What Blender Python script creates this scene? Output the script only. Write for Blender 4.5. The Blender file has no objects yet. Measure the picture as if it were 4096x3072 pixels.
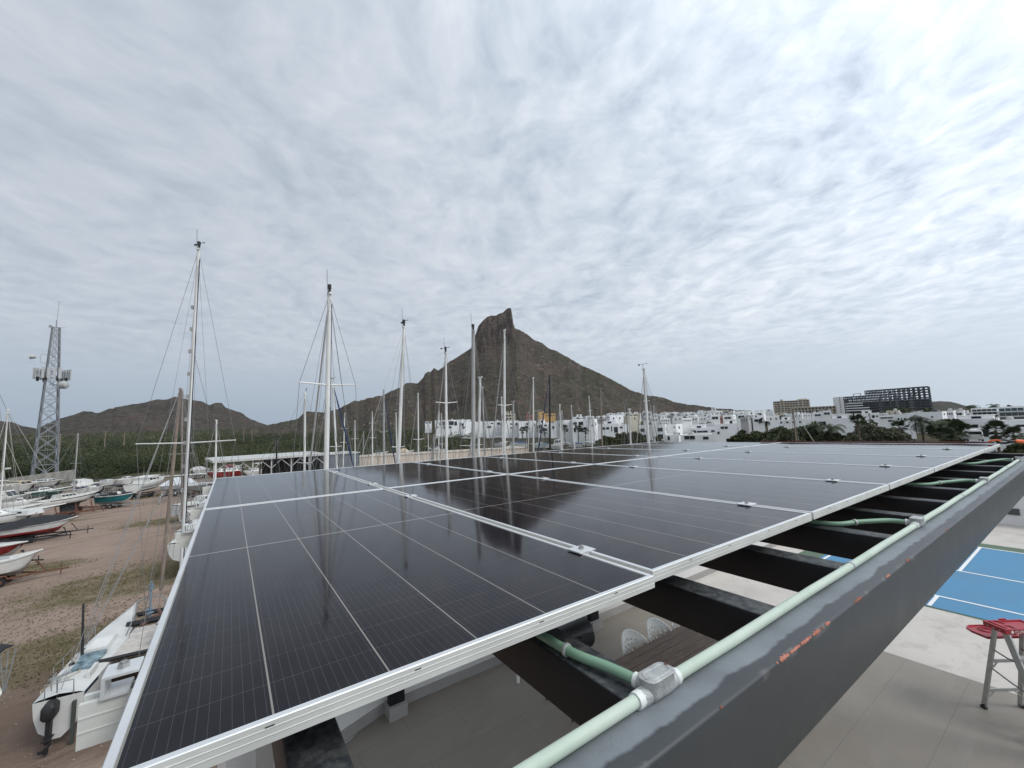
import bpy, math, random
import numpy as np
from mathutils import Vector, Matrix
C = bpy.context.scene.collection
S = bpy.context.scene
rad = math.radians
rng = random.Random(7)
# ------------------------------------------------------------------ camera
PXW, PXH, FPX = 4096.0, 3072.0, 1630.707
YAW, PITCH, ROLL = rad(34.678), rad(6.150), rad(-2.222)
CAM = np.array([.1258, -.7343, .3989])
_f = np.array([math.sin(YAW)*math.cos(PITCH), math.cos(YAW)*math.cos(PITCH), math.sin(PITCH)])
_r0 = np.array([math.cos(YAW), -math.sin(YAW), 0.0]); _u0 = np.cross(_r0, _f)
_r = math.cos(ROLL)*_r0 + math.sin(ROLL)*_u0
_u = -math.sin(ROLL)*_r0 + math.cos(ROLL)*_u0
cd = bpy.data.cameras.new('camera'); cam = bpy.data.objects.new('camera', cd); C.objects.link(cam)
cd.sensor_width = 36; cd.lens = FPX/PXW*36; cd.clip_start = .03; cd.clip_end = 20000
cam.matrix_world = Matrix(((_r[0], _u[0], -_f[0], CAM[0]), (_r[1], _u[1], -_f[1], CAM[1]), (_r[2], _u[2], -_f[2], CAM[2]), (0, 0, 0, 1)))
S.camera = cam
S.view_settings.view_transform = 'Standard'; S.view_settings.look = 'None'
S.view_settings.exposure = 0.0; S.view_settings.gamma = 1.0
S.cycles.max_bounces = 6; S.cycles.diffuse_bounces = 3; S.cycles.glossy_bounces = 3
S.cycles.use_denoising = True

def ray(x, y): return _f + _r*((x-PXW/2)/FPX) - _u*((y-PXH/2)/FPX)
def at(x, y, z):                       # survey: where a sight line meets a level
    d = ray(x, y); return CAM + d*((z-CAM[2])/d[2])
def dist_at(x, y, r):                  # survey: where it is r metres away on plan
    d = ray(x, y); return CAM + d*(r/math.hypot(d[0], d[1]))
def azd(x, y):
    d = ray(x, y); return math.degrees(math.atan2(d[0], d[1]))
def elev(x, y):
    d = ray(x, y); return math.atan2(d[2], math.hypot(d[0], d[1]))
def polar(azdeg, r, z=0):
    return np.array([CAM[0]+r*math.sin(rad(azdeg)), CAM[1]+r*math.cos(rad(azdeg)), z])
G = -9.6      # yard level
T = -3.3      # terrace level
# ------------------------------------------------------------------ world and sun
SUN_AZ, SUN_EL = 150.0, 46.0
w = bpy.data.worlds.new('World'); S.world = w; w.use_nodes = True
def N(nt, t, **k):
    n = nt.nodes.new(t)
    for a, b in k.items():
        if a in ('op',): n.operation = b
        elif a == 'ins':
            for i, v in b.items(): n.inputs[i].default_value = v
        else: setattr(n, a, b)
    return n
class NT:                              # short-hand for node graphs
    def __init__(s, nt): s.nt = nt
    def n(s, t, **k): return N(s.nt, t, **k)
    def put(s, sock, v):
        if v is None: return
        if hasattr(v, 'is_linked') or hasattr(v, 'links'): s.nt.links.new(v, sock)
        else: sock.default_value = v
    def m(s, op, a, b=None, c=None, clamp=False):
        n = s.n('ShaderNodeMath', op=op); n.use_clamp = clamp
        s.put(n.inputs[0], a); s.put(n.inputs[1], b)
        if c is not None: s.put(n.inputs[2], c)
        return n.outputs[0]
    def vm(s, op, a, b=None, out=0):
        n = s.n('ShaderNodeVectorMath', op=op); s.put(n.inputs[0], a); s.put(n.inputs[1], b); return n.outputs[out]
    def noise(s, vec, scale, detail=4, rough=.55, dist=0.0, out=0):
        n = s.n('ShaderNodeTexNoise'); s.put(n.inputs['Vector'], vec); n.inputs['Scale'].default_value = scale
        n.inputs['Detail'].default_value = detail; n.inputs['Roughness'].default_value = rough; n.inputs['Distortion'].default_value = dist
        return n.outputs[out]
    def voro(s, vec, scale, feature='F1', out=0, rnd=1.0):
        n = s.n('ShaderNodeTexVoronoi'); n.feature = feature; s.put(n.inputs['Vector'], vec); n.inputs['Scale'].default_value = scale
        n.inputs['Randomness'].default_value = rnd
        return n.outputs[out]
    def rng(s, v, a, b, c=0.0, d=1.0, smooth=False):
        n = s.n('ShaderNodeMapRange'); n.interpolation_type = 'SMOOTHSTEP' if smooth else 'LINEAR'
        s.put(n.inputs[0], v); s.put(n.inputs[1], a); s.put(n.inputs[2], b); s.put(n.inputs[3], c); s.put(n.inputs[4], d); return n.outputs[0]
    def mix(s, f, a, b, mode='MIX'):
        n = s.n('ShaderNodeMix', data_type='RGBA', blend_type=mode)
        s.put(n.inputs[0], f); s.put(n.inputs[6], tuple(a)+(1,) if isinstance(a, (tuple, list)) and len(a) == 3 else a)
        s.put(n.inputs[7], tuple(b)+(1,) if isinstance(b, (tuple, list)) and len(b) == 3 else b); return n.outputs[2]
    def ramp(s, v, stops):
        n = s.n('ShaderNodeValToRGB'); cr = n.color_ramp; s.put(n.inputs[0], v)
        while len(cr.elements) < len(stops): cr.elements.new(.5)
        for e, (p, c) in zip(cr.elements, stops): e.position = p; e.color = tuple(c)+(1,)
        return n.outputs[0]
    def xyz(s, v): n = s.n('ShaderNodeSeparateXYZ'); s.put(n.inputs[0], v); return n.outputs
    def comb(s, x, y, z): n = s.n('ShaderNodeCombineXYZ'); s.put(n.inputs[0], x); s.put(n.inputs[1], y); s.put(n.inputs[2], z); return n.outputs[0]

def build_sky():
    nt = w.node_tree; nt.nodes.clear(); g = NT(nt)
    out = g.n('ShaderNodeOutputWorld')
    sky = g.n('ShaderNodeTexSky', sky_type='NISHITA'); sky.sun_disc = False
    sky.sun_elevation = rad(SUN_EL); sky.sun_rotation = rad(SUN_AZ); sky.dust_density = 2.0
    bg1 = g.n('ShaderNodeBackground'); nt.links.new(sky.outputs[0], bg1.inputs[0]); bg1.inputs[1].default_value = .085
    tc = g.n('ShaderNodeTexCoord'); d = g.vm('NORMALIZE', tc.outputs['Generated']); x, y, z = g.xyz(d)
    zc = g.m('ADD', g.m('MAXIMUM', z, 0.0), .10)
    u = g.m('DIVIDE', x, zc); v = g.m('DIVIDE', y, zc)
    a = rad(37); ca, sa = math.cos(a), math.sin(a)
    al = g.m('ADD', g.m('MULTIPLY', u, sa), g.m('MULTIPLY', v, ca))
    ac = g.m('SUBTRACT', g.m('MULTIPLY', u, ca), g.m('MULTIPLY', v, sa))
    # the cloud deck drifts along azimuth 37: cells drawn out along it, rows across it
    wob = g.noise(g.comb(ac, al, 0.0), 1.1, 3, .5, out=1)
    wv = g.vm('SCALE', g.vm('SUBTRACT', wob, (.5, .5, .5))); wv.node.inputs['Scale'].default_value = .5
    p1 = g.vm('ADD', g.comb(g.m('MULTIPLY', ac, 1.15), g.m('MULTIPLY', al, .82), 3.7), wv)
    n1 = g.noise(p1, 2.3, 9, .62, .1)
    n2 = g.noise(g.comb(g.m('MULTIPLY', ac, 1.0), g.m('MULTIPLY', al, .34), 9.1), .85, 4, .5, .2)
    n3 = g.noise(g.vm('ADD', g.comb(g.m('MULTIPLY', ac, 1.05), g.m('MULTIPLY', al, .88), 1.3), wv), 8.5, 6, .58, .2)
    n4 = g.noise(g.comb(ac, al, 4.4), .42, 2, .5)
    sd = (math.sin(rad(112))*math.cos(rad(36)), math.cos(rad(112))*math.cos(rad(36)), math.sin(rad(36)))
    sv = (math.sin(rad(SUN_AZ))*math.cos(rad(SUN_EL)), math.cos(rad(SUN_AZ))*math.cos(rad(SUN_EL)), math.sin(rad(SUN_EL)))
    facade_lobe = g.m('POWER', g.rng(g.vm('DOT_PRODUCT', d, sv, out=1), -.1, 1.0, 0.0, 1.0), 3.5)  # bright sky lobe round the sun, out of view, added to light the facades
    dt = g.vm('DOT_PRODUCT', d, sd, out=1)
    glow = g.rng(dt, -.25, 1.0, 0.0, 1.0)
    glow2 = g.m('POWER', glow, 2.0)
    dens = g.m('ADD', g.m('ADD', g.m('MULTIPLY', n1, .44), g.m('MULTIPLY', n2, .15)), g.m('ADD', g.m('MULTIPLY', n3, .64), g.m('MULTIPLY', n4, .20)))
    # contrast fades towards the horizon, where the deck is seen edge-on
    hz = g.rng(z, .02, .26, .0, 1.0, smooth=True)
    con = g.rng(glow, .2, .9, .66, 1.22)
    dd = g.m('ADD', g.m('MULTIPLY', g.m('MULTIPLY', g.m('SUBTRACT', dens, .70), hz), g.m('MULTIPLY', con, 1.16)), .55)
    col = g.ramp(dd, [(.08, (.31, .37, .46)), (.34, (.43, .49, .58)), (.54, (.56, .62, .70)), (.74, (.69, .74, .80)), (.95, (.82, .85, .88))])
    hcol = g.mix(glow, (.34, .43, .54), (.50, .57, .62))
    col = g.mix(g.rng(z, .0, .22, .80, 0.0, smooth=True), col, hcol)
    br = g.m('ADD', g.m('ADD', .97, g.m('MULTIPLY', glow2, .44)), g.m('MULTIPLY', facade_lobe, 1.5))
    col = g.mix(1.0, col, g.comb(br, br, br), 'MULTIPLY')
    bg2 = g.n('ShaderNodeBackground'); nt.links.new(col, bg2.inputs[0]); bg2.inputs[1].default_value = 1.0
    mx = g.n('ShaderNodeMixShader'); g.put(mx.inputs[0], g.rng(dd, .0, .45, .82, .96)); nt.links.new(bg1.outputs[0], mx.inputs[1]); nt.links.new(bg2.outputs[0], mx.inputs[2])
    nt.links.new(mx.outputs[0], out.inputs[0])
build_sky()
sl = bpy.data.lights.new('sun', 'SUN'); so = bpy.data.objects.new('sun', sl); C.objects.link(so)
sl.energy = 1.4; sl.angle = rad(18); sl.color = (1, .97, .92)
so.rotation_euler = (rad(90-SUN_EL), 0, rad(180-SUN_AZ))

# ------------------------------------------------------------------ materials
MATS = {}
def mat(name, col=(.5, .5, .5), rough=.6, metal=0.0, var=.12, scale=3.0, bump=0.0, bscale=30.0, spec=.5, col2=None, rnd=.0):
    if name in MATS: return MATS[name]
    m = bpy.data.materials.new(name); m.use_nodes = True; MATS[name] = m
    g = NT(m.node_tree); b = m.node_tree.nodes['Principled BSDF']
    tc = g.n('ShaderNodeTexCoord').outputs['Object']
    n = g.noise(tc, scale, 5, .6)
    lo = tuple(c*(1-var) for c in col); hi = tuple(min(1, c*(1+var)) for c in col)
    if col2: hi = col2
    c = g.mix(g.rng(n, .32, .68), lo, hi)
    if rnd:
        oi = g.n('ShaderNodeObjectInfo').outputs['Random']
        k = g.rng(oi, 0, 1, 1-rnd, 1+rnd); c = g.mix(1.0, c, g.comb(k, k, k), 'MULTIPLY')
    g.put(b.inputs['Base Color'], c); g.put(b.inputs['Roughness'], g.rng(n, .3, .7, rough*.85, min(1, rough*1.15)))
    b.inputs['Metallic'].default_value = metal; b.inputs['Specular IOR Level'].default_value = spec
    if bump:
        bn = g.n('ShaderNodeBump'); bn.inputs['Strength'].default_value = bump; bn.inputs['Distance'].default_value = .02
        g.put(bn.inputs['Height'], g.noise(tc, bscale, 6, .65)); g.put(b.inputs['Normal'], bn.outputs[0])
    return m
def matw(name, fn):
    if name in MATS: return MATS[name]
    m = bpy.data.materials.new(name); m.use_nodes = True; MATS[name] = m
    fn(NT(m.node_tree), m.node_tree.nodes['Principled BSDF']); return m

# ------------------------------------------------------------------ mesh builder
class MB:
    def __init__(s): s.v = []; s.f = []; s.m = []
    def add(s, vs, fs, mi=0):
        o = len(s.v); s.v += [tuple(float(c) for c in p) for p in vs]
        s.f += [tuple(i+o for i in f) for f in fs]; s.m += [mi]*len(fs); return s
    def hexa(s, p, mi=0): return s.add(p, [(0, 3, 2, 1), (4, 5, 6, 7), (0, 1, 5, 4), (1, 2, 6, 5), (2, 3, 7, 6), (3, 0, 4, 7)], mi)
    def box(s, x0, x1, y0, y1, z0, z1, mi=0):
        return s.hexa([(x0, y0, z0), (x1, y0, z0), (x1, y1, z0), (x0, y1, z0), (x0, y0, z1), (x1, y0, z1), (x1, y1, z1), (x0, y1, z1)], mi)
    def bar(s, p, q, w, h=None, up=(0, 0, 1), mi=0):
        p, q = np.array(p, float), np.array(q, float); h = h or w; d = q-p; d /= np.linalg.norm(d)+1e-12
        u = np.array(up, float)
        if abs(d@u) > .98: u = np.array((1., 0, 0))
        a = np.cross(d, u); a /= np.linalg.norm(a); b = np.cross(a, d); a = a*w/2; b = b*h/2
        return s.hexa([p-a-b, p+a-b, q+a-b, q-a-b, p-a+b, p+a+b, q+a+b, q-a+b], mi)
    def tube(s, pts, r, n=8, mi=0, cap=True):
        P = [np.array(p, float) for p in pts]; rs = r if isinstance(r, (list, tuple)) else [r]*len(P); rings = []
        prev = None
        for i, p in enumerate(P):
            d = (P[min(i+1, len(P)-1)]-P[max(i-1, 0)]); d = d/(np.linalg.norm(d)+1e-12)
            if prev is None:
                u = np.array((0, 0, 1.)) if abs(d[2]) < .9 else np.array((1., 0, 0)); a = np.cross(d, u)
            else: a = prev-d*(prev@d)
            a /= np.linalg.norm(a); prev = a; b = np.cross(d, a)
            rings.append([p+rs[i]*(a*math.cos(2*math.pi*k/n)+b*math.sin(2*math.pi*k/n)) for k in range(n)])
        return s.loft(rings, mi, cap)
    def loft(s, rings, mi=0, cap=True, closed=True):
        n = len(rings[0]); vs = [p for r in rings for p in r]; fs = []
        for i in range(len(rings)-1):
            for k in range(n if closed else n-1):
                a = i*n+k; b = i*n+(k+1) % n; fs.append((a, b, b+n, a+n))
        if cap and closed: fs.append(tuple(range(n-1, -1, -1))); fs.append(tuple((len(rings)-1)*n+k for k in range(n)))
        return s.add(vs, fs, mi)
    def ball(s, c, r, n=10, mi=0, sq=(1, 1, 1)):
        c = np.array(c, float); rings = []
        for i in range(1, n//2):
            t = math.pi*i/(n//2)
            rings.append([c+r*np.array((math.sin(t)*math.cos(2*math.pi*k/n)*sq[0], math.sin(t)*math.sin(2*math.pi*k/n)*sq[1], -math.cos(t)*sq[2])) for k in range(n)])
        return s.loft(rings, mi)
    def build(s, name, mats, parent=None, smooth=True, local=False, ang=32):
        if not isinstance(mats, (list, tuple)): mats = [mats]
        me = bpy.data.meshes.new(name); off = np.zeros(3)
        if parent is not None and not local: off = ORG.get(parent.name, np.zeros(3))
        if parent is None and not local and s.v:
            a = np.array(s.v); off = np.array(((a[:, 0].min()+a[:, 0].max())/2, (a[:, 1].min()+a[:, 1].max())/2, a[:, 2].min()))
        me.from_pydata([tuple(np.array(p)-off) for p in s.v], [], s.f); me.polygons.foreach_set('material_index', s.m)
        for m in mats: me.materials.append(m)
        me.validate(); me.update()
        if smooth:
            me.shade_smooth(); me.set_sharp_from_angle(angle=rad(ang))
        o = bpy.data.objects.new(name, me); C.objects.link(o)
        if parent is not None:
            o.parent = parent; ORG[o.name] = off
        elif not local: o.location = off; ORG[o.name] = off
        return o
ORG = {}
def tag(o, label=None, cat=None, group=None, kind=None):
    if label: o['label'] = label
    if cat: o['category'] = cat
    if group: o['group'] = group
    if kind: o['kind'] = kind
    return o
def thing(name, loc, label, cat, group=None, rz=0.0):
    o = bpy.data.objects.new(name, None); C.objects.link(o); o.location = tuple(float(c) for c in loc); o.empty_display_size = .2
    o.rotation_euler = (0, 0, rz); ORG[o.name] = np.array(loc, float) if rz == 0 else np.zeros(3)
    return tag(o, label, cat, group)
def lerp(a, b, t): return np.array(a, float)*(1-t)+np.array(b, float)*t
ORD = ['zeroth', 'first', 'second', 'third', 'fourth', 'fifth', 'sixth', 'seventh', 'eighth', 'ninth', 'tenth', 'eleventh', 'twelfth', 'thirteenth', 'fourteenth', 'fifteenth', 'sixteenth', 'seventeenth', 'eighteenth', 'nineteenth', 'twentieth']
# numpy value noise
def vnoise(x, y, seed=0):
    xi = np.floor(x).astype(np.int64); yi = np.floor(y).astype(np.int64); xf = x-xi; yf = y-yi
    def h(a, b):
        n = (a*374761393+b*668265263+seed*982451653) & 0x7fffffff
        n = ((n ^ (n >> 13))*1274126177) & 0x7fffffff
        return ((n ^ (n >> 16)) & 0xffff)/65535.0
    sx = xf*xf*(3-2*xf); sy = yf*yf*(3-2*yf)
    return (h(xi, yi)*(1-sx)+h(xi+1, yi)*sx)*(1-sy)+(h(xi, yi+1)*(1-sx)+h(xi+1, yi+1)*sx)*sy
def fbm(x, y, oc=5, seed=0, gain=.5, ridged=False):
    a = 1.0; t = np.zeros_like(x, dtype=float); nrm = 0
    for i in range(oc):
        v = vnoise(x*2**i, y*2**i, seed+i*17)
        if ridged: v = 1-np.abs(2*v-1)
        t += a*v; nrm += a; a *= gain
    return t/nrm
#@@SETTING
# ------------------------------------------------------------------ land
def rise(az, r):
    az = np.asarray(az, float); r = np.asarray(r, float)
    k = np.clip((az-17)/11, 0, 1); k = k*k*(3-2*k)
    right = 13.5*(1-np.exp(-np.maximum(0, r-75)/260.0))
    rl = np.minimum(r, 900); left = np.maximum(0, rl-330)**2/(np.maximum(0, rl-330)+160)*.058-np.maximum(0, r-1000)*.03
    return G-.3+right*k+left*(1-k)
def zter(az, r): return float(rise(az, r))

def ground_mat(g, b):
    tc = g.n('ShaderNodeTexCoord').outputs['Object']; x, y, z = g.xyz(tc)
    n1 = g.noise(tc, .10, 5, .6, .4); n2 = g.noise(tc, .9, 6, .65)
    st = g.noise(g.comb(g.m('MULTIPLY', g.m('ADD', x, g.m('MULTIPLY', y, .35)), .16), g.m('SUBTRACT', y, g.m('MULTIPLY', x, .35)), 0.0), .75, 6, .65, .6)
    c = g.mix(g.rng(n1, .35, .65), (.248, .184, .142), (.300, .227, .180))
    c = g.mix(g.rng(n2, .45, .75, 0, .45), c, (.190, .142, .114))
    c = g.mix(g.rng(st, .52, .62, 0, .45), c, (.130, .093, .074)); c = g.mix(g.rng(g.noise(g.comb(g.m('MULTIPLY', x, .22), y, 5.), 2.2, 6, .7, .4), .54, .66, 0, .4), c, (.125, .090, .072))
    c = g.mix(g.rng(g.voro(tc, 1.4), .0, .12, .35, 0), c, (.33, .27, .22))
    # worn tyre arcs and grass patches where they grow
    def patch(cx, cy, rx, ry, rot, soft=.5):
        ca, sa = math.cos(rot), math.sin(rot); dx = g.m('SUBTRACT', x, cx); dy = g.m('SUBTRACT', y, cy)
        a = g.m('DIVIDE', g.m('ADD', g.m('MULTIPLY', dx, ca), g.m('MULTIPLY', dy, sa)), rx)
        e = g.m('DIVIDE', g.m('SUBTRACT', g.m('MULTIPLY', dy, ca), g.m('MULTIPLY', dx, sa)), ry)
        q = g.m('ADD', g.m('MULTIPLY', a, a), g.m('MULTIPLY', e, e))
        return g.rng(g.m('ADD', q, g.m('MULTIPLY', g.m('SUBTRACT', g.noise(tc, .55, 5, .65), .5), 2.2)), .35, 1.25, 1, 0, smooth=True)
    gr = None
    for (px, py, rx, ry) in [(470, 2330, 5.5, 4.5), (590, 2290, 4, 4), (90, 2660, 5.0, 3.0), (300, 2560, 4.0, 2.2), (60, 2290, 4, 2.2), (655, 2085, 5, 2.5), (380, 2610, 3, 2), (560, 1990, 6, 3), (150, 2100, 5, 2)]:
        p = at(px, py, G); m = patch(p[0], p[1], rx, ry, .2)
        gr = m if gr is None else g.m('MAXIMUM', gr, m)
    blades = g.noise(tc, 5.0, 5, .7)
    gc = g.mix(g.rng(blades, .35, .65), (.066, .060, .028), (.150, .125, .062))
    c = g.mix(g.m('MULTIPLY', gr, g.rng(g.m('ADD', n2, g.m('MULTIPLY', blades, .5)), .5, .85, .25, 1)), c, gc)
    p = at(100, 2900, G); dk = patch(p[0], p[1], 9, 5, .1); c = g.mix(g.m('MULTIPLY', dk, .6), c, (.095, .066, .050))
    rr = g.vm('LENGTH', g.comb(x, y, 0.0), out=1)
    far = g.rng(g.m('ADD', rr, g.m('MULTIPLY', n1, 60)), 150, 190, 0, 1)
    c = g.mix(far, c, g.mix(n2, (.04, .042, .02), (.075, .07, .038)))
    g.put(b.inputs['Base Color'], c); b.inputs['Roughness'].default_value = .95; b.inputs['Specular IOR Level'].default_value = .15
    bn = g.n('ShaderNodeBump'); bn.inputs['Strength'].default_value = .9; bn.inputs['Distance'].default_value = .16
    g.put(bn.inputs['Height'], g.m('ADD', g.m('ADD', n2, g.m('MULTIPLY', st, 1.2)), g.m('MULTIPLY', g.noise(tc, 6, 4, .6), .35))); g.put(b.inputs['Normal'], bn.outputs[0])
mb = MB(); L_ = 4000
mb.add([(-L_, -L_, G), (L_, -L_, G), (L_, L_, G), (-L_, L_, G)], [(0, 1, 2, 3)])
tag(mb.build('ground', matw('yard_earth', ground_mat), smooth=False, local=True), kind='structure')

def grid_mesh(name, X, Y, Z, m):
    a, b = X.shape; me = bpy.data.meshes.new(name)
    co = np.stack([X, Y, Z], -1).reshape(-1, 3).astype(np.float32)
    i = np.arange(a*b).reshape(a, b); q = np.stack([i[:-1, :-1], i[1:, :-1], i[1:, 1:], i[:-1, 1:]], -1).reshape(-1, 4)
    return np_mesh(name, co, q, m)
def np_mesh(name, co, q, m, tint=None):
    me = bpy.data.meshes.new(name); n = len(q)
    me.vertices.add(len(co)); me.vertices.foreach_set('co', np.ascontiguousarray(co, dtype=np.float32).ravel())
    me.loops.add(n*4); me.loops.foreach_set('vertex_index', np.ascontiguousarray(q, dtype=np.int32).ravel())
    me.polygons.add(n); me.polygons.foreach_set('loop_start', np.arange(0, n*4, 4, dtype=np.int32))
    me.polygons.foreach_set('use_smooth', np.ones(n, dtype=bool))
    if tint is not None:
        at_ = me.attributes.new('tint', 'FLOAT', 'POINT'); at_.data.foreach_set('value', np.ascontiguousarray(tint, dtype=np.float32))
    me.update(calc_edges=True); me.materials.append(m)
    o = bpy.data.objects.new(name, me); C.objects.link(o); return o

def slope_mat(g, b):
    tc = g.n('ShaderNodeTexCoord').outputs['Object']
    n1 = g.noise(tc, .02, 6, .6); n2 = g.noise(tc, .22, 6, .7)
    c = g.mix(g.rng(n1, .4, .6), (.050, .050, .026), (.088, .072, .046))
    c = g.mix(g.rng(n2, .5, .7, 0, .8), c, (.032, .036, .016))
    g.put(b.inputs['Base Color'], c); b.inputs['Roughness'].default_value = 1; b.inputs['Specular IOR Level'].default_value = .1
    bn = g.n('ShaderNodeBump'); bn.inputs['Strength'].default_value = 1; bn.inputs['Distance'].default_value = 3
    g.put(bn.inputs['Height'], n2); g.put(b.inputs['Normal'], bn.outputs[0])
A_, R_ = np.meshgrid(np.radians(np.linspace(-70, 150, 300)), np.concatenate([np.linspace(62, 700, 120), np.linspace(720, 2600, 30)]), indexing='ij')
Z_ = rise(np.degrees(A_), R_)
tag(grid_mesh('hillside', CAM[0]+R_*np.sin(A_), CAM[1]+R_*np.cos(A_), Z_, matw('slope_scrub', slope_mat)), kind='structure')

def rock_mat(lo, hi, gn, sc, light):
    def fn(g, b):
        tc = g.n('ShaderNodeTexCoord').outputs['Object']; x, y, z = g.xyz(tc)
        fl = g.comb(g.m('MULTIPLY', x, .55), g.m('MULTIPLY', y, .55), g.m('MULTIPLY', z, 1.7))
        n1 = g.noise(fl, .012*sc, 6, .6); n2 = g.noise(fl, .060*sc, 8, .72, .4); n3 = g.noise(fl, .22*sc, 5, .7)
        nz = g.xyz(g.n('ShaderNodeNewGeometry').outputs['Normal'])[2]
        c = g.mix(g.rng(n2, .36, .64), lo, hi)
        veg = g.m('MULTIPLY', g.rng(g.m('ADD', n1, g.m('MULTIPLY', n2, .6)), .66, .90, 0, 1), g.rng(nz, .45, .8, 0, 1))
        c = g.mix(g.m('MULTIPLY', veg, .8), c, gn)
        c = g.mix(g.rng(n3, .50, .66, 0, .75), c, tuple(v*.72 for v in gn))
        v = g.voro(tc, .13*sc); msk = g.rng(g.noise(tc, .03*sc, 3, .6), .48, .64, 0, 1)
        c = g.mix(g.m('MULTIPLY', g.rng(v, .10, .40, .9, 0), msk), c, light)
        v2 = g.voro(fl, .17*sc); c = g.mix(g.m('MULTIPLY', g.rng(v2, .18, .40, .85, 0), g.rng(n1, .36, .52, .25, 1)), c, tuple(q*.42 for q in gn))
        v3 = g.voro(fl, .10*sc); c = g.mix(g.m('MULTIPLY', g.rng(v3, .10, .30, .8, 0), g.rng(g.noise(tc, .02*sc, 3, .6), .50, .60, 0, 1)), c, tuple(q*.9 for q in light))
        crk = g.noise(g.comb(x, y, g.m('MULTIPLY', z, .10)), .16*sc, 6, .7, .6); cliff = g.rng(nz, .50, .72, 1, 0)
        c = g.mix(g.m('MULTIPLY', cliff, .8), c, g.mix(g.rng(crk, .38, .62), tuple(q*.62 for q in lo), tuple(q*1.35 for q in hi)))
        red = g.rng(g.noise(tc, .017*sc, 4, .6), .56, .72, 0, .45); c = g.mix(red, c, (hi[0]*1.25, hi[1]*1.0, hi[2]*.92))
        g.put(b.inputs['Base Color'], c); b.inputs['Roughness'].default_value = .95; b.inputs['Specular IOR Level'].default_value = .12
        bn = g.n('ShaderNodeBump'); bn.inputs['Strength'].default_value = 1.0; bn.inputs['Distance'].default_value = 7/sc
        g.put(bn.inputs['Height'], g.m('ADD', g.m('ADD', n2, g.m('MULTIPLY', n3, .45)), g.m('MULTIPLY', v, -.25))); g.put(b.inputs['Normal'], bn.outputs[0])
    return fn
def silhouette(pts): return np.array(sorted((azd(x, y), elev(x, y)) for x, y in pts))
def ridge(name, pts, m, R0, azc, slope, step, nr, seed, tower=None, rough=1.0, fall=.6):
    s = silhouette(pts); az = np.arange(s[0, 0], s[-1, 0], step); el = np.interp(az, s[:, 0], s[:, 1])
    R = R0*np.cos(np.radians((az-azc)*.9))+40*(fbm(az*.35, az*0, 3, seed)-.5)
    zr = CAM[2]+R*np.tan(el)+rough*3.0*(fbm(az*2.6, az*0+3, 5, seed+5, .6)-.5)
    zf = rise(az, R-150)-3
    rf = R-np.maximum(zr-zf, 2)/slope-50
    t = np.concatenate([np.linspace(0, .8, int(nr*.62), endpoint=False), np.linspace(.8, 1.35, int(nr*.38))])
    AZ, TT = np.meshgrid(az, t, indexing='ij'); RF = rf[:, None]; RR = R[:, None]; ZF = zf[:, None]; ZR = zr[:, None]
    r = RF+(RR-RF)*TT; H = ZR-ZF
    gfun = np.where(TT <= 1, .62*TT+.38*TT**2.2, 1-(TT-1)*fall*1.6)
    X = CAM[0]+r*np.sin(np.radians(AZ)); Y = CAM[1]+r*np.cos(np.radians(AZ))
    spur = (fbm(X/110, Y/110, 4, seed+1, .5, True)-.55)*34+(fbm(X/30, Y/30, 2, seed+2, .5)-.5)*6-5*np.clip(fbm(X/70+Y/160, Y/70-X/160, 3, seed+21, .5, True)-.6, 0, 1)/.4
    env = np.clip(TT/.25, 0, 1)*np.clip((1.02-TT)/.22, .12, 1)*np.clip(H/90, .25, 1)
    Z = ZF+H*gfun+spur*env*rough
    if tower:
        ts = silhouette(tower); et = np.interp(az, ts[:, 0], ts[:, 1]); inside = (az >= ts[0, 0]) & (az <= ts[-1, 0])
        zt = CAM[2]+R*np.tan(et); dz = np.where(inside, np.maximum(zt-zr, 0), 0)
        dr = r-RR
        edge = -26+26*(fbm(X/16, Y/60, 4, seed+3, .6)-.5)+10*(fbm(X/6, Y/14, 3, seed+4)-.5)
        up = np.clip((dr-edge+8)/16, 0, 1); up = up**.8
        step2 = .72+.28*np.clip((dr+10+14*(fbm(X/9, Y/9, 3, seed+6)-.5))/10, 0, 1)
        dn = np.clip((40-dr)/24, 0, 1)
        crag = (fbm(X/7, Y/7, 4, seed+8, .6, True)-.5)*9
        Z = Z+dz[:, None]*up*dn*np.where(dr < 0, step2, 1)+crag*up*dn*(dz[:, None] > 4)*np.where(np.abs(dr) < 6, .15, 1)
    return tag(grid_mesh(name, X, Y, Z, m), kind='structure')
m_rock = matw('mountain_rock', rock_mat((.054, .041, .034), (.112, .085, .069), (.062, .060, .036), 1.0, (.215, .185, .16)))
m_rock2 = matw('hill_rock', rock_mat((.062, .046, .040), (.102, .077, .065), (.056, .052, .036), .7, (.13, .11, .098)))
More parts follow.
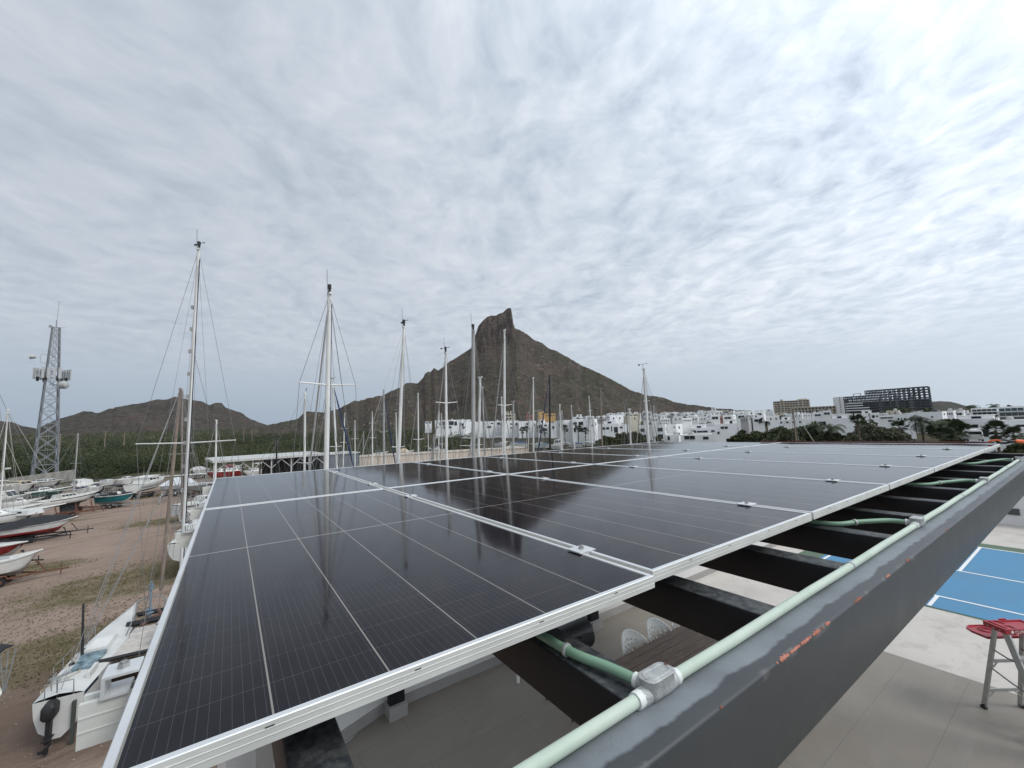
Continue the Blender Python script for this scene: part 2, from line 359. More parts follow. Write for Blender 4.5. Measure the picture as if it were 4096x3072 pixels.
cone = [(860, 1775), (950, 1738), (1064, 1702), (1100, 1695), (1192, 1676), (1212, 1656), (1230, 1647), (1293, 1650), (1356, 1635), (1375, 1623), (1418, 1604), (1433, 1606), (1500, 1587), (1524, 1585), (1558, 1568), (1587, 1556), (1611, 1548), (1622, 1536), (1650, 1532), (1669, 1536), (1693, 1512), (1700, 1494), (1712, 1487), (1722, 1490), (1736, 1471), (1753, 1483), (1760, 1477), (1772, 1470), (1792, 1453), (1823, 1433), (1851, 1415), (1882, 1394), (1920, 1372), (1960, 1350), (2010, 1330), (2060, 1313), (2078, 1319), (2109, 1337), (2137, 1361), (2168, 1372), (2184, 1388), (2204, 1400), (2227, 1405), (2249, 1419), (2277, 1433), (2321, 1460), (2366, 1479), (2400, 1495), (2442, 1517), (2480, 1538), (2511, 1555), (2543, 1568), (2587, 1581), (2651, 1590), (2670, 1595), (2695, 1607), (2749, 1618), (2800, 1623), (2864, 1632), (2953, 1640), (3048, 1647), (3110, 1657), (3200, 1668)]
tower_px = [(1884, 1392), (1897, 1352), (1904, 1333), (1913, 1306), (1933, 1282), (1949, 1267), (1964, 1262), (1984, 1262), (1996, 1253), (2011, 1249), (2023, 1237), (2035, 1231), (2043, 1232), (2046, 1241), (2050, 1263), (2052, 1292), (2060, 1312)]
ridge('mountain', cone, m_rock, 830, 34, .62, .07, 190, 11, tower_px)
hills_px = [(-900, 1760), (-500, 1700), (-200, 1672), (0, 1684), (48, 1688), (92, 1705), (150, 1716), (188, 1696), (231, 1676), (299, 1659), (333, 1646), (371, 1647), (381, 1652), (400, 1650), (434, 1635), (455, 1634), (459, 1628), (521, 1618), (598, 1606), (632, 1599), (669, 1599), (699, 1588), (747, 1599), (801, 1604), (838, 1620), (862, 1610), (886, 1611), (904, 1631), (964, 1651), (1006, 1678), (1064, 1699), (1150, 1722), (1230, 1752), (1330, 1800)]
ridge('hills', hills_px, m_rock2, 1350, -8, .42, .12, 90, 31, rough=1.1)
ridge('far_hill', [(3560, 1650), (3640, 1628), (3721, 1607), (3764, 1604), (3804, 1607), (3840, 1616), (3876, 1627), (3940, 1636), (4040, 1642)], m_rock2, 1500, 75, .25, .12, 40, 51, rough=.5)

# ------------------------------------------------------------------ vegetation
def leaf_mat(name, lo, hi, spec=.2):
    def fn(g, b):
        a = g.n('ShaderNodeAttribute'); a.attribute_name = 'tint'
        oi = g.n('ShaderNodeObjectInfo').outputs['Random']
        c = g.ramp(g.m('MULTIPLY', a.outputs['Fac'], .5), [(0, lo), (.5, hi), (1, (.105, .082, .055))]); k = g.rng(oi, 0, 1, .85, 1.15); c = g.mix(1.0, c, g.comb(k, k, k), 'MULTIPLY')
        g.put(b.inputs['Base Color'], c); b.inputs['Roughness'].default_value = .7; b.inputs['Specular IOR Level'].default_value = spec
    return matw(name, fn)
def leaf_cloud(cen, rx, rz, n, size, nr, hollow=.55):
    """n leaf quads through an ellipsoid, thicker towards its skin; returns verts and per-vert tint"""
    d = nr.normal(size=(n, 3)); d /= np.linalg.norm(d, axis=1)[:, None]
    q = (hollow+(1-hollow)*nr.random((n, 1))**.6); p = d*q*np.array([rx, rx, rz])
    a = nr.normal(size=(n, 3)); a /= np.linalg.norm(a, axis=1)[:, None]
    b = np.cross(a, nr.normal(size=(n, 3))); b /= np.linalg.norm(b, axis=1)[:, None]
    s = size*(.6+.8*nr.random((n, 1))); a = a*s; b = b*s*.55
    c = p+np.asarray(cen)
    v = np.stack([c-a, c+b, c+a, c-b], 1).reshape(-1, 3)
    t = np.repeat(nr.random(n)*.6+.2, 4)
    return v, t
m_scrub = leaf_mat('scrub_leaves', (.020, .030, .009), (.075, .082, .034))
def build_scrub():
    nr = np.random.default_rng(3)
    edge = [(-200, 1935), (0, 1925), (250, 1908), (400, 1916), (560, 1890), (700, 1886), (850, 1868), (1000, 1852), (1150, 1843)]
    ea = [(azd(x, y), np.hypot(*(at(x, y, G)-CAM)[:2])) for x, y in edge]
    ea += [(9, 128), (14, 118), (20, 112), (26, 112), (30, 120)]
    ea = np.array(ea); V = []; Tn = []
    A0, A1 = -24.0, 29.0; tot = 0
    for i in range(11000):
        az = A0+(A1-A0)*nr.random(); rmin = np.interp(az, ea[:, 0], ea[:, 1]); u = nr.random()
        r = rmin+(640-rmin)*u**1.25
        if az > 22 and r > 200: continue
        p = polar(az, r); cl = float(fbm(np.array([p[0]/17.]), np.array([p[1]/17.]), 2, 5)[0])
        if cl < .40 and nr.random() < .8: continue
        k = np.clip(r/170, 1, 4); h = (1.2+1.7*nr.random())*(1 if r < 330 else .75)*(.55+1.1*cl)*(1.5 if nr.random() < .08 else 1); wd = 1.5+2.0*nr.random(); z = max(zter(az, r), G)
        nq = int(np.clip(20000/r, 36, 150))
        v, t = leaf_cloud((p[0], p[1], z+h*.55), wd, h*.75, nq, .25*k**.6, nr, .5)
        V.append(v); big = float(fbm(np.array([p[0]/38.]), np.array([p[1]/38.]), 3, 77)[0]); Tn.append(np.clip(t*.55+.35*nr.random()*np.ones_like(t)+.2*(v[:, 2]-z)/(2*h)+1.5*(big-.5)-.02, 0, 1.25))
    for i in range(8000):
        az = -30+58*nr.random(); r = 420+(1150-420)*nr.random()**.8
        if az > 24 and r > 620: continue
        if nr.random() < np.clip((r-430)/500, .1, .75) and vnoise(np.array([az*.9]), np.array([r/70.]), 4)[0] < .5: continue
        p = polar(az, r); z = zter(az, r); wd = 2.2+3.4*nr.random(); h = 1.4+2.0*nr.random()
        v, t = leaf_cloud((p[0], p[1], z+h*.4), wd, h*.8, 22, .8, nr, .4); V.append(v); Tn.append(np.clip(t*.6+.5*nr.random()+.9*np.clip((r-450)/500, 0, 1)*nr.random(), 0, 2))
    V = np.concatenate(V); Tn = np.concatenate(Tn); q = np.arange(len(V)).reshape(-1, 4)
    tag(np_mesh('mangrove_scrub', V, q, m_scrub, Tn), kind='stuff')
build_scrub()
def build_tufts():
    nr = np.random.default_rng(12); V = []; Tn = []; Q = []; S_ = []
    spots = [(470, 2330, 6, 5), (590, 2290, 4, 4), (90, 2660, 5, 3), (300, 2560, 5, 2.5), (60, 2290, 4, 2), (655, 2085, 5, 3), (380, 2610, 3, 2), (560, 1990, 7, 3), (420, 2480, 5, 3), (200, 2400, 6, 3)]
    for px, py, rx, ry in spots:
        p = at(px, py, G)
        for k in range(700):
            a = nr.random()*6.283; e = nr.random()**.6*1.25; c = np.array((p[0]+rx*e*math.cos(a), p[1]+ry*e*math.sin(a), G)); h = .03+.05*nr.random()
            for j in range(4):
                b = nr.random()*6.283; d = np.array((math.cos(b), math.sin(b), 0)); s = np.array((-d[1], d[0], 0))*.016; q = c+d*.04*nr.random(); tip = q+d*h*.7+(0, 0, h)
                V += [q-s, q+s, tip+s*.3, tip-s*.3]; Tn += [.7+.9*nr.random()]*4
    tag(np_mesh('dry_grass', np.array(V), np.arange(len(V)).reshape(-1, 4), leaf_mat('dry_grass_blades', (.10, .09, .045), (.19, .16, .09)), np.array(Tn)), kind='stuff')
    V = []; Q = []
    for k in range(2600):
        az = -22+21*nr.random(); r = 17+60*nr.random()**1.6; p = polar(az, r, G); s = (.010+.030*nr.random()**4)*(1+r/90); b = len(V)
        o = nr.normal(size=(6, 3))*.25+np.array(((1, 0, .2), (0, 1, .2), (-1, 0, .2), (0, -1, .2), (0, 0, .9), (0, 0, -.3))); V += list(p+o*s); Q += [(b, b+1, b+4, b+4), (b+1, b+2, b+4, b+4), (b+2, b+3, b+4, b+4), (b+3, b, b+4, b+4)]
    mb = MB(); mb.v = [tuple(v) for v in V]; mb.f = [q[:3] for q in Q]; mb.m = [0]*len(Q); tag(mb.build('gravel', mat('yard_stones', (.27, .215, .18), .95, var=.35, scale=2), smooth=False, local=True), kind='stuff')
build_tufts()

m_bark = mat('bark', (.11, .085, .065), .9, var=.3, scale=6, bump=.4)
m_tree = leaf_mat('tree_leaves', (.018, .030, .009), (.070, .080, .030))
m_dusty = leaf_mat('dusty_leaves', (.045, .048, .028), (.105, .105, .062))
m_palm = leaf_mat('palm_leaves', (.018, .032, .012), (.062, .080, .030), .4)
m_palmd = leaf_mat('dry_palm_leaves', (.09, .08, .035), (.16, .14, .07), .3)
GROUP_T = 'broadleaf trees between the panels and the town'
def tree(px, base_py, top_py, r, spread, label, seed, leaf=None, dens=1.0, name='broadleaf_tree', group=GROUP_T, zb=None):
    nr = np.random.default_rng(seed); az = azd(px, base_py); P = polar(az, r); zb = zter(az, r) if zb is None else zb
    zt = dist_at(px, top_py, r)[2]; h = max(zt-zb, 2.0)
    root = thing(name, (P[0], P[1], zb), label, 'tree', group)
    mb = MB(); tips = []
    mb.tube([(0, 0, -.3), (nr.normal()*.1, nr.normal()*.1, h*.2), (nr.normal()*.2, nr.normal()*.2, h*.42)], [.05*h**.8, .038*h**.8, .03*h**.8], 7)
    for k in range(9):
        a = k*2.4+nr.random(); e = .25+.75*nr.random(); q = (math.cos(a)*spread*e*.8, math.sin(a)*spread*e*.8, h*(.5+.42*nr.random()*(1.2-e*.7)))
        mb.tube([(0, 0, h*.3), (q[0]*.5, q[1]*.5, h*.3+(q[2]-h*.3)*.65), q], [.02*h**.8, .012*h**.8, .005*h**.8], 5); tips.append(q)
    mb.build('trunk', m_bark, root, local=True)
    V = []; Tn = []
    for k in range(74):
        if k < 9: c = np.array(tips[k])
        else:
            a = nr.random()*6.283; e = nr.random()**.5; c = np.array((math.cos(a)*spread*e, math.sin(a)*spread*e, h*(.42+.5*(1-e*.55)*nr.random()**.7)))
        rr = spread*(.16+.16*nr.random()); sh = .5*nr.random()
        n = int(105*dens); v, t = leaf_cloud(c, rr, rr*.7, n, .16+.05*spread**.5, nr, .35)
        v[:, 2] = np.minimum(v[:, 2], h*(1.0+.03*nr.random())); V.append(v); Tn.append(np.clip(t*.7+sh, 0, 1))
    V = np.concatenate(V); o = np_mesh('crown', V, np.arange(len(V)).reshape(-1, 4), leaf or m_tree, np.concatenate(Tn)); o.parent = root
    return root
def palm(px, base_py, top_py, r, label, seed, fan=False, frond=None, name=None, dry=0, zb=None):
    nr = np.random.default_rng(seed); az = azd(px, base_py); P = polar(az, r); zb = zter(az, r) if zb is None else zb
    h = max(dist_at(px, top_py, r)[2]-zb-(frond or 2.8)*(.18 if fan else .34), 1.5)
    root = thing(name or ('fan_palm' if fan else 'coconut_palm'), (P[0], P[1], zb), label, 'palm tree', 'palms in front of the white houses')
    mb = MB(); bx, by = nr.normal()*.25, nr.normal()*.25
    mb.tube([(0, 0, -.3), (bx*.3, by*.3, h*.5), (bx, by, h)], [.24, .17, .15], 8); mb.build('trunk', m_bark, root, local=True)
    V = []; Tn = []; Vd = []; Td = []; frond = frond or 2.8
    nf = 34 if fan else 22
    for k in range(nf):
        a = k*2.399963+nr.random()*.4; up = nr.random(); L = frond*(.75+.35*nr.random()); isd = k < dry
        e0 = (1.25-up*1.75) if not isd else -1.2; pts = []
        if fan:
            d = np.array((math.cos(a)*math.cos(e0), math.sin(a)*math.cos(e0), math.sin(e0))); s = np.cross(d, (0, 0, 1)); s /= np.linalg.norm(s)+1e-9; n_ = np.cross(s, d)
            c0 = np.array((bx, by, h))+d*L*.42; Vx, Tx = (Vd, Td) if isd else (V, Tn); tt = nr.random()*.6
            for q in np.linspace(-1.25, 1.25, 13):
                dd = d*math.cos(q)+s*math.sin(q); tip = c0+dd*L*.58*(1-.12*abs(q))-np.array((0, 0, .18*L*abs(q)*.5+.08)); sd = np.cross(dd, n_)*.05*L
                Vx += [c0-sd*.3, (c0+tip)/2-sd+n_*.02, tip, (c0+tip)/2+sd+n_*.02]; Tx += [tt+.3*nr.random()]*4
            sd = s*.02; b0 = np.array((bx, by, h)); Vx += [b0-sd, c0-sd, c0+sd, b0+sd]; Tx += [.7]*4
        else:
            p = np.array((bx, by, h)); e = e0; Vx, Tx = V, Tn; tt = nr.random()*.55; seg = 16; prev = None
            for i in range(seg):
                d = np.array((math.cos(a)*math.cos(e), math.sin(a)*math.cos(e), math.sin(e))); q = p+d*L/seg; e -= (.07+.05*nr.random())*(1+i/seg)
                s = np.cross(d, (0, 0, 1)); s /= np.linalg.norm(s)+1e-9; wl = L*.24*math.sin(math.pi*min(1, (i+1.2)/(seg+.8)))**.6
                for sg in (-1, 1):
                    for o_ in (.0, .5):
                        b0 = p+d*L/seg*o_; tip = b0+s*sg*wl+d*wl*.45-np.array((0, 0, wl*(.35+.3*nr.random())))
                        Vx += [b0, b0+d*L/seg*.36, tip+d*.02, tip]; Tx += [tt+.35*nr.random()]*4
                p = q
    V = np.array(V); o = np_mesh('crown', V, np.arange(len(V)).reshape(-1, 4), m_palm, np.array(Tn)); o.parent = root
    if Vd:
        o = np_mesh('dead_fronds', np.array(Vd), np.arange(len(Vd)).reshape(-1, 4), m_palmd, np.array(Td)); o.parent = root
    return root
# trees seen over the far edge of the panels, left to right
for i, (px, top, r, sp, lb, lf, d) in enumerate([
    (2440, 1722, 70, 2.6, 'round dark bush-like tree with its crown just left of the lone leaning white mast', None, 1),
    (2492, 1712, 72, 3.0, 'dark leafy tree behind the thin black mast', None, 1),
    (2540, 1712, 74, 2.8, 'dark tree crowding round the short white mast in front of the town', None, 1),
    (2630, 1738, 70, 2.2, 'low bright green shrub-like tree in front of a white two-storey house', None, 1),
    (2400, 1755, 66, 2.0, 'lowest green tree at the foot of the wooden mast', None, 1),
    (2975, 1710, 58, 2.2, 'spiky open tree at the left end of the long green clump', None, .7),
    (3050, 1712, 62, 3.0, 'dark mid-height tree just right of the spiky one in the green clump', None, 1),
    (3135, 1700, 64, 3.2, 'broad tree in the clump below the beige hotel', None, 1),
    (3215, 1694, 62, 3.0, 'tree with thin leaning poles in front of its crown', None, 1),
    (3265, 1692, 60, 2.8, 'full green tree left of the first coconut palm', None, 1),
    (3340, 1716, 58, 2.6, 'low tree between the two left coconut palms', None, 1),
    (3090, 1742, 54, 2.4, 'low front tree at the left of the clump', None, 1),
    (3190, 1744, 53, 2.4, 'low front tree at the middle of the clump', None, 1),
    (3420, 1724, 55, 1.8, 'grey wispy shrub right of the green clump', m_dusty, .5),
    (3480, 1690, 60, 2.7, 'dusty round tree below the left of the steel skeleton', m_dusty, 1.1),
    (3550, 1692, 60, 2.9, 'dusty dark tree behind two pale poles', m_dusty, 1.1),
    (3815, 1670, 75, 3.2, 'bushy tree behind the palms, left of the long white villa', None, 1),
    (4060, 1745, 34, 1.9, 'dark bush under the villa at the right edge', None, 1.2),
    (4095, 1720, 36, 2.0, 'tall dark bush cut by the right edge of the view', None, 1.2),
    (3990, 1792, 30, 1.1, 'low bush beyond the far corner of the panels', None, 1.0)]):
    tree(px, 1800, top, r*(1.75 if px > 2900 else 1.35), sp*(1.25 if 2960 < px < 3600 else 1.0), lb, 100+i, lf, d)
for i, (px, top, r, fan, fr, lb, dry) in enumerate([
    (3262, 1690, 104, False, 2.6, 'coconut palm rising from the green clump, left of its twin', 0),
    (3322, 1694, 100, False, 3.0, 'coconut palm at the right end of the green clump', 0),
    (3440, 1672, 95, True, 1.6, 'small distant fan palm against a white wall, left of the dusty tree', 0),
    (3607, 1700, 108, True, 1.9, 'pale fan palm with hanging dead leaves right of the dusty tree', 8),
    (3698, 1662, 108, False, 3.3, 'largest coconut palm, with black drooping fronds in front of a white house', 0),
    (3762, 1680, 108, False, 3.0, 'coconut palm just right of the largest one', 0),
    (3826, 1714, 98, True, 2.5, 'bushy fan palm with wide bright leaves right of the coconut palms', 4),
    (3790, 1730, 96, True, 1.9, 'low fan palm at the foot of the coconut palms', 2),
    (3995, 1712, 100, True, 2.1, 'dense dark fan palm in front of the long white villa', 3),
    (4075, 1730, 98, True, 1.7, 'fan palm at the right edge beside the villa', 2),
    (2315, 1708, 120, True, 1.5, 'slim fan palm in front of the big white house left of the leaning mast', 2),
    (2262, 1708, 120, True, 1.4, 'slim fan palm between two thin masts before the big white house', 2),
    (2342, 1718, 118, True, 1.3, 'short fan palm at the right corner of the big white house', 2),
    (2167, 1712, 122, True, 1.5, 'slim fan palm left of the black mast', 2),
    (2110, 1713, 124, True, 1.4, 'slim fan palm left of the white mast beside the black one', 2),
    (2090, 1715, 126, True, 1.3, 'slim fan palm in front of the long white terrace houses', 2),
    (2188, 1722, 118, True, 1.3, 'short fan palm at the foot of the black mast', 2),
    (3055, 1680, 150, True, 1.3, 'tiny tall palm among the white roofs left of the beige hotel', 0),
    (3078, 1683, 150, False, 1.5, 'tiny palm with drooping crown among the white roofs below the beige hotel', 0),
    (2667, 1693, 190, False, 1.8, 'small dark palm between white houses right of the leaning white mast', 0),
    (2935, 1683, 210, False, 1.8, 'small round-headed palm among the roofs behind the spiky tree', 0),
    (2868, 1688, 200, False, 1.8, 'small palm among grey roofs below the dark-roofed chalet', 0),
    (3908, 1618, 330, False, 3.0, 'left palm of a pair above the glass-fronted houses', 0),
    (3925, 1618, 335, False, 3.0, 'right palm of a pair above the glass-fronted houses', 0),
    (4010, 1614, 320, False, 3.4, 'bushy palm standing above the glass-fronted houses near the right edge', 0)]):
    palm(px, 1790, top, r, lb, 300+i, fan, fr, dry=dry, zb=None)
#@@TOWN
# ------------------------------------------------------------------ the building and its roof terrace
m_white = mat('white_plaster', (.62, .60, .57), .85, var=.06, scale=1.5, bump=.08, bscale=60)
m_plinth = mat('grey_plinth', (.30, .285, .265), .85, var=.10, scale=4, bump=.1)
def tile_mat(g, b):
    tc = g.n('ShaderNodeTexCoord').outputs['Object']; x, y, z = g.xyz(tc)
    n1 = g.noise(tc, .9, 6, .6); n2 = g.noise(g.comb(g.m('MULTIPLY', x, .5), g.m('MULTIPLY', y, 2.5), 0.), 2.4, 6, .65)
    c = g.mix(g.rng(n1, .35, .65), (.205, .182, .152), (.255, .230, .196)); c = g.mix(g.rng(n2, .52, .72, 0, .30), c, (.31, .285, .25))
    c = g.mix(g.rng(g.noise(tc, .5, 3, .5), .55, .75, 0, .5), c, (.22, .185, .15))
    def joint(v, per, off):
        f = g.m('FRACT', g.m('DIVIDE', g.m('ADD', v, off), per)); return g.m('LESS_THAN', g.m('ABSOLUTE', g.m('SUBTRACT', f, .5)), .0028/per*1.2)
    row = g.m('FLOOR', g.m('DIVIDE', g.m('ADD', y, 20.0-.915+.325), .65)); odd = g.m('MULTIPLY', g.m('MODULO', row, 2.0), .62)
    j = g.m('MAXIMUM', joint(y, .65, 20.0-.915+.325+.325-.325+.325), joint(g.m('ADD', x, odd), 1.24, 50.0))
    c = g.mix(g.m('MULTIPLY', j, .55), c, (.12, .112, .10))
    g.put(b.inputs['Base Color'], c); g.put(b.inputs['Roughness'], g.rng(n1, .3, .7, .5, .75)); b.inputs['Specular IOR Level'].default_value = .35
def conc_mat(g, b):
    tc = g.n('ShaderNodeTexCoord').outputs['Object']; x, y, z = g.xyz(tc)
    n1 = g.noise(tc, .7, 6, .6); n2 = g.noise(tc, 3.2, 7, .68, .6); n3 = g.noise(g.comb(g.m('MULTIPLY', x, .4), y, 0.), 1.1, 5, .6)
    c = g.mix(g.rng(n1, .35, .65), (.43, .395, .355), (.53, .49, .445)); c = g.mix(g.rng(n2, .52, .68, 0, .45), c, (.30, .265, .235)); c = g.mix(g.rng(n3, .56, .7, 0, .3), c, (.58, .55, .51))
    g.put(b.inputs['Base Color'], c); b.inputs['Roughness'].default_value = .85
    bn = g.n('ShaderNodeBump'); bn.inputs['Strength'].default_value = .15; g.put(bn.inputs['Height'], n2); g.put(b.inputs['Normal'], bn.outputs[0])
m_tile = matw('terrace_tile', tile_mat); m_conc = matw('raw_concrete', conc_mat)
m_court = mat('blue_court_paint', (.055, .200, .345), .6, var=.10, scale=1.2, bump=.05, bscale=200)
m_cgreen = mat('green_court_paint', (.075, .125, .075), .7, var=.12, scale=2)
m_line = mat('white_line_paint', (.72, .72, .70), .6, var=.05)
WX0, WY1, XE = .18, 5.14, 32.0
def terrace():
    # floor sheets
    def sheet(name, x0, x1, y0, y1, z, m): o = MB().add([(x0, y0, z), (x1, y0, z), (x1, y1, z), (x0, y1, z)], [(0, 1, 2, 3)]).build(name, m, smooth=False, local=True); return tag(o, kind='structure')
    p = [(WX0, -9, T), (8.66, -9, T), (8.66, WY1+.1, T), (1.86, WY1+.1, T), (1.45, 4.92, T), (WX0, 4.35, T)]
    tag(MB().add(p, [tuple(range(6))]).build('terrace_floor', m_tile, smooth=False, local=True), kind='structure')
    sheet('concrete_floor', 8.66, XE, -9, WY1+.1, T, m_conc)
    mb = MB(); cb = MB(); ln = MB()
    z1, z2, z3 = T+.004, T+.008, T+.012
    def q(b, x0, x1, y0, y1, z): b.add([(x0, y0, z), (x1, y0, z), (x1, y1, z), (x0, y1, z)], [(0, 1, 2, 3)])
    q(mb, 11.18, 17.45, -4.6, 4.45, z1); tag(mb.build('court_border', m_cgreen, smooth=False, local=True), kind='structure')
    q(cb, 11.24, 16.93, -4.0, 3.95, z2); tag(cb.build('sports_court', m_court, smooth=False, local=True), kind='structure')
    for xl in (11.96, 14.13, 16.90): q(ln, xl-.03, xl+.03, -3.9, 3.88, z3)
    q(ln, 11.26, 11.93, 1.575, 1.635, z3); q(ln, 14.16, 16.87, 1.575, 1.635, z3)
    for yy in (-3.9, 3.85): q(ln, 11.26, 16.87, yy-.03, yy+.03, z3-.002)
    tag(ln.build('court_lines', m_line, smooth=False, local=True), kind='structure')
    # the house below
    r = thing('terrace_building', (WX0+6, -2, G), 'pale plastered building whose roof terrace carries the panel pergola', 'building')
    b = MB()
    pts = [(WX0, -9.2), (XE, -9.2), (XE, WY1+.3), (1.8, WY1+.3), (1.36, 5.06), (WX0, 4.5)]
    n = len(pts); b.add([(x, y, G) for x, y in pts]+[(x, y, T-.01) for x, y in pts], [(i, (i+1) % n, (i+1) % n+n, i+n) for i in range(n)]+[tuple(range(n, 2*n))])
    b.build('wall', m_white, r, smooth=False)
    b = MB(); h = T+.95
    ring = [(WX0, -9, 0.), (WX0, 4.42, 0.), (1.42, 4.97, 0.), (1.9, WY1, 0.), (XE-.2, WY1, 0.)]
    for i in range(len(ring)-1):
        if i == 0: continue
        a, c = np.array(ring[i]), np.array(ring[i+1]); d = (c-a)/np.linalg.norm(c-a); o = np.array((-d[1], d[0], 0))*.16
        zb, zt = np.array((0, 0, T)), np.array((0, 0, h)); b.hexa([a+zb, c+zb, c+o+zb, a+o+zb, a+zt, c+zt, c+o+zt, a+o+zt])
    b.build('parapet', m_white, r, smooth=False)
    b = MB()
    for i in range(1, len(ring)-1):
        a, c = np.array(ring[i]), np.array(ring[i+1]); d = (c-a)/np.linalg.norm(c-a); o = np.array((d[1], -d[0], 0))*.015
        b.hexa([a+(0, 0, T), a+o+(0, 0, T), c+o+(0, 0, T), c+(0, 0, T), a+(0, 0, T+.13), a+o+(0, 0, T+.13), c+o+(0, 0, T+.13), c+(0, 0, T+.13)])
    b.build('skirting', m_plinth, r, smooth=False)
    MB().box(.42, .56, 4.15, 4.30, T, T+.95).build('corner_pier', m_plinth, r, smooth=False)
    # end block seen past the court
    r2 = thing('rooftop_wall', (20.95, -1, T), 'plain white rooftop wall beyond the blue court with a dark vent', 'wall')
    MB().box(20.8, 21.1, -8, WY1-.01, T, T+1.25).build('wall', mat('bright_plaster', (.70, .69, .68), .85, var=.05, scale=1), r2, smooth=False)
    v = at(3400+922/1.4152, 1900+207/1.4152, T); d = ray(3400+922/1.4152, 1900+207/1.4152); P = CAM+d*((20.8-CAM[0])/d[0])
    b = MB(); b.box(20.77, 20.797, P[1]-.14, P[1]+.14, P[2]-.10, P[2]+.10)
    for k in range(4): b.box(20.76, 20.77, P[1]-.12, P[1]+.12, P[2]-.08+k*.045, P[2]-.06+k*.045)
    b.build('vent', mat('dark_grille', (.09, .09, .09), .6), r2, smooth=False)
terrace()

# ------------------------------------------------------------------ pergola of dark steel
def steel_mat(top):
    def fn(g, b):
        tc = g.vm('ADD', g.n('ShaderNodeTexCoord').outputs['Object'], (0, 0, T)); x, y, z = g.xyz(tc)
        n1 = g.noise(tc, 3.0, 7, .65, .4); n2 = g.noise(tc, 14, 6, .7, .5); n3 = g.noise(g.comb(g.m('MULTIPLY', x, .5), g.m('MULTIPLY', y, 3), z), 5, 5, .6)
        base = g.mix(g.rng(n1, .35, .65), (.030, .033, .035), (.042, .046, .048))
        up = g.rng(g.xyz(g.n('ShaderNodeNewGeometry').outputs['Normal'])[2], .5, .9, 0, 1)
        # weathered chalky film on the top face, with a wavy damp edge
        wav = g.m('ADD', g.m('MULTIPLY', g.m('SUBTRACT', g.noise(g.comb(x, 0., 0.), 6, 5, .6), .5), .055), -.262)
        film = g.m('MULTIPLY', g.rng(g.m('SUBTRACT', y, wav), -.003, .004, 0, 1), up)
        c = g.mix(g.m('MULTIPLY', film, g.rng(n1, .3, .7, .45, .95)), base, (.215, .238, .250))
        blot = g.voro(g.vm('ADD', tc, g.vm('SCALE', g.noise(tc, 9, 3, .6, out=1))), 15); blot.node.inputs['Scale'].default_value = 15
        c = g.mix(g.m('MULTIPLY', g.rng(blot, .16, .26, .55, 0), g.m('MULTIPLY', up, g.rng(n3, .5, .62, 0, 1))), c, (.075, .083, .092))
        c = g.mix(g.rng(n2, .62, .75, 0, .14), c, (.20, .21, .21))
        # chipped orange primer along the outer arris
        ed = g.m('MULTIPLY', g.rng(g.m('ABSOLUTE', g.m('ADD', y, .2945)), .004, .010, 1, 0), g.rng(g.m('ADD', z, .1), -.016, -.006, 0, 1))
        chip = g.m('MULTIPLY', ed, g.rng(g.m('ADD', g.noise(g.comb(x, 0., 0.), 2.3, 2, .5), g.m('MULTIPLY', g.noise(tc, 60, 4, .7), .45)), .85, .90, 0, 1))
        chip = g.m('MULTIPLY', chip, .0)
        c = g.mix(chip, c, g.mix(g.noise(tc, 90, 2), (.62, .14, .07), (.42, .20, .13)))
        ru = g.m('MULTIPLY', up, g.rng(g.voro(tc, 5.5), .0, .045, 1, 0)); c = g.mix(g.m('MULTIPLY', ru, .8), c, (.09, .035, .02))
        pale = g.m('MULTIPLY', ed, g.rng(g.noise(tc, 16, 4, .6), .56, .68, 0, .35)); c = g.mix(pale, c, (.26, .24, .22))
        g.put(b.inputs['Base Color'], c); g.put(b.inputs['Roughness'], g.m('ADD', g.rng(n1, .3, .7, .36, .5), g.m('MULTIPLY', film, .12)))
        bn = g.n('ShaderNodeBump'); bn.inputs['Strength'].default_value = .12; bn.inputs['Distance'].default_value = .004
        g.put(bn.inputs['Height'], g.m('ADD', n1, g.m('MULTIPLY', chip, -1.0))); g.put(b.inputs['Normal'], bn.outputs[0])
    return fn
m_steel = matw('weathered_dark_steel', steel_mat(1))
def joist_mat(g, b):
    tc = g.n('ShaderNodeTexCoord').outputs['Object']; n = g.noise(tc, 9, 6, .7); n2 = g.noise(tc, 40, 5, .7)
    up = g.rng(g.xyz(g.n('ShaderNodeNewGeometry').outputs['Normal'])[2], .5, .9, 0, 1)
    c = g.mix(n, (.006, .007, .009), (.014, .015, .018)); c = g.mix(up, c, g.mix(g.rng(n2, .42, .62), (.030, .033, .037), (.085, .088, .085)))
    g.put(b.inputs['Base Color'], c); b.inputs['Roughness'].default_value = .5; b.inputs['Specular IOR Level'].default_value = .3
MATS_J = matw('black_steel', joist_mat)
m_joist = mat('black_steel', (.008, .009, .012), .5, var=.25, scale=4, bump=.08, bscale=20, col2=(.016, .017, .021), spec=.3)
def rbox(mb, x0, x1, y0, y1, z0, z1, r=.004, axis=0, nseg=2):
    """box with rounded long edges, along x (axis 0) or y (axis 1)"""
    if axis == 0: a0, a1, s0, s1 = y0, y1, x0, x1
    else: a0, a1, s0, s1 = x0, x1, y0, y1
    sec = []
    for cx, cz, st in ((a1-r, z1-r, 0), (a0+r, z1-r, 90), (a0+r, z0+r, 180), (a1-r, z0+r, 270)):
        for k in range(nseg+1): t = rad(st+90*k/nseg); sec.append((cx+r*math.cos(t), cz+r*math.sin(t)))
    ns = 1
    rings = []
    for s in (s0, s1): rings.append([(s, a, z) if axis == 0 else (a, s, z) for a, z in (sec if axis == 0 else sec[::-1])])
    return mb.loft(rings)
JX = [.212, .734, 1.266, 1.79, 2.33, 2.87, 3.40, 3.97, 4.565, 5.16, 5.715, 6.36, 7.33]
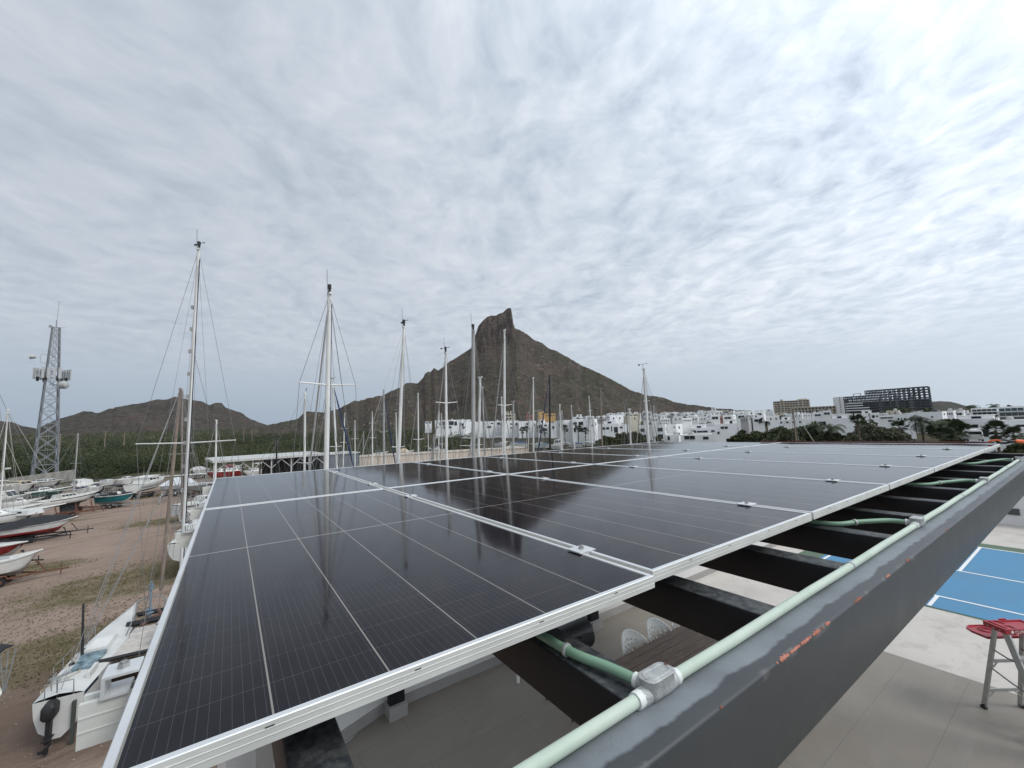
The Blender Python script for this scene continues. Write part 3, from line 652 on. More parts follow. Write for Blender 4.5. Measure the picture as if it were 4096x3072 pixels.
def pergola():
    r = thing('pergola', (0, 0, T), 'dark steel pergola frame carrying the solar panels over the terrace', 'pergola')
    mb = MB(); rbox(mb, -1.6, 7.56, -.296, -.184, -.282, -.100, .006); mb.build('edge_beam', m_steel, r, ang=50)
    mb = MB(); rbox(mb, .15, 7.56, 4.95, 5.06, -.282, -.100, .005); mb.build('back_beam', m_joist, r, ang=50)
    m_pr = mat('orange_primer', (.44, .10, .055), .7, var=.35, scale=90, col2=(.44, .20, .14)); m_pk = mat('rusty_primer', (.20, .075, .05), .85, var=.4, scale=120)
    fr_ = random.Random(5)
    for (x0, x1, wd, m_) in [(1.078, 1.118, .010, m_pr), (1.125, 1.175, .004, m_pr), (1.18, 1.235, .0055, m_pr), (1.245, 1.285, .0075, m_pr), (1.292, 1.302, .004, m_pk), (1.32, 1.345, .006, m_pr), (1.52, 1.575, .010, m_pk), (1.80, 1.835, .006, m_pr), (2.02, 2.065, .008, m_pk), (1.062, 1.067, .003, m_pr), (2.62, 2.66, .006, m_pk), (.846, .852, .003, m_pk)]:
        n = 16; wd *= .62; mb = MB(); top = []; sd = []
        for i in range(n+1):
            t = i/n; e = max(.12, math.sin(math.pi*t))**.7; x = x0+(x1-x0)*t; top.append((x, -.2945+wd*e*fr_.uniform(.15, 1.3), -.0997)); sd.append((x, -.2963, -.1025-wd*.75*e*fr_.uniform(.05, 1.3)))
        mid = [(a[0], -.2938, -.0998) for a in top]; mid2 = [(a[0], -.2960, -.1022) for a in top]
        mb.loft([[top[i], mid[i], mid2[i], sd[i]] for i in range(n+1)], closed=False); mb.build('paint_chip', m_, r, smooth=False)
    for k, x in enumerate(JX):
        mb = MB(); rbox(mb, x, x+(.085 if k < 12 else .10), -.1835, 4.9495, -.217, -.104, .005, 1); mb.build('joist', m_joist, r, ang=50)
    for x in (1.935, 5.6):
        mb = MB(); rbox(mb, x, x+.205, 4.93, 5.09, T+.18, -.284, .004); mb = MB(); mb.box(x, x+.20, 4.955, 5.055, T+.16, -.2825); mb.build('post', m_joist, r, smooth=False)
        MB().box(x-.02, x+.225, 4.90, 5.12, T, T+.16).build('post_base', m_plinth, r, smooth=False)
    MB().box(7.40, 7.52, -.29, -.19, T, -.2825).build('post', m_joist, r, smooth=False)
pergola()

# ------------------------------------------------------------------ conduit run on the beam
def cond_mat(g, b):
    tc = g.n('ShaderNodeTexCoord').outputs['Object']; x, y, z = g.xyz(tc)
    n = g.noise(tc, 5, 6, .65); sc = g.noise(g.comb(g.m('MULTIPLY', x, 5), g.m('MULTIPLY', y, 60), g.m('MULTIPLY', z, 60)), 2.2, 5, .65); ch = g.noise(tc, 38, 5, .7)
    c = g.mix(g.rng(n, .35, .65), (.42, .50, .41), (.50, .565, .48)); c = g.mix(g.rng(ch, .56, .70, 0, .5), c, (.55, .60, .53))
    c = g.mix(g.rng(sc, .67, .72, 0, .55), c, (.17, .22, .18)); c = g.mix(g.rng(g.noise(tc, 2.2, 3, .5), .55, .75, 0, .35), c, (.36, .42, .34))
    g.put(b.inputs['Base Color'], c); g.put(b.inputs['Roughness'], g.rng(ch, .3, .7, .42, .68)); b.inputs['Specular IOR Level'].default_value = .35
    bn = g.n('ShaderNodeBump'); bn.inputs['Strength'].default_value = .15; bn.inputs['Distance'].default_value = .002; g.put(bn.inputs['Height'], ch); g.put(b.inputs['Normal'], bn.outputs[0])
m_cond = matw('pale_green_conduit', cond_mat)
m_condd = mat('shaded_green_conduit', (.17, .30, .20), .5, var=.12, scale=5, col2=(.22, .36, .25))
m_galv = mat('cast_aluminium', (.40, .41, .40), .55, .35, var=.24, scale=45, bump=.3, bscale=160)
m_tape = mat('white_fitting', (.66, .68, .64), .5, var=.08, scale=20)
m_rust = mat('rust', (.10, .035, .018), .9, var=.4, scale=60)
CR = .0110; CY = -.2085; CZ = -.100+CR+.001
def conduit():
    r = thing('conduit_run', (3, CY, CZ), 'pale green electrical conduit clipped along the top of the dark beam', 'conduit')
    xs = [-1.6, .790, 2.63, 4.37, 6.30]
    bx = []
    for i in range(4):
        a = xs[i]+(.045 if i else 0); c = xs[i+1]-.045+(.02 if i == 3 else 0)
        mb = MB(); pts = [(x, CY+.0012*math.sin(x*9+i), CZ) for x in np.linspace(a, c, 9)]; mb.tube(pts, CR, 16); mb.build('pipe', m_cond, r, ang=50)
        if i: mb = MB(); mb.tube([(a-.008, CY, CZ), (a+.014, CY, CZ)], CR+.0034, 9); mb.build('collar', m_tape, r, ang=50)
        mb = MB(); mb.tube([(c-.018, CY, CZ), (c+.006, CY, CZ)], CR+.0036, 9); mb.build('collar', m_tape, r, ang=50)
        xc = a+(c-a)*.55
        mb = MB(); mb.tube([(xc-.006, CY, CZ), (xc+.006, CY, CZ)], CR+.0022, 14); mb.box(xc-.006, xc+.006, CY+.012, CY+.03, -.0995, -.097); mb.build('strap', m_galv, r, ang=50)
    for i, (ex, ey) in enumerate([(.742, .45), (2.36, .45), (3.985, .45), (5.73, .45)]):
        x = xs[i+1]; zb = -.104+.0115
        pts = [(x-.012, CY+.030, CZ+.002), (x-.03, CY+.09, zb+.008), ((x*.55+ex*.45), CY+.17, zb+.004), (ex+.03, CY+.27, zb), (ex+.03, .45, zb)]
        if i == 0: pts = [(.778, CY+.032, CZ), (.768, CY+.10, zb+.004), (.752, -.02, zb+.001), (.748, .12, zb), (.748, .6, zb)]
        # smooth the run
        P = np.array(pts); t = np.linspace(0, len(P)-1, 22); cr = []
        for q in t:
            k = min(int(q), len(P)-2); u = q-k; p0, p1, p2, p3 = P[max(k-1, 0)], P[k], P[k+1], P[min(k+2, len(P)-1)]
            cr.append(.5*((2*p1)+(-p0+p2)*u+(2*p0-5*p1+4*p2-p3)*u*u+(-p0+3*p1-3*p2+p3)*u**3))
        mb = MB(); mb.tube(cr, CR*.92, 14); mb.build('branch_pipe', m_cond if False else m_condd, r, ang=50)
        mb = MB(); mb.tube([cr[0], cr[1]], CR+.0032, 9); mb.build('collar', m_tape, r, ang=50)
        j = 11; mb = MB(); mb.tube([lerp(cr[j], cr[j+1], .2), lerp(cr[j], cr[j+1], .6)], CR+.003, 12); mb.build('strap', m_galv, r, ang=50)
conduit()
def rrect(x0, x1, y0, y1, r, z, n=5):
    p = []
    for cx, cy, st in ((x1-r, y1-r, 0), (x0+r, y1-r, 90), (x0+r, y0+r, 180), (x1-r, y0+r, 270)):
        for k in range(n+1): t = rad(st+90*k/n); p.append((cx+r*math.cos(t), cy+r*math.sin(t), z))
    return p
def junction(x, k, big, label):
    r = thing('junction_box', (x, CY, -.1), label, 'junction box', 'cast junction boxes along the conduit')
    L, wd, h = .036, .0185, .0345
    z0 = -.0985
    mb = MB(); q = lambda i, z: rrect(x-L+i, x+L-i, CY-wd+i, CY+wd-i, max(.013-i, .003), z)
    mb.loft([q(.006, z0), q(.001, z0+.006), q(0, z0+.012), q(0, z0+h)])
    for s in (-1, 1): mb.tube([(x+s*(L-.008), CY, CZ), (x+s*(L+.012), CY, CZ)], [.0158, .0148], 14)
    mb.tube([(x-.010, CY+wd-.006, CZ+.001), (x-.012, CY+wd+.012, CZ+.001)], [.0152, .0145], 14)
    mb.build('body', m_galv, r, ang=45)
    mb = MB(); z1 = z0+h; q = lambda i, z: rrect(x-L-.002+i, x+L+.002-i, CY-wd-.002+i, CY+wd+.002-i, max(.0145-i*.6, .003), z)
    mb.loft([q(0, z1+.0005), q(0, z1+.0022), q(.0014, z1+.0032), q(.0058, z1+.0032), q(.0072, z1+.0046), q(.0098, z1+.0046), q(.0110, z1+.0034)])
    mb.build('cover', m_galv, r, ang=35)
    for s in (-1, 1):
        mb = MB(); mb.tube([(x+s*(L-.0045), CY+s*.003, z1+.0028), (x+s*(L-.0045), CY+s*.003, z1+.0050)], [.0038, .0033], 10); mb.build('screw', m_rust if s > 0 else m_galv, r)
for k, (x, lb) in enumerate([(.790, 'nearest cast junction box, with a rusty screw, on the pale green conduit'), (2.63, 'second cast junction box along the green conduit, beside the middle branch pipe'), (4.37, 'third cast junction box along the green conduit, near the far end')]): junction(x, k, k == 0, lb)
r = thing('conduit_elbow', (6.30, CY, -.1), 'small cast elbow fitting closing the far end of the green conduit', 'conduit fitting')
mb = MB(); mb.loft([rrect(6.28, 6.335, CY-.019, CY+.020, .009, z) for z in (-.098, -.064)]); mb.tube([(6.24, CY, CZ), (6.29, CY, CZ)], .0155, 12); mb.build('body', m_galv, r, ang=45)
mb = MB(); mb.loft([rrect(6.278, 6.337, CY-.021, CY+.022, .009, z) for z in (-.0635, -.061)]); mb.build('cover', m_galv, r, ang=45)

# ------------------------------------------------------------------ solar panels
PW, PL = 1.0666, 2.29
GX, GY = .020, .014
def cell_mat(g, b):
    tc = g.n('ShaderNodeTexCoord').outputs['Object']; x, y, z = g.xyz(tc)
    W_, L_ = PW-GX, PL-GY; ax, ay = W_/2-.0135, L_/2-.0135
    cw, ch = 2*ax/6, (2*ay-.010)/24
    def lines(v, per, hw): f = g.m('FRACT', g.m('DIVIDE', v, per)); d = g.m('MULTIPLY', g.m('MINIMUM', f, g.m('SUBTRACT', 1.0, f)), per); return g.rng(d, hw*.7, hw*1.3, 1, 0)
    col = lines(g.m('ADD', x, ax), cw, .0014)
    ya = g.m('SUBTRACT', g.m('ABSOLUTE', y), .005)
    row = lines(ya, ch, .0006)
    mid = g.rng(g.m('ABSOLUTE', y), .0026, .0034, 1, 0)
    bus = lines(g.m('ADD', g.m('ADD', x, ax), cw/24), cw/12, .00034)
    n1 = g.noise(tc, 2.2, 4, .6); n2 = g.noise(tc, .8, 3, .6)
    rowid = g.m('FLOOR', g.m('DIVIDE', ya, ch)); colid = g.m('FLOOR', g.m('DIVIDE', g.m('ADD', x, ax), cw))
    rnd = g.n('ShaderNodeTexWhiteNoise', noise_dimensions='3D'); g.put(rnd.inputs['Vector'], g.comb(colid, rowid, g.m('SIGN', y)))
    cell = g.mix(g.rng(n2, .35, .65), (.0046, .0034, .0056), (.0080, .0062, .0100)); cell = g.mix(g.m('MULTIPLY', rnd.outputs[0], .35), cell, (.009, .008, .011))
    bright = g.rng(g.noise(g.comb(g.m('MULTIPLY', x, .6), y, 0.), 3.5, 2, .5), .35, .65, .25, .85)
    c = g.mix(g.m('MULTIPLY', bus, .22), cell, (.20, .20, .20))
    c = g.mix(g.m('MULTIPLY', row, g.m('MULTIPLY', bright, .32)), c, (.26, .25, .23))
    c = g.mix(g.m('MULTIPLY', col, .66), c, (.34, .32, .28)); c = g.mix(g.m('MULTIPLY', mid, .9), c, (.36, .35, .32))
    dust = g.m('MULTIPLY', g.rng(g.noise(tc, 1.1, 5, .65), .45, .75, 0, 1), .003)
    edge = g.rng(g.m('MINIMUM', g.m('SUBTRACT', ax, g.m('ABSOLUTE', x)), g.m('SUBTRACT', ay, g.m('ABSOLUTE', y))), 0, .05, .02, 0)
    smear = g.m('MULTIPLY', g.rng(g.noise(g.comb(g.m('MULTIPLY', x, 1.), g.m('MULTIPLY', y, 3.5), 2.), 3.2, 6, .7, 1.2), .60, .74, 0, .07), 1.0)
    c = g.mix(g.m('ADD', g.m('ADD', dust, edge), smear), c, (.14, .16, .20))
    spk = g.rng(g.voro(tc, 3.1), .0, .010, .8, 0); c = g.mix(spk, c, (.5, .5, .48))
    g.put(b.inputs['Base Color'], c); g.put(b.inputs['Roughness'], g.rng(n1, .3, .7, .06, .095)); b.inputs['IOR'].default_value = 1.23
    bn = g.n('ShaderNodeBump'); bn.inputs['Strength'].default_value = .012; bn.inputs['Distance'].default_value = .002
    g.put(bn.inputs['Height'], g.noise(tc, 26, 3, .6)); g.put(b.inputs['Normal'], bn.outputs[0])
m_cell = matw('solar_cells', cell_mat)
m_alu = mat('anodised_aluminium', (.66, .67, .67), .42, .45, var=.06, scale=6, bump=.02, bscale=90)
m_alud = mat('aluminium_side', (.60, .60, .56), .55, .15, var=.08, scale=7, bump=.03, bscale=60)
def panel_proto():
    W_, L_ = PW-GX, PL-GY
    prof = [(0, -.030), (0, -.0205), (-.0007, -.0200), (-.0007, -.0190), (0, -.0185), (0, -.0110), (-.0007, -.0105), (-.0007, -.0095), (0, -.0090), (0, -.0012), (.0012, 0), (.0115, 0), (.0122, -.0008), (.0122, -.0035)]
    mb = MB(); rings = []
    for ins, z in prof: rings.append([(-W_/2+ins, -L_/2+ins, z), (W_/2-ins, -L_/2+ins, z), (W_/2-ins, L_/2-ins, z), (-W_/2+ins, L_/2-ins, z)])
    mb.loft(rings, cap=False); nf = len(mb.f)
    for i in range(nf): mb.m[i] = 0 if i//4 >= 9 else 1
    # return flange below
    mb.loft([[(-W_/2+i, -L_/2+i, z), (W_/2-i, -L_/2+i, z), (W_/2-i, L_/2-i, z), (-W_/2+i, L_/2-i, z)] for i, z in ((0, -.030), (.03, -.030))], 1, cap=False)
    # drain slots and small rivets on the sides
    for sx in (-.33, -.12, .14, .36): mb.box(sx*W_-.006, sx*W_+.006, -L_/2-.0004, -L_/2+.001, -.0085, -.0065, 2)
    fr = mb.build('frame', [m_alu, m_alud, mat('dark_slot', (.05, .05, .05), .8)], None, local=True, ang=25)
    mb = MB(); x, y = W_/2-.0118, L_/2-.0118; mb.box(-x, x, -y, y, -.0075, -.0025); gl = mb.build('glass', m_cell, None, smooth=False, local=True)
    mb = MB(); mb.box(-.16, .16, -.06, .06, -.022, -.0076); jb = mb.build('connector_box', mat('black_plastic', (.02, .02, .02), .5), None, smooth=False, local=True)
    return fr, gl, jb
proto = panel_proto(); first = True
POS = ['nearest, at the left end', 'second from the left end', 'third from the left end', 'fourth, in the middle', 'fifth from the left end', 'sixth from the left end', 'last, at the far right end']
for row in (0, 1):
    for k in range(7):
        cx, cy = (k+.5)*PW, (row+.5)*PL
        if k == 0 and row == 0: cy -= .022
        if k == 0: cx -= .004
        lb = ('dark solar panel of the front row beside the green conduit, ' if row == 0 else 'dark solar panel of the back row towards the masts, ')+POS[k]
        if k == 6: lb = lb.replace('last, at the far right end', 'at the far right')
        r = thing('solar_panel', (cx, cy, 0), lb, 'solar panel', 'solar panels of the array')
        for p in proto:
            o = p if first else p.copy()
            if not first: C.objects.link(o)
            o.parent = r
        first = False
# rails under the panels and clamps
for i, (y, lb) in enumerate([(.30, 'aluminium rail under the front row nearest the conduit, its end showing at the left'), (1.80, 'aluminium rail under the middle of the front row, its end sticking out at the left'), (2.62, 'aluminium rail under the near part of the back row'), (4.02, 'aluminium rail under the far part of the back row')]):
    mb = MB(); x0, x1 = -.068, 7.43
    sec = [(-.020, -.0995), (.020, -.0995), (.020, -.0305), (.010, -.0305), (.010, -.042), (-.010, -.042), (-.010, -.0305), (-.020, -.0305)]
    mb.loft([[(x, y+a, z) for a, z in sec] for x in (x0, x1)])
    for z in (-.052, -.074): mb.box(x0, x1, y-.0212, y-.0199, z-.0012, z+.0012)
    tag(mb.build('mounting_rail', m_alud, smooth=False), lb, 'rail', 'rails under the panels')
m_bolt = mat('galvanised_bolt', (.40, .40, .38), .4, .8, var=.2, scale=40)
def clamp(x, y, end, label):
    r = thing('panel_clamp', (x, y, -.002), label, 'panel clamp', 'clamps holding the panels')
    mb = MB()
    if end:
        mb.box(x-.042, x+.006, y-.026, y+.026, .0008, .0050); mb.box(x-.042, x-.037, y-.026, y+.026, -.0302, .0007); mb.box(x-.0369, x-.006, y-.026, y+.026, -.0302, -.0262)
    else: mb.box(x-.034, x+.034, y-.030, y+.030, .0008, .0045); mb.box(x-.009, x+.009, y-.028, y+.028, -.028, .0007)
    mb.build('plate', m_alu, r, smooth=False)
    bxx = x-.018 if end else x
    mb = MB(); mb.tube([(bxx, y, .0046), (bxx, y, .0125)], .0085, 6); mb.tube([(bxx, y, .0126), (bxx, y, .0150)], .0055, 10); mb.build('bolt', m_bolt, r, smooth=False)
yw = ['nearest the conduit', 'second from the conduit', 'third from the conduit', 'farthest from the conduit']
for k in range(7):
    for i, y in enumerate((.27, 1.79, 2.62, 4.05)):
        if k == 0: clamp(.0, .30 if i == 0 else y, True, 'aluminium end clamp on the left edge of the array, '+yw[i])
        else: clamp(k*PW-GX*0, y, False, 'mid clamp on the %s panel seam from the left, %s' % (ORD[k], yw[i]))

# cables along the far right edge of the array
def cable(name, px, z, r_, m, label, cat, wob=.012, seed=1, x=7.475):
    nr = np.random.default_rng(seed); ys = np.linspace(.05, 2.62, 18); mb = MB()
    mb.tube([(x+wob*nr.normal(), y, z+.004*abs(nr.normal())) for y in ys], r_, 7); o = mb.build(name, m, ang=60); return tag(o, label, cat)
m_red = mat('red_rubber', (.11, .014, .011), .5, var=.2, scale=20); m_blk = mat('black_rubber', (.012, .012, .013), .45)
cable('power_cable', 0, .010, .007, m_red, 'red cable lying along the far right edge of the panels', 'cable', .008, 2, 7.462)
cable('power_cable', 0, .010, .008, m_blk, 'black cable lying beside the red one on the far right edge of the panels', 'cable', .008, 5, 7.495)
r = thing('welding_clamp', (7.62, .0, .0), 'orange and black welding clamp hooked at the far corner of the array', 'clamp')
m_or = mat('orange_plastic', (.75, .13, .02), .45)
mb = MB(); mb.tube([(7.50, .04, .02), (7.54, -.01, .045), (7.60, -.05, .03), (7.66, -.09, .02), (7.60, -.02, .0), (7.53, .02, .005)], .013, 8); mb.build('jaw', m_blk, r)
mb = MB(); mb.tube([(7.66, -.09, .022), (7.71, -.13, .014), (7.76, -.165, .006)], [.016, .024, .012], 10); mb.build('handle', m_or, r)
mb = MB(); mb.tube([(7.47, .10, .016), (7.475, .07, .035), (7.49, .03, .04), (7.51, .0, .03)], .009, 8); mb.build('lead', m_or, r)

# ------------------------------------------------------------------ things on the terrace
m_plw = mat('white_resin', (.85, .84, .79), .45, var=.05)
m_teak = None
def teak(g, b):
    tc = g.n('ShaderNodeTexCoord').outputs['Object']; x, y, z = g.xyz(tc)
    n = g.noise(g.comb(g.m('MULTIPLY', x, 1.2), g.m('MULTIPLY', y, 14), z), 3, 6, .65, .6)
    g.put(b.inputs['Base Color'], g.mix(g.rng(n, .35, .65), (.11, .072, .048), (.20, .142, .10))); b.inputs['Roughness'].default_value = .6
m_teak = matw('weathered_teak', teak)
def table():
    r = thing('slatted_table', (5.3, 2.75, T), 'brown plank table under the pergola with white chairs along it', 'table')
    for k in range(7):
        y = 3.05-k*.128; mb = MB(); mb.box(4.15, 6.6, y-.061, y+.061, T+.715, T+.745); mb.build('plank', m_teak, r, smooth=False)
    for x in (4.3, 6.45):
        for y in (2.35, 3.0): MB().box(x-.035, x+.035, y-.035, y+.035, T, T+.714).build('leg', m_teak, r, smooth=False)
    for y in (2.36, 2.99): MB().box(4.336, 6.414, y-.015, y+.015, T+.63, T+.7145).build('apron', m_teak, r, smooth=False)
table()
def chair(x, y, label):
    r = thing('plastic_chair', (x, y, T), label, 'chair', 'white plastic chairs at the table')
    # woven-look shell back, curved round the sitter; holes are real
    mb = MB(); nu, nv = 15, 13
    def P(i, j, o=0.0):
        a = (i/nu-.5)*2; z = T+.44+.42*(j/nv); top = 1-.30*abs(a)**2.4; z = T+.44+.42*(j/nv)*top
        return (x+a*.25*(1-.10*(j/nv)), y+.24-.14*abs(a)**2+.06*(j/nv)+o, z)
    for i in range(nu):
        for j in range(nv):
            if i % 2 == 1 and j % 2 == 1 and 0 < j < 11: continue
            q = [P(i, j), P(i+1, j), P(i+1, j+1), P(i, j+1)]; q2 = [P(i, j, .008), P(i+1, j, .008), P(i+1, j+1, .008), P(i, j+1, .008)]
            mb.add(q+q2, [(0, 1, 2, 3), (7, 6, 5, 4), (0, 4, 5, 1), (3, 2, 6, 7), (1, 5, 6, 2), (0, 3, 7, 4)])
    mb.build('backrest', m_plw, r, smooth=False)
    mb = MB(); mb.tube([P(0, nv*k/6, .004) for k in range(7)]+[P(nu*k/12, nv, .004) for k in range(1, 13)]+[P(nu, nv*k/6, .004) for k in range(5, -1, -1)], .014, 8); mb.build('rim', m_plw, r)
    mb = MB(); mb.loft([rrect(x-.23, x+.23, y-.24, y+.22, .06, z) for z in (T+.42, T+.445)]); mb.build('seat', m_plw, r)
    for sx in (-1, 1):
        for sy in (-1, 1): mb = MB(); mb.tube([(x+sx*.19, y+sy*.18, T+.42), (x+sx*.225, y+sy*.23, T)], [.022, .016], 8); mb.build('leg', m_plw, r)
        mb = MB(); mb.tube([(x+sx*.235, y+.14, T+.66), (x+sx*.25, y-.05, T+.66), (x+sx*.23, y-.2, T+.62), (x+sx*.215, y-.22, T+.43)], .018, 8); mb.build('armrest', m_plw, r)
chair(4.70, 3.05, 'white plastic chair with perforated back, nearest of those at the plank table')
chair(5.23, 3.05, 'white plastic chair with perforated back, between two others at the plank table')
chair(5.77, 3.05, 'white plastic chair mostly hidden by the second joist, farthest along the plank table')
def grill():
    P = at(900+1965/1.3825, 2400+170/1.3825, T+.85); x, y = P[0]-.12, P[1]
    r = thing('barbecue_grill', (x, y, T), 'black barbecue drum on thin legs under the near panel edge', 'grill')
    mk = mat('black_enamel', (.012, .012, .013), .4, var=.3)
    mb = MB(); mb.tube([(x-.38, y, T+.82), (x-.36, y, T+.82), (x+.20, y, T+.82), (x+.22, y, T+.82)], [.05, .2, .2, .15], 18); mb.build('drum', mk, r)
    mb = MB(); mb.tube([(x-.1, y-.21, T+.9), (x-.1, y-.25, T+.92), (x+.1, y-.25, T+.92), (x+.1, y-.21, T+.9)], .012, 8); mb.build('handle', mk, r)
    for sx in (-.3, .15):
        for sy in (-1, 1): mb = MB(); mb.tube([(x+sx, y+sy*.12, T+.66), (x+sx*1.1, y+sy*.26, T)], .012, 8); mb.build('leg', mk, r)
grill()
for k, (px, lb) in enumerate([((900+1622/1.3825, 2400+440/1.3825), 'white floor lamp stub by the wall under the first joist'), ]):
    P = at(px[0], px[1]+12, T); mb = MB(); mb.tube([(P[0], P[1], T), (P[0], P[1], T+.42), (P[0]+.02, P[1], T+.45)], .022, 8)
    tag(mb.build('standpipe', m_plw), 'short white pipe standing on the tiles beside the second joist', 'pipe')
# ------------------------------------------------------------------ step ladder
def ladder():
    m_l = mat('ladder_aluminium', (.42, .42, .40), .42, .6, var=.12, scale=12, bump=.03)
    m_rp = mat('red_plastic', (.34, .018, .030), .42, var=.12, scale=10); m_ft = mat('black_foot', (.02, .02, .02), .7)
    A = at(3937, 2831, T); B = at(4083, 2828, T)
    ab = B-A; L = np.linalg.norm(ab[:2]); e1 = ab/L; e1[2] = 0; e2 = np.array((e1[1], -e1[0], 0))
    if e2 @ (CAM-A) < 0: e2 = -e2          # towards the viewer: the climbing side
    H = 1.10; spread = .74
    r = thing('step_ladder', A, 'small aluminium step ladder with red cap and red fold-out tray by the court', 'ladder')
    Wd = L; top = T+H
    def P(s, f, z): return np.array((A[0], A[1], 0))+e1*s+e2*f+np.array((0, 0, z))
    ft = .26; tw = .06                      # cap centre offset towards the climber
    for s, n in ((0, 1), (Wd, -1)):
        mb = MB(); mb.bar(P(s, 0, T+.02), P(s+n*tw, ft-.04, top-.04), .022, .046, up=e2); mb.build('rear_leg', m_l, r, smooth=False)
        mb = MB(); mb.bar(P(s-.01*n, -.015, T+.0), P(s-.008*n, .03, T+.035), .03, .05, up=(0, 0, 1)); mb.build('foot', m_ft, r, smooth=False)
        a = P(s-n*.05, spread, T+.01); b = P(s+n*tw, ft+.06, top-.04)
        mb = MB(); mb.bar(a, b, .020, .072, up=e2); d = (b-a)/np.linalg.norm(b-a)
        mb.build('front_rail', m_l, r, smooth=False)
        mb = MB(); mb.bar(P(s-n*.052, spread-.02, T), P(s-n*.052, spread+.04, T+.03), .032, .06); mb.build('foot', m_ft, r, smooth=False)
        for t0, t1 in ((.72, .70), (.50, .42)):
            mb = MB(); mb.tube([lerp(P(s, 0, T), P(s+n*tw, ft-.04, top-.04), t0)+e1*n*.014, lerp(lerp(P(s, 0, T), P(s+n*tw, ft-.04, top-.04), t0), lerp(a, b, t1), .5)+e1*n*.014-np.array((0, 0, .012)), lerp(a, b, t1)+e1*n*.014], .008, 6); mb.build('spreader', mat('grey_steel_bar', (.16, .16, .16), .5, .5), r)
    for t in (.22, .58):
        mb = MB(); a = lerp(P(0, 0, T), P(tw, ft-.04, top-.04), t); b = lerp(P(Wd, 0, T), P(Wd-tw, ft-.04, top-.04), t); mb.bar(a, b, .012, .035); mb.build('cross_brace', m_l, r, smooth=False)
        for s in (0, 1):
            p0 = lerp(a, b, .04 if s == 0 else .96); p1 = lerp(a, b, .24 if s == 0 else .76)
            leg = p0-np.array((0, 0, .075)); mb = MB(); mb.bar(leg, p1, .010, .014); mb.build('corner_brace', m_l, r, smooth=False)
    for t in (.25, .50, .75):
        a0, b0 = P(-.05, spread, T+.01), P(tw, ft+.06, top-.04); a1, b1 = P(Wd+.05, spread, T+.01), P(Wd-tw, ft+.06, top-.04)
        a = lerp(a0, b0, t); b = lerp(a1, b1, t); mb = MB(); mb.bar(a, b, .085, .022, up=(0, 0, 1)); mb.build('step', m_l, r, smooth=False)
    # cap with hollows, holes and lettering
    mb = MB(); c0 = -.005; c1 = Wd+.005; f0, f1 = ft-.115, ft+.125
    def slab(s0, s1, a0, a1, z0, z1): mb.hexa([P(s0, a0, z0), P(s1, a0, z0), P(s1, a1, z0), P(s0, a1, z0), P(s0, a0, z1), P(s1, a0, z1), P(s1, a1, z1), P(s0, a1, z1)])
    slab(c0, c1, f0, f1, top-.055, top-.012)
    slab(c0, c1, f0, f0+.02, top-.012, top); slab(c0, c1, f1-.02, f1, top-.012, top); slab(c0, c0+.02, f0+.02, f1-.02, top-.012, top); slab(c1-.02, c1, f0+.02, f1-.02, top-.012, top)
    slab(c0+.06, c0+.085, f0+.02, f1-.02, top-.012, top-.003); slab(c0+.16, c0+.18, f0+.02, f1-.02, top-.012, top-.003); slab(c0+.085, c0+.16, ft-.01, ft+.02, top-.012, top-.003)
    slab((c0+c1)/2-.02, (c0+c1)/2+.06, f0-.012, f0-.0005, top-.02, top+.012)
    mb.build('cap', m_rp, r, smooth=False)
    mb = MB()
    for k in range(3):
        q = P(c0-.0008, f0+.05+k*.065, top-.036); mb.tube([q, q-e1*.002], .009, 10)
    mb.build('rivet', m_l, r)
    # fold-out tray behind
    mb = MB(); zt = top-.20; prof = [(.015, -.02), (.015, -.20), (.05, -.30), (.14, -.36), (Wd-.14, -.36), (Wd-.05, -.30), (Wd-.015, -.20), (Wd-.015, -.02)]
    q = [P(s, f_+.17, zt+f_*.05) for s, f_ in prof]; cc = sum(q)/len(q)
    mb.loft([[p-np.array((0, 0, .018)) for p in q], [p+np.array((0, 0, .010)) for p in q], [p+(cc-p)*.10+np.array((0, 0, .010)) for p in q], [p+(cc-p)*.12-np.array((0, 0, .004)) for p in q]])
    for rr in (.05, .08):
        mb.tube([cc+np.array((0, 0, -.001))+e1*rr*math.cos(t)+e2*rr*math.sin(t) for t in np.linspace(0, 6.283, 15)], .006, 6)
    mb.build('tray', m_rp, r, ang=40)
    cu = bpy.data.curves.new('lettering', 'FONT'); cu.body = 'CUPRUM'; cu.size = .046; cu.extrude = .0006
    tmp = bpy.data.objects.new('lettering_tmp', cu); C.objects.link(tmp); bpy.context.view_layer.update()
    me = bpy.data.meshes.new_from_object(tmp.evaluated_get(bpy.context.evaluated_depsgraph_get())); bpy.data.objects.remove(tmp)
    me.name = 'lettering'; me.materials.clear(); me.materials.append(mat('white_print', (.75, .75, .74), .5)); o = bpy.data.objects.new('lettering', me); C.objects.link(o)
    o.parent = r; xa = Vector(e1); n = Vector(e2)
    if xa.cross(Vector((0, 0, 1))).dot(n) < 0: xa = -xa
    q = P(.105, f1+.0007, top-.046)-np.array(ORG[r.name]) if xa.dot(Vector(e1)) > 0 else P(Wd-.05, f1+.0007, top-.046)-np.array(ORG[r.name])
    o.matrix_local = Matrix(((xa.x, 0, n.x, q[0]), (xa.y, 0, n.y, q[1]), (0, 1, 0, q[2]), (0, 0, 0, 1)))
    mb = MB(); q = P(.075, f1, top-.030)
    mb.tube([q, q+e2*.0008], .017, 16); mb.build('emblem', MATS['white_print'], r)
ladder()
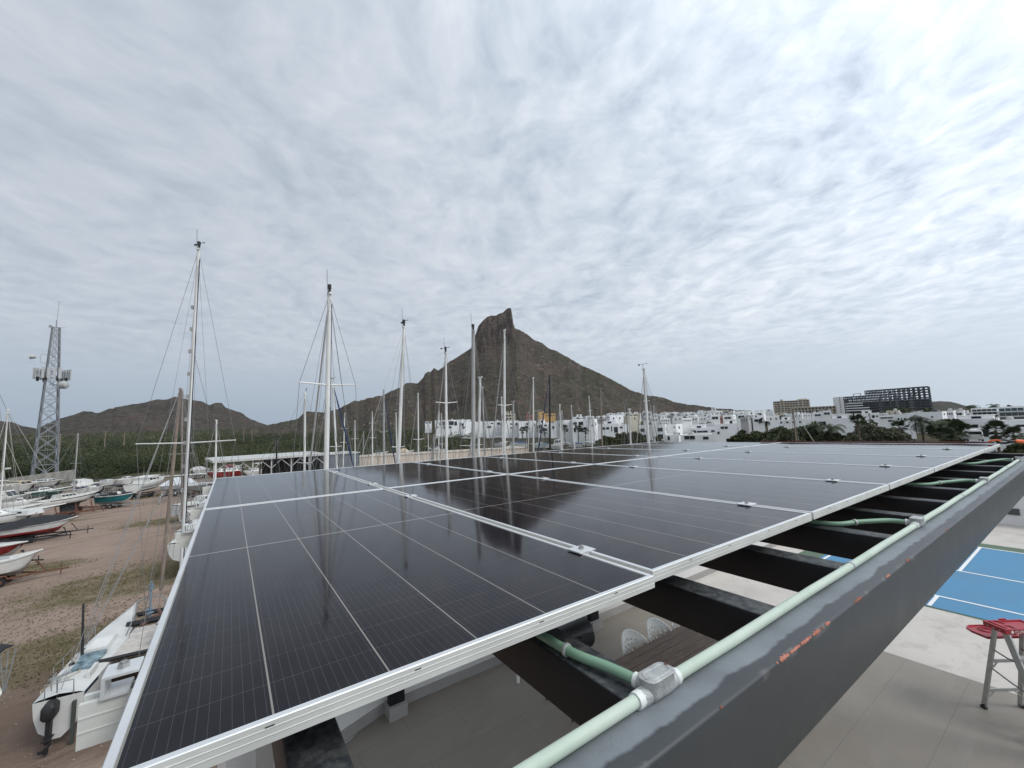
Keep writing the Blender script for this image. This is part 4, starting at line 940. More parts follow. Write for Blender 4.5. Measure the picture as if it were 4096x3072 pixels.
#@@BOATS
# ------------------------------------------------------------------ town on the slope
m_wh = mat('house_white', (.85, .85, .84), .8, var=.07, scale=.35, rnd=.06)
m_cr = mat('house_cream', (.62, .57, .46), .8, var=.07, scale=.35)
m_gr = mat('house_grey', (.40, .39, .38), .8, var=.08, scale=.35, rnd=.1)
m_ye = mat('house_yellow', (.66, .42, .16), .8, var=.08, scale=.35)
m_pk = mat('house_terracotta', (.36, .16, .13), .85, var=.15, scale=.5)
m_be = mat('hotel_beige', (.50, .43, .34), .85, var=.07, scale=.2)
m_pane = mat('dark_glass', (.020, .024, .028), .12, var=.3, scale=.6)
m_fr = mat('window_frame', (.30, .30, .30), .5)
m_rf = mat('red_roof', (.13, .055, .04), .8, var=.25, scale=2)
m_pane2 = mat('teal_glass', (.035, .060, .065), .08, var=.3, scale=.5)
HOUSES = []
def house(x0, x1, yt, yb, r, lab='', m=None, wins=(), seed=0, turn=0.0, depth=None, roof='flat', wing=None, st=None, group='white houses of the town'):
    """wins: (u0, u1, v0, v1[, kind]) in fractions of the facade, v from the ground up"""
    xm = (x0+x1)/2; m = m or m_wh; nr = random.Random(seed*7+int(x0))
    B = dist_at(xm, yb, r); az = azd(xm, yb); W_ = abs(rad(azd(x1, yb)-azd(x0, yb)))*r; H = dist_at(xm, yt, r)[2]-B[2]
    D = depth or max(6, min(11, W_*.8)); rz = -rad(az)+rad(turn)
    root = thing('house', (B[0], B[1], B[2]), lab, 'house', group, rz); HOUSES.append((root, az, r))
    w2 = W_/2; b = MB(); zb = -5.0; ins = .18
    # shell with a real parapet round a sunk roof
    b.add([(-w2, 0, zb), (w2, 0, zb), (w2, D, zb), (-w2, D, zb), (-w2, 0, H), (w2, 0, H), (w2, D, H), (-w2, D, H), (-w2+ins, ins, H), (w2-ins, ins, H), (w2-ins, D-ins, H), (-w2+ins, D-ins, H), (-w2+ins, ins, H-.4), (w2-ins, ins, H-.4), (w2-ins, D-ins, H-.4), (-w2+ins, D-ins, H-.4)],
          [(0, 1, 5, 4), (1, 2, 6, 5), (2, 3, 7, 6), (3, 0, 4, 7), (4, 5, 9, 8), (5, 6, 10, 9), (6, 7, 11, 10), (7, 4, 8, 11), (8, 9, 13, 12), (9, 10, 14, 13), (10, 11, 15, 14), (11, 8, 12, 15), (12, 13, 14, 15)])
    wl = b.build('wall', m, root, smooth=False, local=True)
    for q in wins:
        u0, u1, v0, v1 = q[:4]; kind = q[4] if len(q) > 4 else 'window'
        xa, xb, za, zb_ = -w2+u0*W_, -w2+u1*W_, v0*H, v1*H; b = MB(); t = .07
        if kind == 'slab': b.box(xa, xb, -1.0, -.002, za, zb_); b.build('balcony', m, wl, smooth=False, local=True); continue
        b.box(xa, xb, -.02, -.003, za, zb_, 0)
        b.box(xa-t, xb+t, -.06, -.004, zb_, zb_+t, 1); b.box(xa-t, xb+t, -.08, -.004, za-t, za, 1); b.box(xa-t, xa, -.06, -.004, za, zb_, 1); b.box(xb, xb+t, -.06, -.004, za, zb_, 1)
        if xb-xa > 1.2: b.box((xa+xb)/2-.03, (xa+xb)/2+.03, -.045, -.021, za, zb_, 1)
        b.build({'garage': 'garage_opening', 'door': 'door', 'terrace': 'covered_terrace'}.get(kind, 'window'), [m_pane, m if kind in ('terrace', 'garage') else m_fr], wl, smooth=False, local=True)
    # side glimpses
    b = MB()
    for s in (-1, 1): b.box(s*w2-.01 if s > 0 else -w2-.03, s*w2+.03 if s > 0 else -w2+.01, D*.35, D*.55, H*.55, H*.78)
    b.build('window', m_pane, wl, smooth=False, local=True)
    if roof == 'gable':
        b = MB(); o = .5; b.add([(-w2-o, -o, H), (w2+o, -o, H), (w2+o, D+o, H), (-w2-o, D+o, H), (-w2-o, D/2, H+W_*.22), (w2+o, D/2, H+W_*.22)], [(0, 1, 5, 4), (2, 3, 4, 5), (1, 2, 5), (3, 0, 4), (3, 2, 1, 0)]); b.build('roof', m_rf, root, smooth=False, local=True)
    elif wing:
        for (u0, u1, h) in wing:
            b = MB(); b.box(-w2+u0*W_, -w2+u1*W_, 1.2, D*.8, H-.39, H+h); b.box(-w2+u0*W_-.15, -w2+u1*W_+.15, 1.05, D*.8+.15, H+h+.002, H+h+.15)
            rb = b.build('roof_room', m, root, smooth=False, local=True)
            b = MB(); b.box(-w2+(u0*.65+u1*.35)*W_, -w2+(u0*.35+u1*.65)*W_, 1.16, 1.195, H-.1, H+h*.75); b.build('window', m_pane, rb, smooth=False, local=True)
    if not wing and roof == 'flat':
        b = MB(); x = nr.uniform(-.3, .3)*W_; y = nr.uniform(.3, .6)*D; b.tube([(x, y, H-.38), (x, y, H+.5), (x, y, H+.7)], [.5, .5, .25], 10); b.build('water_tank', m_gr if nr.random() < .6 else m_pane, root, local=True)
        b = MB(); x = nr.uniform(-.4, .4)*W_; b.box(x, x+1.0, D*.5, D*.5+.6, H-.38, H+.35); b.build('air_conditioner', m_gr, root, smooth=False, local=True)
    return root
def wrow(n, v0, v1, w=.09, a=.06, b=.94, skip=()): return [(a+(b-a)*(k+.5)/n-w/2, a+(b-a)*(k+.5)/n+w/2, v0, v1) for k in range(n) if k not in skip]
W = wrow
house(1700, 1727, 1687, 1697, 245, 'small lone white house with dark window bands at the left end of the town', None, [(.1, .45, .35, .8), (.5, .9, .35, .8)])
house(1741, 1850, 1680, 1715, 232, 'long two-storey white house with tall dark windows at the left of the town', None, [(.12, .2, .45, .8), (.27, .42, .42, .85), (.5, .68, .42, .85), (.71, .8, .35, .8), (.04, .1, .12, .28), (.3, .36, .05, .3), (.5, .6, .08, .26)])
house(1836, 1884, 1679, 1700, 250, 'plain white upper block behind the long two-storey white house', None, [(.6, .9, .3, .5)])
house(1846, 1908, 1687, 1714, 215, 'blank-walled white house with one window, right of the long two-storey one', None, [(.02, .12, .4, .8), (.05, .2, .05, .3)], turn=12)
house(1906, 1948, 1687, 1712, 222, 'white house partly behind the thick grey mast', None, W(2, .55, .85, .12), turn=-8)
house(1946, 2008, 1685, 1714, 212, 'white terrace house between the two pale thick masts, with a dark slot window', None, [(.28, .45, .66, .8), (.7, .88, .5, .82), (.05, .3, .1, .35)], turn=8)
house(2007, 2076, 1684, 1722, 205, 'white terrace house with three slot windows, right of the mountain-top mast', None, [(.5, .66, .62, .74), (.5, .66, .22, .34), (.82, .96, .52, .78)], turn=8)
house(2076, 2148, 1684, 1727, 200, 'tall blank white terrace house left of the black mast', None, [(.4, .55, .66, .8), (.78, .9, .5, .75)], turn=10)
house(2152, 2204, 1689, 1728, 195, 'low white house directly behind the black mast', None, [(.1, .3, .6, .75), (.5, .7, .6, .75)], turn=5, wing=[(.1, .6, 1.2)])
house(2200, 2250, 1690, 1725, 190, 'flat white house with a pink roof edge, left of the big white villa', None, W(2, .3, .6, .14), turn=-6)
house(2152, 2180, 1647, 1668, 420, 'tall part of the yellow house on the mountain foot', m_ye, [(.55, .75, .45, .65)], group=None)
house(2178, 2222, 1654, 1669, 422, 'lower long part of the yellow house on the mountain foot', m_ye, W(4, .3, .6, .1), group=None)
house(2106, 2134, 1660, 1683, 380, 'terracotta red house on the mountain foot, left of the yellow one', m_pk, W(2, .3, .6, .15), group=None, wing=[(.1, .5, 2.0)])
house(2021, 2062, 1655, 1682, 370, 'cream stepped house with arched terraces high behind the mountain-top mast', m_cr, W(3, .15, .4, .2)+W(3, .6, .85, .2), group=None, wing=[(.05, .35, 2.0), (.5, .9, 2.4)])
house(2252, 2292, 1680, 1732, 152, 'left wing of the big white two-storey villa', None, [(.3, .5, .1, .35)], turn=25)
house(2290, 2336, 1676, 1730, 148, 'middle of the big white two-storey villa, with stacked windows', None, [(.1, .42, .6, .76), (.58, .96, .55, .78), (.06, .3, .05, .34), (.58, .9, .05, .32)], turn=4)
house(2334, 2379, 1677, 1732, 146, 'blank right wing of the big white two-storey villa', None, [(.75, .85, .5, .58)], turn=-12)
house(2291, 2332, 1667, 1680, 300, 'small white roof pavilion seen above the big villa', None, [(.5, .85, .2, .6)], wing=[(.4, .9, 1.5)])
house(2391, 2474, 1694, 1733, 168, 'white house with two square windows, right of the big villa', None, [(.24, .36, .4, .62), (.43, .56, .4, .62), (.66, .7, .2, .7), (.8, .97, .05, .6)], wing=[(.3, .9, .9)])
house(2472, 2515, 1697, 1720, 175, 'plain white block half behind the thin black mast', None, [(.2, .4, .3, .6)])
house(2560, 2612, 1700, 1757, 122, 'left half of the white house behind the lone leaning mast', None, [(.1, .4, .55, .75), (.1, .5, .02, .3)])
house(2606, 2664, 1698, 1755, 119, 'right half of the white house behind the leaning mast, with one dark window', None, [(.48, .82, .52, .76), (.46, .8, .0, .3)], turn=-4)
house(2663, 2708, 1697, 1740, 124, 'bright blank white cube right of the leaning mast house', None, [(.78, .86, .68, .76)], turn=-18)
house(2664, 2716, 1738, 1762, 112, 'low white garden wall block in front of the bright cube', None, [(.15, .3, .1, .7)])
house(2722, 2849, 1738, 1760, 108, 'low white house with a wide dark carport opening nearest the panels', None, [(.12, .46, .1, .8, 'garage'), (.72, .88, .1, .55)])
house(2752, 2862, 1711, 1740, 135, 'white house with a long terrace slot above the carport house', None, [(.14, .3, .35, .65), (.34, .72, .35, .6, 'terrace'), (.86, .98, .4, .6)], wing=[(.15, .7, .7)])
house(2861, 2953, 1695, 1752, 128, 'two-storey white house with a dark corner window left of the spiky tree', None, [(.28, .42, .66, .8), (.46, .58, .66, .8), (.12, .2, .3, .45)], wing=[(.55, .95, 1.0)])
house(2776, 2880, 1697, 1713, 160, 'pale wide house with grey side wall above the terrace-slot house', None, [(.1, .4, .3, .6)])
house(2868, 2906, 1672, 1681, 215, 'dark gable-roofed chalet among the white roofs', m_pk, W(2, .2, .7, .2), roof='gable', group=None)
house(2868, 2916, 1642, 1657, 420, 'cream house with a row of dark arches on the skyline of the slope', m_cr, W(6, .4, .75, .09), group=None)
house(2827, 2868, 1642, 1657, 425, 'white house with a stepped roof left of the cream arched one', None, W(3, .3, .65, .14), wing=[(.5, .95, 1.8)])
house(2928, 2995, 1644, 1658, 410, 'long low white house on the skyline right of the cream arched one', None, W(4, .35, .7, .12), wing=[(.1, .4, 1.0)])
house(3042, 3094, 1643, 1667, 330, 'white house with dark upper windows at the foot of the beige hotel', None, [(.02, .45, .45, .75), (.12, .4, .1, .35)], wing=[(.4, .95, .9)])
house(3124, 3170, 1655, 1671, 300, 'white block with two dark windows below the left of the beige hotel', None, W(2, .4, .75, .2))
house(3105, 3222, 1677, 1700, 190, 'wide white house behind the long green clump', None, W(4, .35, .6, .07), wing=[(.2, .5, .9)])
house(3276, 3420, 1673, 1712, 150, 'wide white house with a grey return behind the two coconut palms', None, [(.02, .2, .3, .7)], wing=[(.4, .8, .7)])
house(3321, 3420, 1655, 1676, 250, 'long white house below the white end of the steel skeleton', None, W(4, .3, .65, .08))
house(3420, 3520, 1652, 1680, 200, 'white house with a small window under the steel skeleton', None, [(.7, .8, .3, .65), (.86, .93, .4, .6)], wing=[(.3, .7, .8)])
house(3516, 3590, 1661, 1690, 180, 'white house with stacked balconies left of the largest coconut palm', None, [(.1, .9, .55, .75, 'terrace'), (.5, .95, .1, .35, 'terrace')])
house(3588, 3662, 1657, 1716, 150, 'white two-storey house with small square windows left of the largest coconut palm', None, [(.1, .19, .62, .75), (.3, .34, .45, .75), (.46, .56, .6, .74), (.78, .9, .55, .78)], turn=6)
house(3660, 3772, 1648, 1680, 170, 'blank white house behind the crown of the largest coconut palm', None, [(.6, .66, .3, .45)], turn=-10)
house(3771, 3892, 1653, 1668, 230, 'long low white roofline right of the far hill', None, W(5, .2, .6, .08))
house(3829, 4000, 1674, 1745, 132, 'long white villa with two dark windows at the right, behind the fan palms', None, [(.40, .52, .48, .66), (.74, .82, .5, .66), (.2, .3, .48, .6)], turn=-4, wing=[(.1, .9, .6)])
house(3990, 4160, 1680, 1750, 124, 'right wing of the long white villa, cut by the edge of the view', None, [(.12, .3, .45, .72), (.5, .7, .45, .72)], turn=-8)
house(3862, 4100, 1712, 1760, 118, 'low white front wall and porch of the long villa', None, [(.3, .4, .3, .8, 'door')], depth=2.2)
for (a, b, c, d, r, lb) in [(3886, 3994, 1632, 1661, 300, 'long modern house with two dark glass floors, left of its taller twin'), (3994, 4130, 1625, 1667, 250, 'tall modern house with teal glass floors at the right edge')]:
    o = house(a, b, c, d, r, lb, None, [], group=None)
    wl = [q for q in o.children if q.name.startswith('wall')][0]
    W_ = abs(rad(azd(b, d)-azd(a, d)))*r; H = dist_at((a+b)/2, c, r)[2]-dist_at((a+b)/2, d, r)[2]
    for z0, z1 in ((.10, .40), (.56, .84)):
        for k in range(5):
            mb = MB(); x = -W_/2+W_*(.04+k*.186); mb.box(x, x+W_*.17, -.04, -.003, H*z0, H*z1); mb.build('window', m_pane2 if a > 3990 else m_pane, wl, smooth=False, local=True)
        MB().box(-W_/2-.3, W_/2+.3, -2.0, -.002, H*z0-.35, H*z0-.05).build('balcony', m_wh, wl, smooth=False, local=True)
# the remaining roofs step up the slope in rows
fr = random.Random(21)
ROWS = [(1686, 190, 2378, 2560, 3, 'low'), (1672, 270, 2340, 2560, 5, 'second'), (1661, 360, 2420, 2600, 5, 'upper'), (1690, 165, 2690, 2770, 2, 'low'), (1683, 195, 2590, 3040, 9, 'low'), (1672, 245, 2570, 3060, 11, 'middle'), (1663, 310, 2560, 3060, 12, 'third'), (1661, 390, 2600, 2850, 7, 'upper'), (1657, 470, 2640, 2830, 5, 'topmost'), (1690, 150, 2960, 3110, 3, 'low'), (1668, 230, 3090, 3330, 6, 'middle'), (1666, 290, 3170, 3330, 5, 'upper'), (1665, 210, 3420, 3600, 3, 'middle'), (1664, 190, 3770, 3860, 2, 'middle'), (1662, 270, 3560, 3880, 6, 'upper')]
NUM = ['first', 'second', 'third', 'fourth', 'fifth', 'sixth', 'seventh', 'eighth', 'ninth', 'tenth', 'eleventh', 'twelfth']
ANCH = ['left of the leaning mast', 'above the villa', 'below the mountain flank', 'beside the bright cube', 'right of the leaning mast', 'right of the leaning mast', 'right of the leaning mast', 'right of the leaning mast', 'right of the leaning mast', 'behind the spiky tree', 'under the beige hotel', 'under the hotel wing', 'under the steel skeleton', 'near the far hill', 'near the far hill']
for i, (yb, r, xa, xb, n, wd) in enumerate(ROWS):
    for k in range(n):
        st = (xb-xa)/n; x0 = xa+st*k+fr.uniform(0, .25)*st; x1 = x0+st*fr.uniform(.62, .98); h = fr.choice([.5, .62, .75, .9]) if r < 200 else fr.choice([.6, .8, 1.0])
        rr = r*fr.uniform(.95, 1.06); hp = (1.7+1.1*h*fr.random())/rr*1630*1.12; yb_ = yb+fr.uniform(-2, 3)-.0388*((x0+x1)/2-(xa+xb)/2); tone = fr.random()
        m = m_wh if tone < .78 else (m_gr if tone < .9 else m_cr); nw = fr.randint(2, 4)
        wins = W(nw, .40, .64, .08) if fr.random() < .7 else [(.15, .8, .25, .65, 'terrace')]
        tw = 'white' if m is m_wh else ('grey' if m is m_gr else 'cream')
        ft = ('with %s windows' % ['', '', 'two', 'three', 'four'][nw]) if len(wins) == nw else 'with a dark slot'
        house(x0, x1, yb_-hp, yb_+2, rr, '%s house %s, %s of the %s row %s' % (tw, ft, NUM[k], wd, ANCH[i]), m, wins, seed=i*20+k, turn=fr.uniform(-18, 18), wing=[(fr.uniform(.05, .3), fr.uniform(.5, .9), fr.uniform(.4, .8))] if fr.random() < .35 else None)

# shrubs among the roofs
for i in range(26):
    x = fr.uniform(2380, 3800); r = fr.uniform(140, 400)
    y0 = 1640+ (400-r)*.13
    az = azd(x, 1690); P = polar(az, r); nr = np.random.default_rng(800+i); zb = zter(az, r)+.6
    root = thing('garden_tree', (P[0], P[1], zb), 'dark garden tree between the white houses of the town', 'tree', 'garden trees among the houses')
    V, t = leaf_cloud((0, 0, 2.6), 2.2+nr.random()*1.6, 1.9, 130, .55, nr, .2); o = np_mesh('crown', V, np.arange(len(V)).reshape(-1, 4), m_tree, t); o.parent = root
    MB().tube([(0, 0, -1.5), (0, 0, 2.2)], [.2, .12], 6).build('trunk', m_bark, root, local=True)

# ------------------------------------------------------------------ hotels
def frame_at(xa, xb, ya, r, turn=0.0):
    A = dist_at((xa+xb)/2, ya, r); az = azd((xa+xb)/2, ya); W_ = abs(rad(azd(xb, ya)-azd(xa, ya)))*r; return A, -rad(az)+rad(turn), W_
def beige_hotel():
    A, rz, W_ = frame_at(3099, 3243, 1656, 640, 6); H = dist_at(3170, 1602, 640)[2]-A[2]
    root = thing('hotel', A, 'beige six-storey hotel block with rows of balconies on the skyline', 'hotel', None, rz)
    b = MB(); D = 16; b.box(-W_/2, W_/2, 1.5, D, -8, H); wl = b.build('wall', m_be, root, smooth=False, local=True); n = 6; fh = H/n
    for f in range(n):
        for (u0, u1) in ((0, .17), (.20, .27), (.29, .68), (.70, .80), (.82, .98)):
            b = MB(); z = f*fh; b.box(-W_/2+u0*W_, -W_/2+u1*W_, -.6, 1.49, z+fh-.5, z+fh-.02); b.box(-W_/2+u0*W_, -W_/2+u1*W_, -.6, -.4, z+.02, z+fh*.30)
            b.build('balcony', m_be, wl, smooth=False, local=True)
            k = max(1, int((u1-u0)*14))
            for j in range(k):
                b = MB(); xx = -W_/2+(u0+(u1-u0)*(j+.2)/k)*W_; b.box(xx, xx+(u1-u0)/k*.62*W_, 1.44, 1.49, z+.1, z+fh*.78); b.build('window', m_pane, wl, smooth=False, local=True)
    for u in (.0, .185, .28, .69, .81, .985): b = MB(); b.box(-W_/2+u*W_-.5, -W_/2+u*W_+.5, -.8, 1.49, -8, H+.3); b.build('fin_wall', m_be, wl, smooth=False, local=True)
    b = MB(); b.box(-W_/2+.2*W_, -W_/2+.27*W_, 3, 9, H+.01, H+2.4); b.box(W_*.2, W_*.46, 3, 10, H+.01, H+1.6); b.build('roof_room', m_be, root, smooth=False, local=True)
    # the long low wing is another building
    A, rz, W_ = frame_at(3165, 3345, 1660, 560, 4); H = dist_at(3250, 1627, 560)[2]-A[2]
    root = thing('hotel_wing', A, 'long low beige building with three balcony floors below the hotel', 'hotel', None, rz)
    b = MB(); b.box(-W_/2, W_/2, 1.5, 14, -8, H); wl = b.build('wall', m_be, root, smooth=False, local=True)
    for f in range(3):
        z = f*H/3; b = MB(); b.box(-W_/2, W_/2, -.7, 1.49, z+H/3-.8, z+H/3); b.build('balcony', m_be, wl, smooth=False, local=True)
        for j in range(13):
            b = MB(); xx = -W_/2+W_*(j+.2)/13; b.box(xx, xx+W_/13*.6, 1.44, 1.49, z+.2, z+H/3-1.2); b.build('window', m_pane, wl, smooth=False, local=True)
    b = MB()
    for j in range(14): xx = -W_/2+W_*j/13; b.box(xx-.35, xx+.35, -.9, 1.49, -8, H)
    b.build('column', m_be, wl, smooth=False, local=True)
    A, rz, W_ = frame_at(3240, 3310, 1664, 520, 0)
    root = thing('grey_wall', A, 'plain grey-brown retaining wall in front of the low beige hotel wing', 'wall', None, rz); MB().box(-W_/2, W_/2, 0, 3, -6, 3.4).build('wall', mat('brown_wall', (.20, .17, .15), .9, var=.1, scale=.4), root, smooth=False, local=True)
beige_hotel()
def skeleton():
    m_s = mat('structural_steel', (.030, .034, .045), .6, var=.2, scale=.3); m_c = mat('pale_floor_concrete', (.42, .41, .39), .85, var=.1, scale=.2)
    r = 600; A, rz, W_ = frame_at(3372, 3716, 1648, r, -7); rt = dist_at(3712, 1546, r)[2]; H = rt-A[2]
    root = thing('steel_frame_building', A, 'unfinished hotel of bare dark steel frames with white end block', 'building', None, rz)
    nb, nf = 18, 9; D = 18; bw = W_/nb; fh = H/nf
    b = MB(); b.box(-W_/2-9.5, -W_/2-.3, 0, D, -8, H*.80); eb = b.build('end_block', m_wh, root, smooth=False, local=True)
    for f in range(7): b = MB(); z = H*.80*(f+.45)/7; b.box(-W_/2-4.5, -W_/2-3.6, -.05, -.003, z, z+1.4); b.box(-W_/2-10.6, -W_/2-9.51, 2, 7, z-.6, z+.8); b.build('window', m_pane, eb, smooth=False, local=True)
    def topf(i): return nf if i >= 5 else 7
    for i in range(nb+1):
        x = -W_/2+i*bw; b = MB()
        for y in (0, D/2, D): b.box(x-.35, x+.35, y-.35, y+.35, -8, topf(i)*fh)
        b.build('column', m_s, root, smooth=False, local=True)
    for f in range(1, nf+1):
        xs = -W_/2 if f <= 7 else -W_/2+5*bw; b = MB()
        for y in (0, D/2, D): b.box(xs, W_/2, y-.25, y+.25, f*fh-.45, f*fh+.35)
        b.build('floor_beam', m_s, root, smooth=False, local=True)
        b = MB()
        for i in range(nb+1):
            x = -W_/2+i*bw
            if topf(i) >= f: b.box(x-.2, x+.2, .26, D-.26, f*fh-.40, f*fh+.30)
        b.build('cross_beam', m_s, root, smooth=False, local=True)
        if f <= 5 or f == 6:
            b = MB(); b.box(xs+.4, W_/2-.4 if f < 5 else -W_/2+7*bw, .3, D-.3, f*fh+.36, f*fh+.55); b.build('floor_slab', m_c if f < 6 else m_s, root, smooth=False, local=True)
    for (i, f) in [(1, 6), (3, 6), (4, 6), (6, 8), (7, 8), (8, 6), (10, 7), (12, 8), (13, 8), (9, 6), (15, 6), (16, 7), (11, 6), (14, 6)]:
        x0, x1, z0, z1 = -W_/2+i*bw, -W_/2+(i+1)*bw, f*fh+.3, (f+1)*fh-.4
        if i < 5 and f > 6: continue
        b = MB(); b.bar((x0, .0, z0), (x1, .0, z1), .45); b.bar((x0, .1, z1), (x1, .1, z0), .45); b.build('brace', m_s, root, smooth=False, local=True)
    for (u, wd) in ((.44, .06), (.635, .07), (.80, .08), (.56, .03)):
        b = MB(); x = -W_/2+u*W_; b.tube([(x, 4+wd*W_*.2, 0), (x, 4+wd*W_*.2, H*.62)], wd*W_*.5, 20); b.build('curved_core', m_c, root, local=True)
    for f in range(1, 5):
        b = MB(); b.box(-W_/2+.3, -W_/2+(5.6 if f < 3 else 4.2)*bw, -.6, .2, f*fh-.2, f*fh+.8); b.build('parapet', m_wh, root, smooth=False, local=True)
    b = MB(); b.box(-W_/2+.5, W_/2-.5, D*.55, D*.6, 0, 4.6*fh); b.build('dark_backing', mat('near_black_sheet', (.035, .035, .038), .9), root, smooth=False, local=True)  # near-black sheet set behind the lower floors of the frame
    b = MB(); x0 = -W_/2+2.2*bw; x1 = -W_/2+3.9*bw; z = 7*fh
    for x in (x0, x1): b.box(x-.25, x+.25, 2, 2.5, z, z+3)
    b.box(x0, x1, 2.02, 2.48, z+2.6, z+3.1); b.build('roof_frame', m_s, root, smooth=False, local=True)
skeleton()
#@@YARD
# ------------------------------------------------------------------ boat yard
m_gel = mat('white_gelcoat', (.62, .62, .59), .4, var=.13, scale=.9, rnd=.06)
m_deck = mat('deck_paint', (.54, .53, .49), .6, var=.2, scale=2.5)
m_bott = mat('dark_bottom_paint', (.040, .042, .046), .85, var=.3, scale=3)
m_grey = mat('grey_hull_paint', (.33, .33, .32), .6, var=.12, scale=2)
m_redh = mat('red_hull_paint', (.22, .022, .022), .4, var=.2, scale=2)
m_teal = mat('teal_hull_paint', (.012, .135, .150), .3, var=.1)
m_green = mat('dark_green_cover', (.012, .055, .040), .8, var=.2)
m_navy = mat('navy_canvas', (.014, .020, .045), .85, var=.25)
m_black = mat('black_canvas', (.014, .015, .017), .8, var=.3, scale=2, bump=.2, bscale=4)
m_brown = mat('brown_rub_strake', (.075, .045, .03), .7, var=.2)
m_tan = mat('tan_canvas', (.42, .34, .24), .85)
m_wood = mat('grey_wood_spar', (.235, .185, .150), .8, var=.22, scale=3)
m_mast = mat('white_mast', (.66, .66, .63), .45, var=.10, scale=.8, rnd=.06)
m_mgr = mat('grey_mast', (.34, .34, .33), .5, var=.12, scale=.8)
m_mbk = mat('black_mast', (.012, .012, .013), .4)
m_wire = mat('stay_wire', (.19, .185, .18), .5, .5)
m_wirel = mat('pale_stay_wire', (.42, .40, .36), .6)
m_bluew = mat('blue_furled_sail', (.02, .045, .12), .8)
m_rusty = mat('rusty_trailer_steel', (.14, .06, .035), .85, var=.35, scale=4)
m_blks = mat('black_trailer_steel', (.014, .014, .015), .6)
m_gals = mat('galvanised_trailer', (.33, .34, .34), .5, .6)
m_tyre = mat('tyre_rubber', (.014, .014, .014), .9)
m_skin = mat('shrink_wrap', (.62, .64, .66), .3, var=.06)
m_timb = mat('prop_timber', (.24, .19, .14), .9, var=.25)
def hull_parts(root, L, B, zk, zs, rise=.35, bands=None, tran=.8, power=True, rake=.14, deck=None, stripe=None):
    n = 15; sv = [0, .07, .13, .30, .52, .70, .82, 1.0] if power else [0, .06, .12, .28, .46, .64, .82, 1.0]
    bands = bands or [m_gel, m_gel, m_bott]
    bi = [0, 1, 0, 0, 0, 2, 2] if stripe is None else stripe
    mb = MB(); rings = []; sh = []
    for i in range(n):
        t = i/(n-1); w_ = tran+(1-tran)*math.sin(min(t/.45, 1)*math.pi/2) if t < .45 else max(1-((t-.45)/.55)**2.3, .0)
        w_ = max(w_*B/2, .015); s_ = zs+rise*t**2-.10*math.sin(t*math.pi)*rise; kb = zk+(s_-zk)*(max(0, (t-.72)/.28)**2.2)*.88
        ring = []
        for s in sv:
            hw = w_*((1-.30*s-.05*s*s) if s < .70 else (.755*(1-s)/.30+.0)) if power else w_*math.sqrt(max(0, 1-s**2.6))
            ring.append((t*L-rake*L*s*t**3, hw, s_+(kb-s_)*s))
        full = [(x, -h, z) for x, h, z in ring]+[(x, h, z) for x, h, z in ring[-2::-1]]
        rings.append(full); sh.append((ring[0], w_, s_))
    m_ = len(rings[0]); vs = [p for r_ in rings for p in r_]
    for i in range(n-1):
        for k in range(m_-1):
            a = i*m_+k; kk = k if k < len(sv)-1 else 2*(len(sv)-1)-1-k; mb.f.append((a, a+1, a+1+m_, a+m_)); mb.m.append(bi[kk])
    mb.v = vs; mb.f.append(tuple(range(m_-1, -1, -1))); mb.m.append(0)
    h = mb.build('hull', bands, root, local=True, ang=40)
    mb = MB(); top = []
    for (p, w_, s_) in sh: top.append([(p[0], -w_*.99, s_+.002), (p[0], -w_*.86, s_+.055), (p[0], 0, s_+.09), (p[0], w_*.86, s_+.055), (p[0], w_*.99, s_+.002)])
    mb.loft(top, closed=False); d = mb.build('deck', deck or m_deck, root, local=True)
    return h, d
def cabin(root, xs, xe, w, z0, z1, rf=.5, rb=.15, m=None, win=True, name='cabin', taper=.82, wm=None, n=3):
    mb = MB(); h = z1-z0; x0, x1 = xs, xe; w2 = w/2
    q = lambda x, y, z: (x, y, z)
    mb.hexa([(x0, -w2, z0), (x1, -w2*.8, z0), (x1, w2*.8, z0), (x0, w2, z0), (x0+rb, -w2*taper, z1), (x1-rf, -w2*taper*.8, z1), (x1-rf, w2*taper*.8, z1), (x0+rb, w2*taper, z1)])
    c = mb.build(name, m or m_gel, root, smooth=False, local=True)
    if win:
        def S(s, u, v, o=.008):     # point on a side wall
            a = lerp((x0, s*w2, z0), (x1, s*w2*.8, z0), u); b = lerp((x0+rb, s*w2*taper, z1), (x1-rf, s*w2*taper*.8, z1), u); return lerp(a, b, v)+np.array((0, s*o, 0))
        for s in (-1, 1):
            for k in range(n):
                u0, u1 = .08+.84*k/n, .08+.84*(k+.82)/n; mb = MB(); P = [S(s, u0, .42), S(s, u1, .42), S(s, u1, .84), S(s, u0, .84)]; Q = [p-np.array((0, s*.02, 0)) for p in P]
                mb.hexa(Q+P); mb.build('window', wm or m_pane, c, smooth=False, local=True)
        if rf > .2:
            F = lambda y, v: lerp((x1, y*w2*.8, z0), (x1-rf, y*w2*taper*.8, z1), v)+np.array((.008, 0, .006))
            for y0, y1 in ((-.9, -.05), (.05, .9)):
                mb = MB(); P = [F(y0, .25), F(y1, .25), F(y1, .85), F(y0, .85)]; Q = [p-np.array((.02, 0, .01)) for p in P]; mb.hexa(Q+P); mb.build('windscreen', wm or m_pane, c, smooth=False, local=True)
    return c
